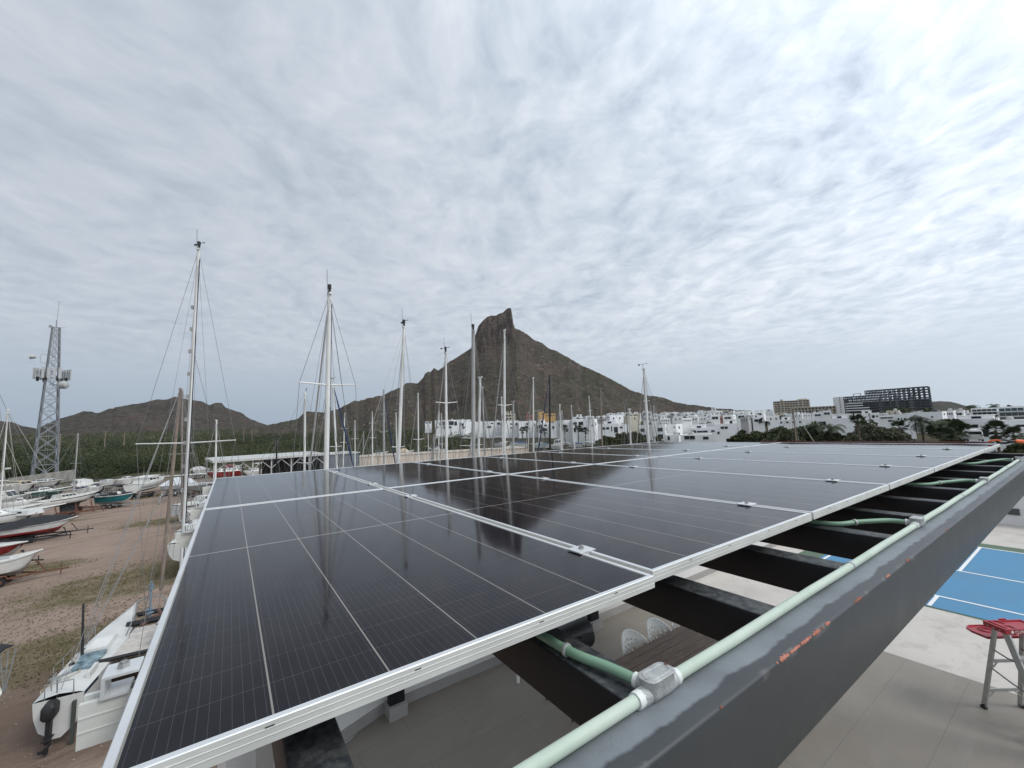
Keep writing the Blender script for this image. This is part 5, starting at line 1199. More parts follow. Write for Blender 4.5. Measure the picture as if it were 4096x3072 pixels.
def rails(root, L, B, zs, rise, a=.45, b=1.0, h=.5, m=None):
    mb = MB(); pts = []
    f = lambda t: max(1-((t-.45)/.55)**2.3, .01)*B/2*.93 if t > .45 else B/2*.93
    for s in (-1, 1):
        pr = []
        for t in np.linspace(a, min(b, .985), 8):
            z = zs+rise*t**2; p = (t*L, s*f(t), z+h); pr.append(p); mb.tube([(t*L, s*f(t), z), p], .013, 5)
        mb.tube(pr, .014, 5); mb.tube([(p[0], p[1], p[2]-h*.5) for p in pr], .008, 4)
    if b >= 1: mb.tube([(L*.985, -f(.985), zs+rise+h), (L*1.0, 0, zs+rise+h), (L*.985, f(.985), zs+rise+h)], .014, 5)
    return mb.build('guard_rail', m or m_gals, root, local=True)
def outboard(root, x, z, y=0, m=None, sc=1.0):
    mb = MB(); q = lambda i, zz: [(p[0], p[1], zz) for p in rrect(x-.42*sc+i, x+.06*sc-i, y-.17*sc+i, y+.17*sc-i, .08*sc, 0)]
    mb.loft([q(.05*sc, z), q(0, z+.10*sc), q(0, z+.40*sc), q(.07*sc, z+.52*sc)]); mb.box(x-.28*sc, x-.10*sc, y-.06*sc, y+.06*sc, z-.75*sc, z); mb.box(x-.42*sc, x-.05*sc, y-.10*sc, y+.10*sc, z-.60*sc, z-.57*sc)
    mb.tube([(x-.42*sc, y, z-.86*sc), (x-.05*sc, y, z-.86*sc)], [.06*sc, .04*sc], 8)
    for k in range(3): a = k*2.094; mb.bar((x-.44*sc, y, z-.86*sc), (x-.44*sc, y+.14*sc*math.cos(a), z-.86*sc+.14*sc*math.sin(a)), .02, .09*sc)
    mb.box(x-.20*sc, x-.12*sc, y-.01, y+.01, z-1.05*sc, z-.86*sc); return mb.build('outboard_motor', m or m_blks, root, local=True)
def bow_stern(pb, ps, zsheer, zb=None):
    a = at(pb[0], pb[1], zb if zb is not None else zsheer+.3); b = at(ps[0], ps[1], zsheer); d = a-b; return (b[0], b[1]), math.atan2(d[1], d[0]), math.hypot(d[0], d[1])
def trailer(loc, rz, L, B, label, m=None, tandem=True, tongue=1.6, group='boat trailers in the yard', z=0.0):
    r = thing('boat_trailer', (loc[0], loc[1], G), label, 'trailer', group, rz); m = m or m_gals
    mb = MB()
    for s in (-1, 1):
        mb.bar((0, s*B*.38, .52), (L*.72, s*B*.38, .50), .08, .12); mb.bar((L*.72, s*B*.38, .50), (L, 0, .48), .08, .12)
        mb.bar((.2, s*B*.26, .72), (L*.55, s*B*.26, .70), .12, .05)
        for x in (.3, L*.5): mb.bar((x, s*B*.30, .5), (x, s*B*.26, .70), .05)
    for x in (.05, L*.3, L*.62): mb.bar((x, -B*.38, .50), (x, B*.38, .50), .07)
    mb.bar((L, 0, .48), (L+tongue, 0, .46), .09, .10); mb.bar((L+tongue*.2, 0, .5), (L-.1, 0, 1.25), .07); mb.tube([(L-.16, -.1, 1.28), (L-.16, .1, 1.28)], .07, 8)
    mb.build('frame', m, r, smooth=False, local=True)
    mb = MB(); mb.tube([(L+tongue*.7, .09, .02), (L+tongue*.7, .09, .8)], .035, 8); mb.build('jockey_post', m, r, local=True)
    for s in (-1, 1):
        for x in ((L*.26, L*.26+.8) if tandem else (L*.32,)):
            mb = MB(); y = s*B*.46; mb.tube([(x, y-.1, .33), (x, y-.095, .33), (x, y+.095, .33), (x, y+.1, .33)], [.25, .33, .33, .25], 20, 0); mb.tube([(x, y-.105, .33), (x, y+.105, .33)], .17, 12, 1); mb.build('wheel', [m_tyre, m], r, local=True)
        mb = MB(); xx = L*.26; x2 = xx+(.8 if tandem else 0)
        mb.loft([[(x, s*B*.46-.12, z_), (x, s*B*.46+.12, z_)] for x, z_ in ((xx-.42, .45), (xx-.3, .70), (xx, .76), (x2, .76), (x2+.3, .70), (x2+.42, .45))], closed=False); mb.build('mudguard', m, r, local=True)
    return r
def props(loc, rz, L, B, h, label, m=None):
    r = thing('boat_cradle', (loc[0], loc[1], G), label, 'boat stand', 'stands propping the hauled-out boats', rz)
    for x in (.2, .5, .75):
        for s in (-1, 1):
            mb = MB(); t = np.array((L*x, s*B*.33, h)); f = np.array((L*x, s*B*.55, 0)); mb.bar(f, t, .07); mb.bar(f+(.25, 0, 0), t-(0, 0, .3), .04); mb.bar(f-(.25, 0, 0), t-(0, 0, .3), .04); mb.box(L*x-.2, L*x+.2, s*B*.33-.15, s*B*.33+.15, h-.04, h); mb.build('jack_stand', m or m_rusty, r, smooth=False, local=True)
    for x in (.3, .6): mb = MB(); mb.box(L*x-.25, L*x+.25, -.3, .3, 0, .2); mb.build('timber_block', m_timb, r, smooth=False, local=True)
    return r
BG = 'boats laid up in the yard'
def powerboat(pb, ps, zsheer, B, label, bands=None, rise=.4, zk=None, stripe=None, tr=None, tr_label=None, name='motorboat', feats=(), deck=None, Lmin=0, tran=.85):
    zs = zsheer-G; loc, rz, L = bow_stern(pb, ps, zsheer); L = max(L, Lmin); zk = zs-1.15 if zk is None else zk
    r = thing(name, (loc[0], loc[1], G), label, 'boat', BG, rz); hull_parts(r, L, B, zk, zs, rise, bands, stripe=stripe, deck=deck, tran=tran)
    for f in feats:
        k = f[0]
        if k == 'cabin': cabin(r, f[1]*L, f[2]*L, B*f[3], zs+.05, zs+f[4], f[5], f[6], f[7] if len(f) > 7 else None, n=3)
        if k == 'hardtop':
            mb = MB(); mb.box(f[1]*L, f[2]*L, -B*.40, B*.40, zs+f[3], zs+f[3]+.09); mb.build('hardtop', f[4] if len(f) > 4 else m_gel, r, smooth=False, local=True)
            mb = MB()
            for x in (f[1]*L+.15, f[2]*L-.1):
                for s in (-1, 1): mb.tube([(x, s*B*.40, zs), (x, s*B*.38, zs+f[3])], .03, 6)
            mb.build('top_frame', m_gals, r, local=True)
        if k == 'bimini':
            mb = MB(); x0, x1 = f[1]*L, f[2]*L; mb.loft([[(x0+(x1-x0)*t, y*B*.45, zs+f[3]+.14*math.sin(t*math.pi)-.10*y*y) for y in (-1, -.5, 0, .5, 1)] for t in np.linspace(0, 1, 6)], closed=False)
            mb.loft([[(x0+(x1-x0)*t, y*B*.45, zs+f[3]-.03+.14*math.sin(t*math.pi)-.10*y*y) for y in (-1, -.5, 0, .5, 1)] for t in np.linspace(0, 1, 6)], closed=False); mb.build('bimini', f[4], r, local=True)
            mb = MB(); mb.tube([((x0+x1)/2, -B*.44, zs+f[3]*.5), ((x0+x1)/2, B*.44, zs+f[3]*.5)], .018, 5); mb.tube([(x0+.1, -B*.44, zs+f[3]-.1), (x0+.1, B*.44, zs+f[3]-.1)], .018, 5)
            for s in (-1, 1):
                for x in (x0+.1, (x0+x1)/2, x1-.1): mb.tube([((x0+x1)/2, s*B*.44, zs), (x, s*B*.44, zs+f[3]-.1)], .018, 5)
            mb.build('bimini_frame', m_gals, r, local=True)
        if k == 'cover':
            mb = MB(); rg = []
            for t in np.linspace(0, 1, 14):
                w_ = (1 if t < .45 else max(1-((t-.45)/.55)**2.3, .02))*B/2*1.02; z0 = zs+rise*t**2-.10; hh = f[1]*math.sin(math.pi*min(1, max(.02, (t+.05)/1.05)))**.8*(1.0 if t < .5 else 1.0)+.12+.05*math.sin(t*25)
                rg.append([(t*L*1.01-.04, y*w_, z0+hh*(1-abs(y)**2.2)) for y in (-1, -.8, -.4, 0, .4, .8, 1)])
            mb.loft(rg, closed=False); mb.build('cover', f[2], r, local=True)
        if k == 'motor': outboard(r, -.02, zs-.15, 0, f[1] if len(f) > 1 else m_blks, 1.1)
        if k == 'rails': rails(r, L, B, zs+.04, rise, .5)
        if k == 'radar': mb = MB(); mb.tube([(f[1]*L, 0, zs+f[2]), (f[1]*L, 0, zs+f[2]+.12)], .2, 12); mb.tube([(f[1]*L-.5, .4, zs+f[2]), (f[1]*L-.6, .4, zs+f[2]+1.6)], .012, 5); mb.build('radar', m_gel, r, local=True)
        if k == 'cockpit': mb = MB(); mb.box(f[1]*L, f[2]*L, -B*.30, B*.30, zs+.11, zs+.16); mb.build('cockpit', m_grey, r, smooth=False, local=True)
        if k == 'screen':
            mb = MB(); x = f[1]*L; w_ = B*.36; P = [(x, -w_, zs+.1), (x+.35, -w_*.6, zs+.1), (x+.35, w_*.6, zs+.1), (x, w_, zs+.1)]; Q = [(p[0]-.35, p[1]*.92, zs+.62) for p in P]
            for a in range(3): mb.add([P[a], P[a+1], Q[a+1], Q[a]], [(0, 1, 2, 3)])
            mb.build('windscreen', m_pane, r, smooth=False, local=True)
    if tr: trailer((loc[0]+.2*math.cos(rz), loc[1]+.2*math.sin(rz)), rz, L*.92, B*.92, tr_label, tr)
    return r, loc, rz, L
def rigging(root, base, top, zch, hb, L, xm, spr, rw, wm, furl=None, stays=True, back=True):
    """wires from the masthead; local frame of the boat"""
    base = np.array(base, float); top = np.array(top, float); mb = MB(); n = 4
    for s in (-1, 1):
        prev = top
        for (f, hs) in spr[::-1]:
            p = lerp(base, top, f)+np.array((-.1, s*hs, .05)); mb.tube([prev, p], rw, n); prev = p
        mb.tube([prev, (xm-.2, s*hb, zch)], rw, n)
        if spr: mb.tube([lerp(base, top, spr[0][0]), (xm+.5, s*hb*.95, zch)], rw*.9, n); mb.tube([lerp(base, top, spr[0][0]-.02), (xm-.8, s*hb*.95, zch)], rw*.9, n)
    for dx in (-1.6, 1.4):
        for s in (-1, 1): mb.tube([lerp(base, top, .985), (xm+dx, s*hb*.9, zch)], rw*.7, n)
    if back: mb.tube([top, (.1, 0, zch+.1)], rw, n)
    if stays and not furl: mb.tube([top, (L-.1, 0, zch+.3)], rw, n)
    if stays: mb.tube([lerp(base, top, .7), (L*.8, 0, zch+.2)], rw*.9, n)
    mb.build('rigging', wm, root, smooth=False, local=True)
    if furl:
        mb = MB(); a = lerp(base, top, .96)+np.array((.15, 0, 0)); b = np.array((L-.1, 0, zch+.5)); mb.tube([a, lerp(a, b, .12), lerp(a, b, .9), b], [rw*1.2, furl[1]*.7, furl[1], rw], 7); mb.build('furled_sail', furl[0], root, local=True)
def sailboat(top, bot, r, w, label, m=None, spr=((.42, 1.1),), furl=None, head=None, L=10.0, B=3.2, xf=.58, boom=True, hm=None, stripe=None, extra=(), wm=None, sheer=None, zg=None, taper=.75, group='masts standing beyond the panels', rw=None, keel=True, wd2=1.0, cab=True):
    """stand a laid-up yacht so that its mast passes through the two surveyed points"""
    m = m or m_mast; zg = G if zg is None else zg
    Bp = dist_at(bot[0], bot[1], r); Tp = dist_at(top[0], top[1], r); zs = (sheer or 2.6); zd = zg+zs+.5
    d = (Tp-Bp)/max(Tp[2]-Bp[2], .1); Fp = Bp+d*(zd-Bp[2]); h = head if head is not None else rng.uniform(-40, 40); rz = -rad(azd(top[0], 1700))+rad(h)+math.pi/2
    xm = L*xf; loc = (Fp[0]-xm*math.cos(rz), Fp[1]-xm*math.sin(rz)); root = thing('sailboat', (loc[0], loc[1], zg), label, 'sailboat', group, rz)
    c, s = math.cos(-rz), math.sin(-rz); lc = lambda P: np.array(((P[0]-loc[0])*c-(P[1]-loc[1])*s, (P[0]-loc[0])*s+(P[1]-loc[1])*c, P[2]-zg))
    b0, t0 = lc(Fp), lc(Tp)
    sf = lambda f: f if f < 1 else (dist_at(top[0]+(bot[0]-top[0])*(f-top[1])/(bot[1]-top[1]), f, r)[2]-zd)/(Tp[2]-zd)
    spr = tuple(sorted((sf(f), hs) for f, hs in spr)); hull_parts(root, L, B, zs-1.35, zs, .35, hm or [m_gel, m_navy, m_bott], power=False, tran=.62, rake=.16, stripe=stripe)
    if keel: mb = MB(); mb.hexa([(L*.38, -.10, .12), (L*.60, -.06, .12), (L*.60, .06, .12), (L*.38, .10, .12), (L*.36, -.2, zs-1.1), (L*.66, -.14, zs-1.1), (L*.66, .14, zs-1.1), (L*.36, .2, zs-1.1)]); mb.build('keel', m_bott, root, smooth=False, local=True); mb = MB(); mb.box(L*.05, L*.11, -.04, .04, .6, zs-.9); mb.build('rudder', m_bott, root, smooth=False, local=True)
    if cab: cabin(root, L*.30, L*.66, B*.62, zs+.04, zs+.52, .9, .1, n=4)
    mb = MB(); mb.tube([b0, lerp(b0, t0, .7), t0], [w/2, w/2, w/2*taper], 10); mb.box(t0[0]-w*.9, t0[0]+w*.9, t0[1]-.05, t0[1]+.05, t0[2]-.02, t0[2]+.06); mb.build('mast', m, root, local=True)
    rw = rw or max(.006, r*.00026)
    for f, hs in spr:
        p = lerp(b0, t0, f)
        for sg in (-1, 1): mb = MB(); mb.tube([p, p+np.array((-.1, sg*hs, .05))], [.038*wd2, .026*wd2], 6); mb.ball(p+np.array((-.1, sg*hs, .05)), .045*wd2, 6); mb.build('spreader', m, root, local=True)
    if boom: mb = MB(); p = b0+np.array((0, 0, .9)); mb.tube([p, p+np.array((-L*.40, 0, .1))], .075, 7); mb.build('boom', m, root, local=True)
    rigging(root, b0, t0, zs+.1, B*.47, L, xm, spr, rw, wm or m_wire, furl)
    mb = MB(); e = set(extra)
    if 'tri' in e: mb.tube([t0, t0+(0, 0, .22)], .055, 8); mb.tube([t0+np.array((0, 0, .24)), t0+np.array((0, 0, .40))], .07, 8)
    if 'vane' in e: q = t0+np.array((0.1, 0, .05)); mb.tube([q, q+(.0, .0, .30)], .010, 5); mb.bar(q+(-.12, -.20, .33), q+(.10, .18, .27), .012, .016); mb.box(q[0]+.09, q[0]+.105, q[1]+.16, q[1]+.26, q[2]+.22, q[2]+.31); mb.ball(q+(-.12, -.21, .31), .035, 6)
    if 'whip' in e: mb.tube([t0+(0, .08, 0), t0+(0, .10, 1.0)], .008, 4)
    if mb.v: mb.build('masthead_gear', m_blks, root, local=True)
    if 'steps' in e:
        for k in range(9): mb = MB(); p = lerp(b0, t0, .30+.065*k); mb.box(p[0]-.05, p[0]+.05, p[1]+w*.45, p[1]+w*.45+.10, p[2], p[2]+.16); mb.build('mast_step', m_mgr, root, smooth=False, local=True)
    if 'radar' in e: mb = MB(); p = lerp(b0, t0, .40)+np.array((.3, 0, 0)); mb.tube([p, p+(0, 0, .14)], .26, 12); mb.bar(p-(.3, 0, .05), p-(0, 0, .03), .06); mb.build('radar', m_gel, root, local=True)
    if 'track' in e: mb = MB(); mb.bar(lerp(b0, t0, .02)-np.array((w*.2, w*.49, 0)), lerp(b0, t0, .97)-np.array((w*.2*taper, w*.49*taper, 0)), .035, .03); mb.build('sail_track', m_navy, root, smooth=False, local=True)
    if 'cone' in e: mb = MB(); mb.tube([lerp(b0, t0, .05), lerp(b0, t0, .05)+(-2, 0, .2)], .2, 8); mb.build('sail_cover', m_bluew, root, local=True)
    return root
# the big masts close by
sailboat((795, 1000), (731, 2176), 23, .150, 'tallest mast, white with a dark track, steps up its side and wide spreaders', spr=((1772, 1.80),), boom=False, head=-20, L=11, B=2.2, xf=.03, extra=('vane', 'whip', 'steps', 'track', 'tri'), taper=.85, rw=.008)
sailboat((1318, 1178), (1305, 1876), 17, .185, 'thick white mast with wide spreaders, right of the hills over the first panel seam', spr=((1540, 1.02),), boom=False, furl=(m_mgr, .045), head=18, L=9, extra=('tri', 'whip', 'track'), taper=.85, rw=.008)
sailboat((1616, 1310), (1594, 1847), 21, .165, 'scuffed white mast leaning right, left of the mountain with many stays fanning out', spr=((1790, .3),), head=-25, L=12, extra=('tri', 'vane', 'whip'), wm=m_wire, rw=.008)
sailboat((1783, 1413), (1786, 1833), 25, .165, 'pale grey mast with short spreaders on the left shoulder of the mountain', spr=((1612, .65),), furl=(m_mgr, .05), head=19, L=12, extra=('tri', 'vane', 'whip'), rw=.009)
sailboat((1893, 1327), (1894, 1819), 21, .200, 'thickest dark grey mast, standing in front of the left side of the rock tower', m_mgr, spr=((1753, .6),), head=12, L=13, B=3.8, extra=('whip', 'tri'), taper=.95, rw=.008)
sailboat((2018, 1322), (2018, 1811), 27, .165, 'slim light grey mast right in front of the mountain peak', spr=((1622, .45),), furl=(m_mgr, .045), head=18, L=12, extra=('vane',), rw=.009)
sailboat((1921, 1510), (1914, 1821), 28, .175, 'flaking white mast of middle height beside the thickest grey mast', spr=(), head=60, L=10, taper=.9)
sailboat((1930, 1550), (1939, 1819), 34, .12, 'thin weathered mast leaning left, just right of the flaking white one', m_mgr, spr=((.5, .8),), head=-30, L=9)
sailboat((2006, 1590), (2012, 1790), 42, .14, 'short white mast close to the left of the peak mast', spr=((.6, .7),), head=20, L=9)
sailboat((2053, 1606), (2053, 1809), 34, .180, 'short thick grey mast just right of the peak mast', m_mgr, spr=(), head=50, L=10)
sailboat((2133, 1512), (2134, 1803), 36, .140, 'white mast with a forestay leaning left, in front of the right foot of the mountain', spr=((.34, .9),), furl=(m_wirel, .035), head=18, L=10)
sailboat((2198, 1504), (2200, 1796), 36, .170, 'black mast with a flat cap in front of the mountain', m_mbk, spr=((1591, .16),), furl=(m_bluew, .07), head=22, L=12, taper=1.0)
sailboat((2239, 1618), (2244, 1761), 52, .17, 'short white mast, left of a close pair right of the black mast', spr=(), head=-20, L=9)
sailboat((2247, 1645), (2250, 1792), 60, .14, 'lower right mast of the close pair right of the black mast', spr=((.5, .8),), head=30, L=9)
sailboat((2285, 1624), (2297, 1770), 60, .14, 'thin white mast in front of the left part of the big white villa', spr=(), head=-35, L=9)
sailboat((2356, 1586), (2369, 1783), 52, .15, 'white mast leaning left in front of the right end of the big white villa', spr=((1644, .25),), head=12, L=10, extra=('cone',))
sailboat((2402, 1558), (2409, 1762), 52, .17, 'tan wooden mast right of the big white villa', m_wood, spr=(), head=70, L=11, taper=.8)
sailboat((2503, 1588), (2512, 1765), 60, .11, 'thin black mast behind a pale short one, before the dark trees', m_mbk, spr=(), head=-10, L=9)
sailboat((2518, 1637), (2523, 1769), 46, .19, 'short pale thick mast with stays spread both ways, in the dark trees', spr=(), head=90, L=9, extra=())
sailboat((2575, 1478), (2592, 1740), 26, .175, 'lone tall white mast leaning left in front of the white town', spr=((1607, .16),), furl=(m_wirel, .03), head=20, L=11, extra=('vane',), rw=.009)
sailboat((2602, 1622), (2610, 1740), 80, .13, 'thin mast right beside the lone tall leaning one', spr=(), head=0, L=9)
sailboat((2615, 1624), (2619, 1740), 72, .15, 'right one of two thin masts beside the lone tall leaning one', spr=(), head=35, L=9)
sailboat((1220, 1574), (1218, 1880), 33, .155, 'white mast with a radar dome, left of the thick mast over the first seam', spr=((.5, .7),), head=-60, L=10, extra=('vane', 'radar'))
sailboat((1331, 1528), (1348, 1867), 36, .15, 'white mast leaning left with a blue furled sail, just right of the thick mast', spr=((1787, .5),), furl=(m_bluew, .08), head=-28, L=11, extra=('vane',))
sailboat((1379, 1653), (1374, 1815), 66, .155, 'short white mast with two pairs of spreaders over the grey shed wall', spr=((1770, .55), (1715, .5)), head=12, L=9)
sailboat((1420, 1684), (1420, 1815), 66, .15, 'short white mast with one spreader right of the two-spreader one', spr=((1756, .55),), head=-12, L=9)
sailboat((1454, 1728), (1453, 1814), 72, .13, 'shortest mast, over the joint of grey shed and tan wall', m_mgr, spr=(), head=-30, L=8)
sailboat((1489, 1648), (1490, 1818), 66, .19, 'white mast with two spreaders over the left end of the tan wall', spr=((1752, .55), (1693, .5)), head=12, L=10, extra=('cone',))
sailboat((1535, 1562), (1536, 1852), 34, .165, 'grey mast with a radar dome, left of the scuffed leaning mast', m_mgr, spr=((1729, .32), (1658, .18)), furl=(m_bluew, .06), head=-20, L=11, extra=('radar',))
sailboat((1584, 1653), (1588, 1845), 46, .15, 'thin white mast close to the left of the scuffed leaning mast', spr=(), head=40, L=9)
sailboat((1672, 1575), (1674, 1843), 42, .155, 'white mast with a spreader low down between the scuffed mast and the pale grey one', spr=((1758, .55),), head=22, L=10, furl=(m_wirel, .03))
sailboat((1756, 1616), (1755, 1800), 56, .155, 'white mast close left of the pale grey mast on the mountain shoulder', spr=((1732, .5),), head=-12, L=9)
sailboat((1766, 1656), (1769, 1798), 64, .14, 'thin mast between the pale grey mast and its left neighbour', spr=(), head=20, L=9)
sailboat((1712, 1692), (1714, 1806), 85, .15, 'small thin mast with a low radar dome above the tan wall', spr=((.45, .9),), head=-40, L=9, extra=('radar',))
sailboat((1106, 1748), (1106, 1888), 44, .14, 'short black mast in front of the long boat shed', m_mbk, spr=(), head=-60, L=9)
sailboat((866, 1682), (862, 1900), 44, .15, 'short white mast at the left end of the boat shed, with one slanting stay', spr=(), head=-20, L=9, furl=(m_wirel, .03))
sailboat((2151, 1640), (2156, 1800), 62, .12, 'thin grey mast with a short crosstree between the white and the black mast', m_mgr, spr=((1644, .5),), head=12, L=9)
sailboat((1735, 1740), (1737, 1806), 80, .16, 'stubby low mast beside the small white yacht above the tan wall', spr=(), head=10, L=8)
sailboat((1885, 1740), (1884, 1822), 44, .15, 'low pale post-like mast with a long crosstree left of the thickest grey mast', spr=((1753, .9), (1782, 1.2)), head=12, L=8)
sailboat((2117, 1650), (2113, 1800), 62, .10, 'thin pale mast just left of the white one with a leaning forestay', spr=(), head=-60, L=8)
sailboat((3170, 1634), (3186, 1760), 48, .12, 'dark thin leaning mast in front of the green clump of trees', m_wood, spr=(), head=-60, L=9, furl=(m_wirel, .035))
sailboat((-10, 1560), (-30, 2000), 78, .13, 'mast at the very left edge, half out of the view', spr=(), head=-80, L=11, extra=())
sailboat((32, 1638), (4, 1995), 74, .13, 'pale leaning mast near the left edge with three slanting stays', spr=((.45, .5),), head=-86, L=12, extra=('radar',), wm=m_wirel, rw=.02)

# the weathered wooden two-master leaning at the left (rig of the catamaran) -----------------------------
def catamaran():
    zs = 1.55; loc, rz, L = bow_stern((544, 2412), (236, 2790), G+zs, G+zs+.35)
    r = thing('catamaran', (loc[0], loc[1], G), 'white catamaran with outboard motor, tinted hatch and weathered wooden mast below the panel edge', 'boat', None, rz)
    c, s = math.cos(-rz), math.sin(-rz); lc = lambda P: np.array(((P[0]-loc[0])*c-(P[1]-loc[1])*s, (P[0]-loc[0])*s+(P[1]-loc[1])*c, P[2]-G))
    B1 = 1.45; sep = -3.9
    for k, y in enumerate((0, sep)):
        mb = MB(); n = 16; rg = []; dk = []
        for i in range(n):
            t = i/(n-1); w_ = (.86+.14*math.sin(min(t/.4, 1)*1.57) if t < .4 else max(1-((t-.4)/.6)**1.9, .02))*B1/2; z1 = zs+.30*t**2; kb = .25+.9*max(0, (t-.75)/.25)**2+.15*max(0, .2-t)
            rg.append([(t*L-.5*(1 if q > .5 else 0)*t**4, y+sg*w_*f, z1+(kb-z1)*q) for sg, f, q in ((-1, 1, 0), (-1, .99, .10), (-1, .93, .4), (-1, .72, .75), (-1, .18, 1), (1, .18, 1), (1, .72, .75), (1, .93, .4), (1, .99, .10), (1, 1, 0))])
            dk.append([(t*L, y-w_*.99, z1), (t*L, y-w_*.8, z1+.05), (t*L, y, z1+.12), (t*L, y+w_*.8, z1+.05), (t*L, y+w_*.99, z1)])
        mb.loft(rg, closed=False); mb.f.append(tuple(range(9, -1, -1))); mb.m.append(0)
        for j in range(len(mb.f)-1):
            if j % 9 in (0, 8) and j < 18: mb.m[j] = 1
            if j % 9 in (3, 4, 5): mb.m[j] = 2
        mb.build('hull', [m_gel, m_navy, m_grey], r, local=True, ang=40)
        mb = MB(); mb.loft(dk, closed=False); mb.build('deck', m_gel, r, local=True)
    # cockpit, hatch and coachroof of the near hull
    z = zs+.06
    cabin(r, L*.36, L*.60, .86, z, z+.26, .7, .04, win=False, name='coachroof')
    mb = MB(); mb.hexa([(L*.20, -.36, z+.06), (L*.35, -.40, z+.06), (L*.35, .34, z+.06), (L*.20, .30, z+.06), (L*.20, -.34, z+.12), (L*.352, -.38, z+.20), (L*.352, .32, z+.20), (L*.20, .28, z+.12)]); mb.build('tinted_hatch', mat('blue_tinted_panel', (.05, .12, .16), .25, var=.6, scale=2.5, col2=(.30, .42, .46)), r, smooth=False, local=True)
    mb = MB(); mb.box(L*.10, L*.195, -.40, .36, z-.02, z+.05); mb.box(L*.10, L*.20, .36, .46, z-.05, z+.22); mb.box(L*.10, L*.20, -.50, -.40, z-.05, z+.22); mb.build('cockpit_coaming', m_gel, r, smooth=False, local=True)
    mb = MB(); mb.tube([(L*.02, .1, zs-.1), (L*.01, .1, zs+.55)], .02, 6); mb.tube([(.02, -.35, zs), (-.05, -.35, zs+.5), (-.05, .35, zs+.5), (.02, .35, zs)], .018, 6); mb.tube([(L*.06, .35, zs), (L*.06, .38, zs+.45), (L*.12, .42, zs+.45)], .018, 6); mb.tube([(L*.07, .45, z+.35), (L*.14, .1, z+.25)], .045, 7); mb.build('stern_rail', m_gals, r, local=True)
    outboard(r, -.03, zs-.50, .12, m_blks, 1.0)
    mb = MB(); mb.box(-.12, .02, -.45, -.36, .0, zs-.2); mb.build('rudder', mat('old_rudder', (.05, .06, .05), .8), r, smooth=False, local=True)
    # bridge deck, beams and netting
    mb = MB(); mb.hexa([(L*.27, -.72, z+.0), (L*.62, -.72, z+.0), (L*.62, sep+.7, z), (L*.27, sep+.7, z), (L*.27, -.72, z+.07), (L*.62, -.72, z+.07), (L*.62, sep+.7, z+.07), (L*.27, sep+.7, z+.07)]); mb.build('bridge_deck', mat('worn_deck', (.50, .46, .42), .8, var=.22, scale=3, bump=.3, bscale=8), r, smooth=False, local=True)
    for x, rr, zz in ((L*.255, .07, z+.05), (L*.66, .13, z+.16), (L*.83, .11, z+.12)):
        mb = MB(); mb.tube([(x, -.35, zz), (x, sep+.35, zz)], rr, 9)
        mb.build('cross_beam', m_blks, r, local=True)
    mb = MB(); mb.tube([(L*.34, .30, z+.05), (L*.40, .52, z+2.0)], [.05, .035], 6); mb.build('oar', m_blks, r, local=True)
    mb = MB(); mb.tube([(L*.63, -.9, z+.1), (L*.70, -1.5, z+.25), (L*.82, -1.2, z+.2)], .07, 6); mb.tube([(L*.67, -1.0, z+.2), (L*.80, -1.9, z+.25)], .05, 6); mb.tube([(L*.70, -1.0, z+.1), (L*.78, -.9, z+.15)], .09, 6); mb.build('loose_spars', mat('red_brown_spar', (.12, .06, .045), .8, var=.3), r, local=True)
    # wooden mast with its stays
    mp = at(644, 2361, G+1.9); rr = math.hypot(*(mp-CAM)[:2]); b0 = lc(mp); t0 = lc(dist_at(722, 1552, rr))
    mb = MB(); mb.tube([b0, lerp(b0, t0, .6), t0], [.085, .085, .065], 9); mb.build('mast', m_wood, r, local=True)
    p = lerp(b0, t0, .55); mb = MB(); mb.tube([p-(0, 1.6, 0), p+(0, 1.6, 0)], .035, 6); mb.build('spreader', m_gel, r, local=True)
    mb = MB(); rw = .010
    for q in ((L*.30, .5), (L*.42, .55), (L*.36, .52), (L*.30, sep-.5), (L*.42, sep-.5)): mb.tube([t0, (q[0], q[1], zs+.1)], rw, 4); mb.tube([lerp(b0, t0, .55), (q[0]+.3, q[1], zs+.1)], rw, 4)
    mb.tube([t0, (L*.97, sep/2, zs+.3)], rw, 4); mb.tube([t0, (.1, sep/2, zs+.2)], rw, 4); mb.tube([t0, (.1, 0, zs+.2)], rw, 4); mb.build('rigging', m_wire, r, smooth=False, local=True)
    mb = MB()
    for t, y in ((.66, .2), (.72, -.15), (.80, .1), (.30, .48), (.45, .5)): mb.tube([(L*t, y, z+.02), (L*t, y, z+.10)], [.09, .07], 9)
    mb.build('deck_fitting', m_blks, r, local=True)
    mb = MB()
    for t0_, t1_, y0_, y1_ in ((.02, .36, .5, .55), (.12, .30, .1, -.3), (.62, .82, .3, -.4)): mb.tube([(L*(t0_+(t1_-t0_)*q), y0_+(y1_-y0_)*q+.09*math.sin(q*19), z+.10+.03*math.sin(q*7)) for q in np.linspace(0, 1, 12)], .016, 5)
    mb.build('loose_rope', m_tan, r, local=True)
    for t in (.70, .76): mb = MB(); mb.box(L*t, L*t+.45, -.22, .22, z+.10, z+.155); mb.build('hatch', m_grey, r, smooth=False, local=True)
    mb = MB()
    for t in np.linspace(.16, .62, 6): mb.tube([(L*t, .60, zs), (L*t, .61, zs+.55)], .014, 5)
    mb.tube([(L*.16, .61, zs+.55), (L*.62, .60, zs+.56)], .009, 4); mb.build('lifeline', m_gals, r, local=True)
    # bow pulpit with a furling drum
    pb = lc(at(600, 2440, G+2.2)); mb = MB()
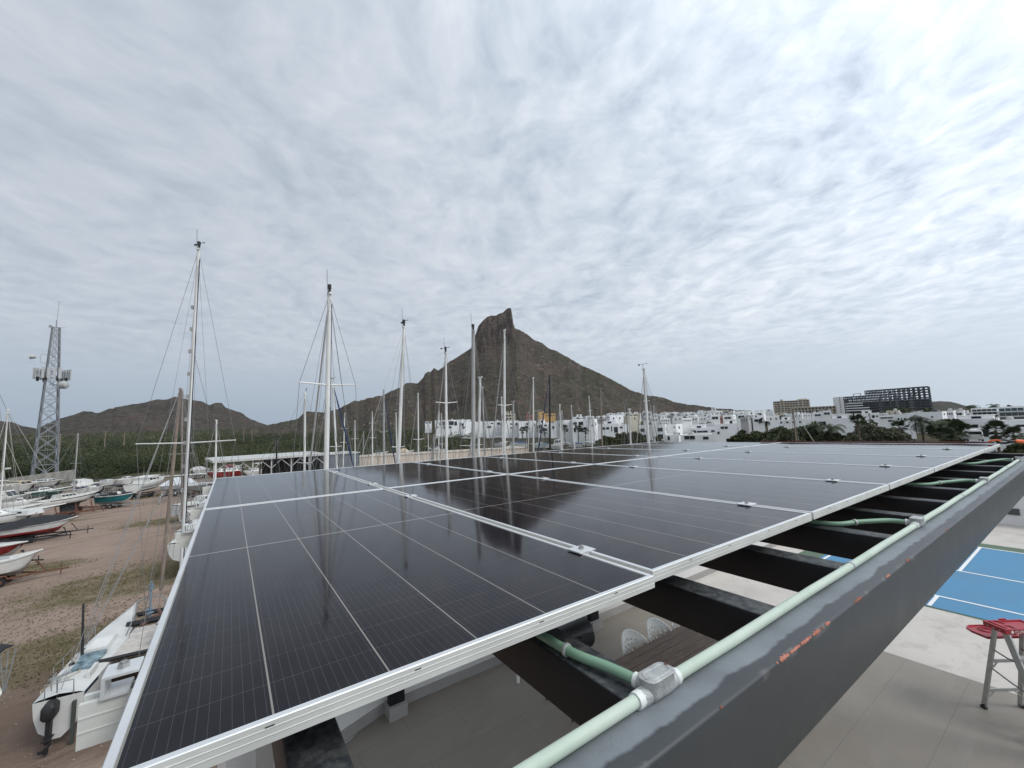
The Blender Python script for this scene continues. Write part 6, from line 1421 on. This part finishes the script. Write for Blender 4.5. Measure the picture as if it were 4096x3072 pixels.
    mb.tube([pb+(0, -.55, -.6), pb+(.1, -.5, .45), pb+(.35, 0, .55), pb+(.1, .5, .45), pb+(-.1, .55, -.6)], .03, 7); mb.tube([pb+(-1.2, .5, -.5), pb+(.1, .5, .1)], .022, 6); mb.build('pulpit', m_gals, r, local=True)
    mb = MB(); mb.tube([pb+(0, 0, -.45), pb+(0, 0, -.15)], .05, 7); mb.tube([pb+(0, 0, -.12), pb+(0, 0, -.09), pb+(0, 0, .02), pb+(0, 0, .05)], [.16, .08, .08, .16], 12); mb.tube([pb+(0, 0, .05), pb+(0, 0, 1.3)], .04, 7); mb.tube([pb+(0, 0, .9), pb+(0, 0, 1.15)], .10, 8); mb.build('furling_drum', mat('faded_blue_furler', (.16, .22, .27), .6), r, local=True)
catamaran()

# boats in the left yard, near to far
powerboat((172, 2201), (-140, 2262), G+1.75, 2.1, 'small white hull with a grey stripe on a trailer, nearest at the left edge', [m_gel, m_grey, m_grey], .35, .55, [0, 1, 0, 0, 0, 2, 2], m_rusty, 'rusty trailer under the small white hull at the left edge', 'dinghy_hull', (('cockpit', .1, .6), ))
powerboat((113, 2164), (-170, 2192), G+1.75, 2.0, 'red and white speedboat bow pointing in from the left edge', [m_gel, m_redh, m_gel], .25, .75, [0, 1, 1, 1, 1, 0, 0], m_blks, 'black trailer with winch post under the red speedboat', 'speedboat', (('cockpit', .2, .65), ))
powerboat((312, 2064), (-20, 2118), G+1.75, 2.4, 'long speedboat under a black cover with white and dark red sides', [m_gel, m_gel, m_redh], .25, .65, [0, 0, 0, 0, 2, 2, 2], m_blks, 'long black trailer under the covered speedboat', 'speedboat', (('cover', .75, m_black), ))
loc, rz, L = bow_stern((262, 2128), (-60, 2178), G+.5); trailer(loc, rz, L, 2.2, 'empty long black trailer lying in front of the covered speedboat', m_blks, True, .5)
powerboat((150, 2046), (-130, 2066), G+2.35, 2.6, 'white cabin boat end with square side, behind the covered speedboat', None, .2, .7, None, m_gals, 'trailer under the square white cabin boat', 'cabin_boat', (('cabin', .35, .98, .8, .55, .1, .05), ))
loc, rz, L = bow_stern((385, 2030), (225, 2062), G+.45); trailer(loc, rz, L, 2.0, 'rusty empty trailer with a white upright pole beside the brown-striped yacht', m_rusty, False, 1.2)
loc, rz, L = bow_stern((420, 2016), (260, 2040), G+.45); trailer(loc, rz, L, 2.0, 'low rusty trailer half hidden under the brown-striped yacht', m_rusty, False, 1.0)
def yard_yacht(pb, ps, zsheer, B, label, bands, mast=None, name='sailboat', cab=(.28, .62), stand=None, deck=None, stripe=None, win=True, cm=None):
    zs = zsheer-G; loc, rz, L = bow_stern(pb, ps, zsheer); r = thing(name, (loc[0], loc[1], G), label, 'sailboat', BG, rz)
    hull_parts(r, L, B, zs-1.05, zs, .35, bands, power=False, tran=.6, rake=.2, deck=deck, stripe=stripe)
    cabin(r, L*cab[0], L*cab[1], B*.6, zs+.05, zs+.58, .8, .1, cm, n=4, win=win); rails(r, L, B, zs+.05, .35, .12)
    mb = MB(); mb.hexa([(L*.38, -.10, .12), (L*.58, -.06, .12), (L*.58, .06, .12), (L*.38, .10, .12), (L*.36, -.18, zs-.9), (L*.64, -.12, zs-.9), (L*.64, .12, zs-.9), (L*.36, .18, zs-.9)]); mb.build('keel', m_bott, r, smooth=False, local=True)
    if mast:
        P = dist_at(mast[0], mast[1], math.hypot(loc[0]+L*.5*math.cos(rz)-CAM[0], loc[1]+L*.5*math.sin(rz)-CAM[1])); h = P[2]-G
        xm = L*.55; t0 = np.array((xm, 0, h)); b0 = np.array((xm, 0, zs+.4)); mb = MB(); mb.tube([b0, t0], [.085, .075], 9); mb.build('mast', m_mgr, r, local=True)
        mb = MB(); p = lerp(b0, t0, .5); mb.tube([p-(0, .9, 0), p+(0, .9, 0)], .03, 5); mb.build('spreader', m_mgr, r, local=True)
        mb = MB(); mb.tube([(xm, 0, zs+1.1), (xm-L*.38, 0, zs+1.2)], .07, 6); mb.build('boom', m_mgr, r, local=True); rigging(r, b0, t0, zs+.1, B*.47, L, xm, ((.5, .9),), .012, m_wire)
    if stand: props(loc, rz, L, B, zs-.75, stand)
    return r
yard_yacht((403, 1962), (140, 2010), G+2.5, 2.5, 'white yacht with brown stripes and dark cabin windows, bow to the right', [m_gel, m_brown, m_bott], (282, 1733), stand='stands under the brown-striped yacht', stripe=[1, 1, 0, 0, 0, 2, 2], cm=m_deck)
yard_yacht((178, 1990), (20, 2014), G+2.35, 2.4, 'plain pale yacht hull with dark bottom, left of the brown-striped yacht', [m_gel, m_grey, m_bott], stand='stands under the plain pale yacht', stripe=[0, 0, 0, 0, 0, 2, 2])
powerboat((128, 1978), (-90, 2000), G+2.7, 3.4, 'big white motor yacht with raised bridge at the left edge of the yard', [m_gel, m_grey, m_bott], .5, .9, [0, 0, 1, 0, 0, 2, 2], None, None, 'motor_yacht', (('cabin', .15, .70, .75, 1.1, .9, .1), ('hardtop', .12, .60, 1.9), ('bimini', .10, .45, 2.5, m_gel), ('rails',)))
yard_yacht((290, 1946), (95, 1972), G+2.5, 2.5, 'yacht with a dark green cover along its side, behind the brown-striped one', [m_green, m_green, m_bott], stripe=[0, 0, 0, 0, 0, 2, 2])
powerboat((548, 1968), (396, 1985), G+1.9, 2.4, 'teal and white motorboat with black bimini on a silver trailer', [m_gel, m_teal, m_gel], .25, .62, [0, 1, 1, 1, 1, 0, 0], m_gals, 'silver tandem trailer under the teal motorboat', 'motorboat', (('bimini', .12, .62, 1.55, m_black), ('cover', .35, m_black), ('motor', m_gel), ('screen', .62)))
powerboat((654, 1908), (530, 1940), G+2.6, 3.2, 'white cabin cruiser with a long windscreen and hardtop, right of the teal motorboat', [m_gel, m_grey, m_grey], .45, 1.1, [0, 0, 0, 1, 0, 2, 2], m_blks, 'dark heavy trailer under the white cabin cruiser', 'cabin_cruiser', (('cabin', .25, .72, .82, .95, 1.0, .05), ('hardtop', .22, .60, 1.05), ('radar', .45, 1.15), ('rails',)))
powerboat((472, 1920), (380, 1930), G+2.4, 2.8, 'white express cruiser with oval ports, behind the teal motorboat', [m_gel, m_grey, m_grey], .4, .9, [0, 0, 0, 0, 0, 2, 2], m_gals, 'trailer under the express cruiser with oval ports', 'motorboat', (('cabin', .40, .85, .7, .45, .9, .1), ('screen', .38)))
powerboat((548, 1908), (470, 1918), G+2.5, 2.8, 'low white boat half hidden left of the white cabin cruiser', None, .3, .9, None, m_gals, 'trailer under the low half-hidden white boat', 'motorboat', (('cabin', .35, .8, .7, .5, .8, .1), ))
powerboat((300, 1928), (352, 1944), G+2.3, 2.6, 'white boat with a tall white cabin box and dull red hull seen from astern', [m_gel, m_redh, m_grey], .3, .9, [0, 1, 2, 2, 2, 2, 2], m_rusty, 'rusty trailer under the boat with the tall white cabin', 'cabin_boat', (('cabin', .2, .75, .9, 1.0, .2, .05), ), Lmin=4.5)
powerboat((425, 1940), (345, 1950), G+1.9, 2.2, 'small open white boat with a pale blue screen, in front of the dull red one', None, .3, .7, None, m_gals, 'trailer under the small boat with the pale blue screen', 'motorboat', (('screen', .5), ('cockpit', .1, .5)))
powerboat((720, 1930), (655, 1940), G+1.9, 2.6, 'boat wrapped in white plastic right of the white cabin cruiser', [m_skin, m_skin, m_skin], .2, .8, None, m_gals, 'trailer with mudguards under the plastic-wrapped boat', 'wrapped_boat', (('cover', 1.3, m_skin), ), Lmin=5.5)
powerboat((255, 1918), (120, 1928), G+2.3, 2.6, 'white yacht with a navy canvas strip in the back row near the lattice tower', [m_gel, m_navy, m_bott], .3, .9, None, m_gals, 'trailer under the white yacht with navy canvas', 'motorboat', (('cabin', .3, .7, .7, .55, .7, .1), ('rails',)))
powerboat((150, 1932), (20, 1942), G+2.6, 2.8, 'white boat with cream deck box in the back row at the left', None, .3, .9, None, m_gals, 'trailer under the white boat with cream deck box', 'motorboat', (('cabin', .2, .7, .8, .8, .6, .1, m_tan), ))
powerboat((360, 1946), (296, 1958), G+1.9, 2.2, 'small boat with dark bundled canvas beside the mast of the brown-striped yacht', [m_gel, m_navy, m_bott], .2, .7, None, m_gals, 'trailer under the small boat with bundled canvas', 'motorboat', (('cover', .3, m_navy), ))
loc, rz, L = bow_stern((650, 1990), (690, 1965), G+.5); trailer(loc, rz, L+2.5, 2.0, 'silver trailer with two wheels standing empty at the edge of the yard', m_gals, True, .8)
powerboat((852, 1935), (752, 1938), G+2.0, 2.8, 'grey-hulled boat bow just left of the panel corner', [m_grey, m_gel, m_grey], .45, .8, [1, 0, 0, 0, 0, 2, 2], m_rusty, 'rusty trailer under the grey-hulled boat', 'motorboat', (('cover', .35, m_gel), ))
powerboat((812, 1890), (960, 1880), G+2.4, 3.2, 'dark red cabin cruiser with white upper cabin under the end of the boat shed', [m_redh, m_gel, m_redh], .4, .9, [0, 0, 0, 0, 0, 2, 2], m_gals, 'trailer under the dark red cabin cruiser', 'cabin_cruiser', (('cabin', .15, .72, .85, .75, 1.2, .1), ('cabin', .2, .5, .7, 1.5, .4, .1, m_redh), ('rails',)))
powerboat((760, 1880), (820, 1876), G+2.2, 2.6, 'boat under a pale dusty tarpaulin left of the dark red cruiser', None, .3, .9, None, m_gals, 'trailer under the boat with the pale tarpaulin', 'wrapped_boat', (('cover', .9, mat('dusty_tarp', (.40, .39, .37), .8, var=.2)), ), Lmin=5)
for i, (pb, ps, lb, m) in enumerate([((960, 1885), (1060, 1878), 'low white boat under the middle of the boat shed', m_gel), ((1060, 1880), (1150, 1872), 'white boat with blue canvas under the right part of the boat shed', m_navy), ((985, 1868), (905, 1872), 'boat with dark canvas behind the shed posts', m_black)]):
    powerboat(pb, ps, G+2.2, 2.6, lb, None, .3, .9, None, m_gals, 'trailer under the '+lb.split(' under')[0].split(' behind')[0]+' in the shed', 'motorboat', (('cabin', .3, .7, .75, .6, .6, .1), ('bimini', .1, .4, 1.7, m)))
# yachts showing past the left panel edge
def stern_yacht(pb, ps, zs, B, label, red=False, L=None, st=None, mast=None):
    loc, rz, Lx = bow_stern(pb, ps, G+zs); L = L or Lx; r = thing('sailboat', (loc[0], loc[1], G), label, 'sailboat', BG, rz)
    hull_parts(r, L, B, zs-1.3, zs, .35, [m_gel, m_brown, m_bott], power=False, tran=.72, rake=.16, stripe=[0, 0, 1, 0, 0, 0, 2]); cabin(r, L*.30, L*.66, B*.66, zs+.05, zs+.65, .9, .1, n=4); rails(r, L, B, zs+.05, .35, .0, 1.0, .6)
    mb = MB(); mb.hexa([(L*.38, -.10, .12), (L*.60, -.06, .12), (L*.60, .06, .12), (L*.38, .10, .12), (L*.36, -.18, zs-1.1), (L*.66, -.12, zs-1.1), (L*.66, .12, zs-1.1), (L*.36, .18, zs-1.1)]); mb.build('keel', m_bott, r, smooth=False, local=True)
    mb = MB(); mb.tube([(.15, -.9, zs), (.15, -.9, zs+1.6), (.3, 0, zs+1.75), (.15, .9, zs+1.6), (.15, .9, zs)], .025, 6); mb.tube([(.7, -.7, zs+.05), (.7, -.7, zs+1.2), (.7, .7, zs+1.2), (.7, .7, zs+.05)], .022, 6); mb.build('stern_arch', m_gals, r, local=True)
    if red: mb = MB(); mb.tube([(.5, -1.0, zs+.3), (.9, -1.1, zs+.35)], [.28, .24], 8); mb.build('red_bundle', m_redh, r, local=True)
    if mast:
        rr = math.hypot(loc[0]+L*.5*math.cos(rz)-CAM[0], loc[1]+L*.5*math.sin(rz)-CAM[1]); c_, s_ = math.cos(-rz), math.sin(-rz); lc = lambda P: np.array(((P[0]-loc[0])*c_-(P[1]-loc[1])*s_, (P[0]-loc[0])*s_+(P[1]-loc[1])*c_, P[2]-G))
        t0 = lc(dist_at(mast[0], mast[1], rr)); b0 = lc(dist_at(mast[2], mast[3], rr)); b0 = b0+(t0-b0)*((zs+.4-b0[2])/(t0[2]-b0[2]))
        mb = MB(); mb.tube([b0, t0], [.085, .07], 9); mb.build('mast', m_wood, r, local=True); mb = MB(); p = lerp(b0, t0, .5); mb.tube([p-(0, 1.0, 0), p+(0, 1.0, 0)], .03, 5); mb.build('spreader', m_mgr, r, local=True)
        mb = MB(); a, b = lerp(b0, t0, .04)+(.35, 0, 0), lerp(b0, t0, .8)+(.15, 0, 0); mb.tube([a, lerp(a, b, .5), b], [.09, .10, .03], 7); mb.build('furled_sail', m_mbk, r, local=True)
        rigging(r, b0, t0, zs+.1, B*.47, L, b0[0], ((.5, 1.0),), .010, m_wire)
    if st: props(loc, rz, L, B, zs-.9, st)
stern_yacht((900, 2040), (748, 2125), 2.3, 2.5, 'white yacht with rounded stern, red bundle and upright wooden mast, beside the tallest mast', True, 9, 'stands with splayed legs under the yacht with the red bundle', (729, 1558, 727, 1985))
stern_yacht((860, 1985), (700, 2022), 2.2, 2.8, 'white yacht deck showing between the masts behind the red bundle yacht', False, 9, 'stands under the yacht between the masts')
stern_yacht((880, 2010), (735, 2048), 2.0, 2.4, 'small white boat with a navy bundle next to the panel edge', False, 7)
r, loc, rz, L = powerboat((-45, 2720), (-250, 2860), G+1.6, 2.2, 'white boat with ribbed side and black bimini cut by the bottom left edge', None, .3, .5, None, None, None, 'motorboat', (('bimini', .45, .98, 1.5, m_black), ))
# boats right of the middle, seen over the panels
for i, (pb, ps, lb, ft) in enumerate([
    ((1985, 1790), (2105, 1784), 'white motorboat with a long flat deck just right of the peak mast', (('cabin', .2, .6, .8, .6, .5, .1), ('rails',))),
    ((2040, 1776), (2110, 1772), 'white boat with a blue canvas heap behind the flat-decked one', (('cover', .5, m_bluew),)),
    ((2010, 1770), (1975, 1772), 'boat with dark cover left of the blue canvas heap', (('cover', .5, m_black),)),
    ((2120, 1782), (2195, 1776), 'white boat with turquoise canvas between the white and black masts', (('cabin', .3, .7, .7, .5, .5, .1), ('cover', .3, mat('turquoise_canvas', (.03, .17, .23), .8)))),
    ((2205, 1785), (2250, 1780), 'white cabin boat with a big dark window just right of the black mast', (('cabin', .1, .8, .9, 1.5, .3, .1),)),
    ((2262, 1778), (2330, 1774), 'low white boat with a blue sail cover right of the close mast pair', (('cover', .3, m_bluew),)),
    ((2330, 1772), (2400, 1768), 'white hull under the mast leaning left by the villa', (('rails',),)),
    ((1716, 1800), (1778, 1797), 'small white yacht with deck gear above the tan wall', (('cabin', .3, .7, .7, .8, .6, .1), ('bimini', .05, .3, 1.4, m_gel))),
    ((1640, 1806), (1595, 1808), 'boat under tan canvas above the tan wall, beside the scuffed mast', (('cover', .9, m_tan),)),
    ((1545, 1812), (1490, 1814), 'boat with a white rail frame above the left of the tan wall', (('rails',),))]):
    rr = 112; B = dist_at(ps[0], ps[1], rr); A = dist_at(pb[0], pb[1], rr); zg = B[2]-2.0; d = A-B; rz = math.atan2(d[1], d[0]); L = math.hypot(d[0], d[1]); zs = 2.0
    r = thing('motorboat', (B[0], B[1], zg), lb, 'boat', 'boats seen over the panels', rz); hull_parts(r, max(L, 4), 2.6, .6, zs, .3)
    for f in ft:
        if f[0] == 'cabin': cabin(r, f[1]*L, f[2]*L, 2.6*f[3], zs+.05, zs+f[4], f[5], f[6])
        if f[0] == 'rails': rails(r, L, 2.6, zs+.05, .3, .2)
        if f[0] == 'bimini': mb = MB(); mb.box(f[1]*L, f[2]*L, -1.1, 1.1, zs+f[3], zs+f[3]+.08); mb.build('bimini', f[4], r, smooth=False, local=True)
        if f[0] == 'cover':
            mb = MB(); rg = [[(t*L*.95, y*1.25*(1 if t < .5 else max(.05, 1-((t-.5)/.5)**2)), zs+f[1]*math.sin(math.pi*(t*.9+.08))*(1-abs(y)**2)+.05) for y in (-1, -.6, 0, .6, 1)] for t in np.linspace(0, 1, 9)]; mb.loft(rg, closed=False); mb.build('cover', f[2], r, local=True)
    mb = MB()
    for x in (.25, .65):
        for s in (-1, 1): mb.bar((x*L, s*.6, -.8), (x*L, s*.5, .9), .15)
    tag(r, kind=None); o = mb.build('support_leg', m_timb, r, smooth=False, local=True)

# long boat shed, grey workshop and tan wall -----------------------------------------------------------
def shed():
    m_sw = mat('white_shed_steel', (.44, .44, .42), .6, var=.1, scale=.6); m_sc = mat('dark_shade_net', (.022, .022, .022), .95, var=.3, scale=1)
    A = dist_at(848, 1838, 86); B = dist_at(1300, 1818, 90); d = B-A; L = math.hypot(d[0], d[1]); rz = math.atan2(d[1], d[0]); H = (A[2]+B[2])/2-G
    r = thing('boat_shed', (A[0], A[1], G), 'long open white-framed boat shed with flat roof and dark shade net', 'shed', None, rz)
    mb = MB(); mb.hexa([(0, -1.0, H-.35), (L, -1.0, H-.35), (L, 9, H-.1), (0, 9, H-.1), (0, -1.0, H), (L, -1.0, H), (L, 9, H+.3), (0, 9, H+.3)]); mb.build('roof', m_sw, r, smooth=False, local=True)
    for u in (.015, .165, .32, .48, .66, .83, .985):
        mb = MB(); x = u*L; mb.box(x-.10, x+.10, -.6, -.40, 0, H-.36); mb.build('post', m_sw, r, smooth=False, local=True)
        mb = MB()
        for s in (-1, 1):
            if 0 < x+s*2.2 < L: mb.bar((x, -.47, H-2.0), (x+s*1.7, -.47, H-.45), .12)
        if mb.v: mb.build('knee_brace', m_sw, r, smooth=False, local=True)
        mb = MB(); mb.box(x-.12, x+.12, 8.3, 8.6, 0, H-.2); mb.build('post', m_sw, r, smooth=False, local=True)
    mb = MB(); mb.box(L*.44, L, 3.0, 3.1, 0, H-.5); mb.box(L*.44, L, 2.9, 2.99, H*.45, H*.45+.12); mb.build('shade_net', m_sc, r, smooth=False, local=True)
    A = dist_at(1305, 1816, 91); B = dist_at(1435, 1814, 93); d = B-A; L = math.hypot(d[0], d[1]); rz = math.atan2(d[1], d[0]); H = A[2]-G
    r = thing('workshop', (A[0], A[1], G), 'grey corrugated workshop wall at the right end of the boat shed', 'building', None, rz)
    mb = MB(); n = 60; rg = [[(L*i/n, .06*(1 if i % 2 else -1), 0), (L*i/n, .06*(1 if i % 2 else -1), H-.2)] for i in range(n+1)]; mb.loft(rg, closed=False); mb.box(0, L, .10, 8, 0, H-.25)
    mb.build('wall', mat('grey_corrugated', (.27, .30, .32), .5, .3, var=.15, scale=.4), r, smooth=False, local=True); mb = MB(); mb.box(-.2, L+.2, -.3, 8.2, H-.24, H); mb.build('roof', m_sw, r, smooth=False, local=True)
    A = dist_at(1436, 1817, 94); B = dist_at(2110, 1799, 100); d = B-A; L = math.hypot(d[0], d[1]); rz = math.atan2(d[1], d[0]); H = (A[2]+B[2])/2-G-.15
    m_tw = mat('tan_block_wall', (.52, .44, .36), .9, var=.08, scale=.5)
    r = thing('storage_building', (A[0], A[1], G), 'long tan-walled storage building with a low white lean-to roof', 'building', None, rz)
    MB().box(0, L, 0, 8, 0, H).build('wall', m_tw, r, smooth=False, local=True); mb = MB(); mb.box(-.1, L+.1, -.12, 8.1, H, H+.14); mb.build('coping', mat('tan_coping', (.42, .36, .30), .9), r, smooth=False, local=True)
    hz = H*.38; mb = MB(); mb.hexa([(-10, -9, hz-1.0), (L*.9, -9, hz-1.0), (L*.9, -.005, hz), (-10, -.005, hz), (-10, -9, hz-.85), (L*.9, -9, hz-.85), (L*.9, -.005, hz+.15), (-10, -.005, hz+.15)]); mb.build('lean_to_roof', mat('white_sheet_roof', (.60, .60, .60), .45, var=.1, scale=.3), r, smooth=False, local=True)
    for k in range(9): mb = MB(); x = -9.5+k*(L*.9+9)/8; mb.box(x-.1, x+.1, -8.9, -8.7, 0, hz-1.01); mb.build('post', m_sw, r, smooth=False, local=True)
    A = dist_at(40, 1912, 150); B = dist_at(300, 1887, 172); d = B-A; L = math.hypot(d[0], d[1]); rz = math.atan2(d[1], d[0])
    r = thing('low_wall', (A[0], A[1], G), 'low grey stained wall at the foot of the lattice tower', 'wall', None, rz); MB().box(0, L, 0, .4, -.2, 3.0).build('wall', mat('stained_wall', (.30, .28, .25), .9, var=.3, scale=.5), r, smooth=False, local=True)
shed()

# lattice tower -----------------------------------------------------------------------------------------
def tower():
    r0 = 186; A = dist_at(178, 1905, r0); root = thing('lattice_tower', (A[0], A[1], G), 'tall steel lattice tower with antennas and dishes behind the left yard', 'tower', None, rad(20))
    m_t = mat('tower_galvanised', (.27, .28, .295), .55, .4, var=.12, scale=.2); m_d = mat('dish_white', (.42, .43, .42), .6)
    H = dist_at(218, 1309, r0)[2]-G; nl = 15; off = np.array((0.0, 0.0)); tip = dist_at(220, 1309, r0); c, s = math.cos(-rad(20)), math.sin(-rad(20)); dx, dy = tip[0]-A[0], tip[1]-A[1]; lean = np.array((dx*c-dy*s, dx*s+dy*c))
    hw = lambda t: 2.45*(1-t)+.74*t
    def P(k, t): sx, sy = ((-1, -1), (1, -1), (1, 1), (-1, 1))[k % 4]; return np.array((sx*hw(t)+lean[0]*t*.35, sy*hw(t)+lean[1]*t*.35, H*t))
    for k in range(4): mb = MB(); mb.bar(P(k, 0), P(k, 1), .27, .27, up=(1, 1, 0)); mb.build('leg', m_t, root, smooth=False, local=True)
    ts = [0]; 
    for i in range(nl): ts.append(ts[-1]+(1-.045*i))
    ts = [t/ts[-1] for t in ts]
    for i in range(nl):
        mb = MB()
        for k in range(4):
            a, b, c_, d = P(k, ts[i]), P(k+1, ts[i]), P(k, ts[i+1]), P(k+1, ts[i+1]); mid = (a+b)/2; 
            mb.bar(a, d, .15); mb.bar(b, c_, .15)
            mb.bar(c_, d, .10)
        mb.build('lattice_bay', m_t, root, smooth=False, local=True)
    mb = MB(); a = P(0, 0)*.3+P(1, 0)*.3; 
    for s_ in (-.25, .25): mb.bar((s_, .3, 0), (s_+lean[0]*.35, .3+lean[1]*.35, H), .06)
    for z in np.linspace(1, H-1, 44): mb.bar((-.25+lean[0]*.35*z/H, .3+lean[1]*.35*z/H, z), (.25+lean[0]*.35*z/H, .3+lean[1]*.35*z/H, z), .04)
    mb.build('ladder', m_t, root, smooth=False, local=True)
    top = (P(0, 1)+P(2, 1))/2; mb = MB(); mb.bar(top, top+(0, 0, 2.3), .3); mb.tube([top, top+(0.2, 0, 8.3)], .05, 6); mb.bar(top+(-.3, 0, 8.1), top+(.6, 0, 8.2), .06); mb.box(top[0]-1.5, top[0]-.9, top[1]-.3, top[1]+.3, H-.2, H+.5); mb.bar(top, top+(2.0, -.6, .1), .1); mb.build('top_antenna', m_t, root, smooth=False, local=True)
    zt = (dist_at(218, 1497, r0)[2]-G)/H; ctr = (P(0, zt)+P(2, zt))/2
    for k in range(3):
        a = k*2.094+.35; d = np.array((math.cos(a), math.sin(a), 0)); e = np.array((-d[1], d[0], 0)); mb = MB(); q = ctr+d*2.9
        for zz in (-1.2, .6): mb.bar(ctr+d*1.0+(0, 0, zz), q+(0, 0, zz), .15); mb.bar(q-e*1.8+(0, 0, zz), q+e*1.8+(0, 0, zz), .13)
        mb.build('antenna_arm', m_t, root, smooth=False, local=True)
        for j in (-1.7, -.6, .6, 1.7):
            mb = MB(); p = q+e*j+d*.35; mb.bar(p+(0, 0, -1.6), p+(0, 0, 1.7), .55, .30, up=d); mb.build('panel_antenna', m_d, root, smooth=False, local=True)
        for j in (-1.1, 1.2): mb = MB(); p = q+e*j-d*.2; mb.bar(p+(0, 0, -2.2), p+(0, 0, -.9), .5, .4, up=d); mb.build('radio_unit', m_blks, root, smooth=False, local=True)
    vr = np.array((math.cos(rad(20)), -math.sin(rad(20)), 0)); vw = -np.array((math.sin(rad(azd(218, 1500))+0), math.cos(rad(azd(218, 1500))), 0)); c, s = math.cos(-rad(20)), math.sin(-rad(20)); vw = np.array((vw[0]*c-vw[1]*s, vw[0]*s+vw[1]*c, 0)); vr = np.array((vw[1], -vw[0], 0))*-1
    z = (dist_at(238, 1540, r0)[2]-G); tt = z/H; ce = (P(0, tt)+P(2, tt))/2
    p = ce+vr*2.3+vw*.8; mb = MB(); dd = (vr*.8+vw*.5)/np.linalg.norm(vr*.8+vw*.5); mb.tube([p-dd*.9, p+dd*.5, p+dd*.9, p+dd*1.2], [1.15, 1.2, 1.05, .4], 20); mb.bar(ce, p, .2); mb.build('drum_dish', m_d, root, local=True)
    z = (dist_at(165, 1430, r0)[2]-G); tt = z/H; ce = (P(0, tt)+P(2, tt))/2; p = ce-vr*4.0+vw*.5; mb = MB(); mb.tube([p+vr*.5, p-vr*.3, p-vr*.8], [.4, .7, .65], 16); mb.bar(ce+(0, 0, .9), ce-vr*2.6+(0, 0, .9), .14); mb.bar(ce-(0, 0, 1.6), ce-vr*2.6-(0, 0, 1.6), .14); mb.bar(ce-vr*2.6-(0, 0, 1.6), ce-vr*2.6+(0, 0, .9), .14); mb.bar(ce-vr*2.6, p, .12); mb.build('small_dish', m_d, root, local=True)
tower()
# power poles standing in the scrub
for i, (px, yt, yb, r, lb) in enumerate([(420, 1725, 1757, 380, 'pale utility pole with crossarm in the scrub right of the tower'), (497, 1732, 1755, 420, 'second pale utility pole in the scrub, right of the crossarm one'), (240, 1735, 1775, 330, 'utility pole just right of the tower legs'), (975, 1712, 1745, 470, 'thin utility pole below the right end of the left hills'), (1008, 1715, 1745, 480, 'thin utility pole nearest the saddle between hills and mountain')]):
    A = dist_at(px, yb, r); B = dist_at(px, yt, r); root = thing('utility_pole', (A[0], A[1], A[2]-2), lb, 'pole', None, rz=rng.uniform(-.5, .5)); h = B[2]-A[2]+2
    mb = MB(); mb.tube([(0, 0, -3), (0, 0, h)], [.28, .20], 6); mb.build('shaft', m_timb, root, local=True); mb = MB(); mb.bar((-1.4, 0, h-.4), (1.4, 0, h-.4), .2); mb.build('crossarm', m_timb, root, smooth=False, local=True)
# van by the villa
A = dist_at(3905, 1766, 110); root = thing('parked_van', (A[0], A[1], A[2]), 'pale blue-white van roof showing between the palms and the villa', 'van', None, -rad(azd(3905, 1760))+rad(8))
mb = MB(); mb.loft([rrect(-1.0+i, 1.0-i, -.1+i, 4.4-i, .25, z) for i, z in ((.05, .35), (0, .6), (0, 1.2), (.10, 1.85), (.22, 2.05))]); mb.build('body', m_gel, root, local=True)
mb = MB(); mb.box(-.80, .80, -.115, -.02, 1.25, 1.75); mb.build('rear_window', m_pane, root, smooth=False, local=True)
for sx in (-1, 1):
    for y in (.8, 3.4): mb = MB(); mb.tube([(sx*.78, y, .34), (sx*1.01, y, .34)], .34, 14); mb.build('wheel', m_tyre, root, local=True)

# a little marine haze over the bay
hz = bpy.data.materials.new('marine_haze'); hz.use_nodes = True; hn = hz.node_tree; hn.nodes.clear()
ho = hn.nodes.new('ShaderNodeOutputMaterial'); hv = hn.nodes.new('ShaderNodeVolumePrincipled'); hn.links.new(hv.outputs[0], ho.inputs['Volume'])
hv.inputs['Color'].default_value = (.80, .86, .93, 1); hv.inputs['Density'].default_value = .00005; hv.inputs['Anisotropy'].default_value = .2
ho_ = MB().box(-4200, 4200, -4200, 4200, G-1.0, 330).build('haze', hz, smooth=False, local=True); tag(ho_, kind='stuff')
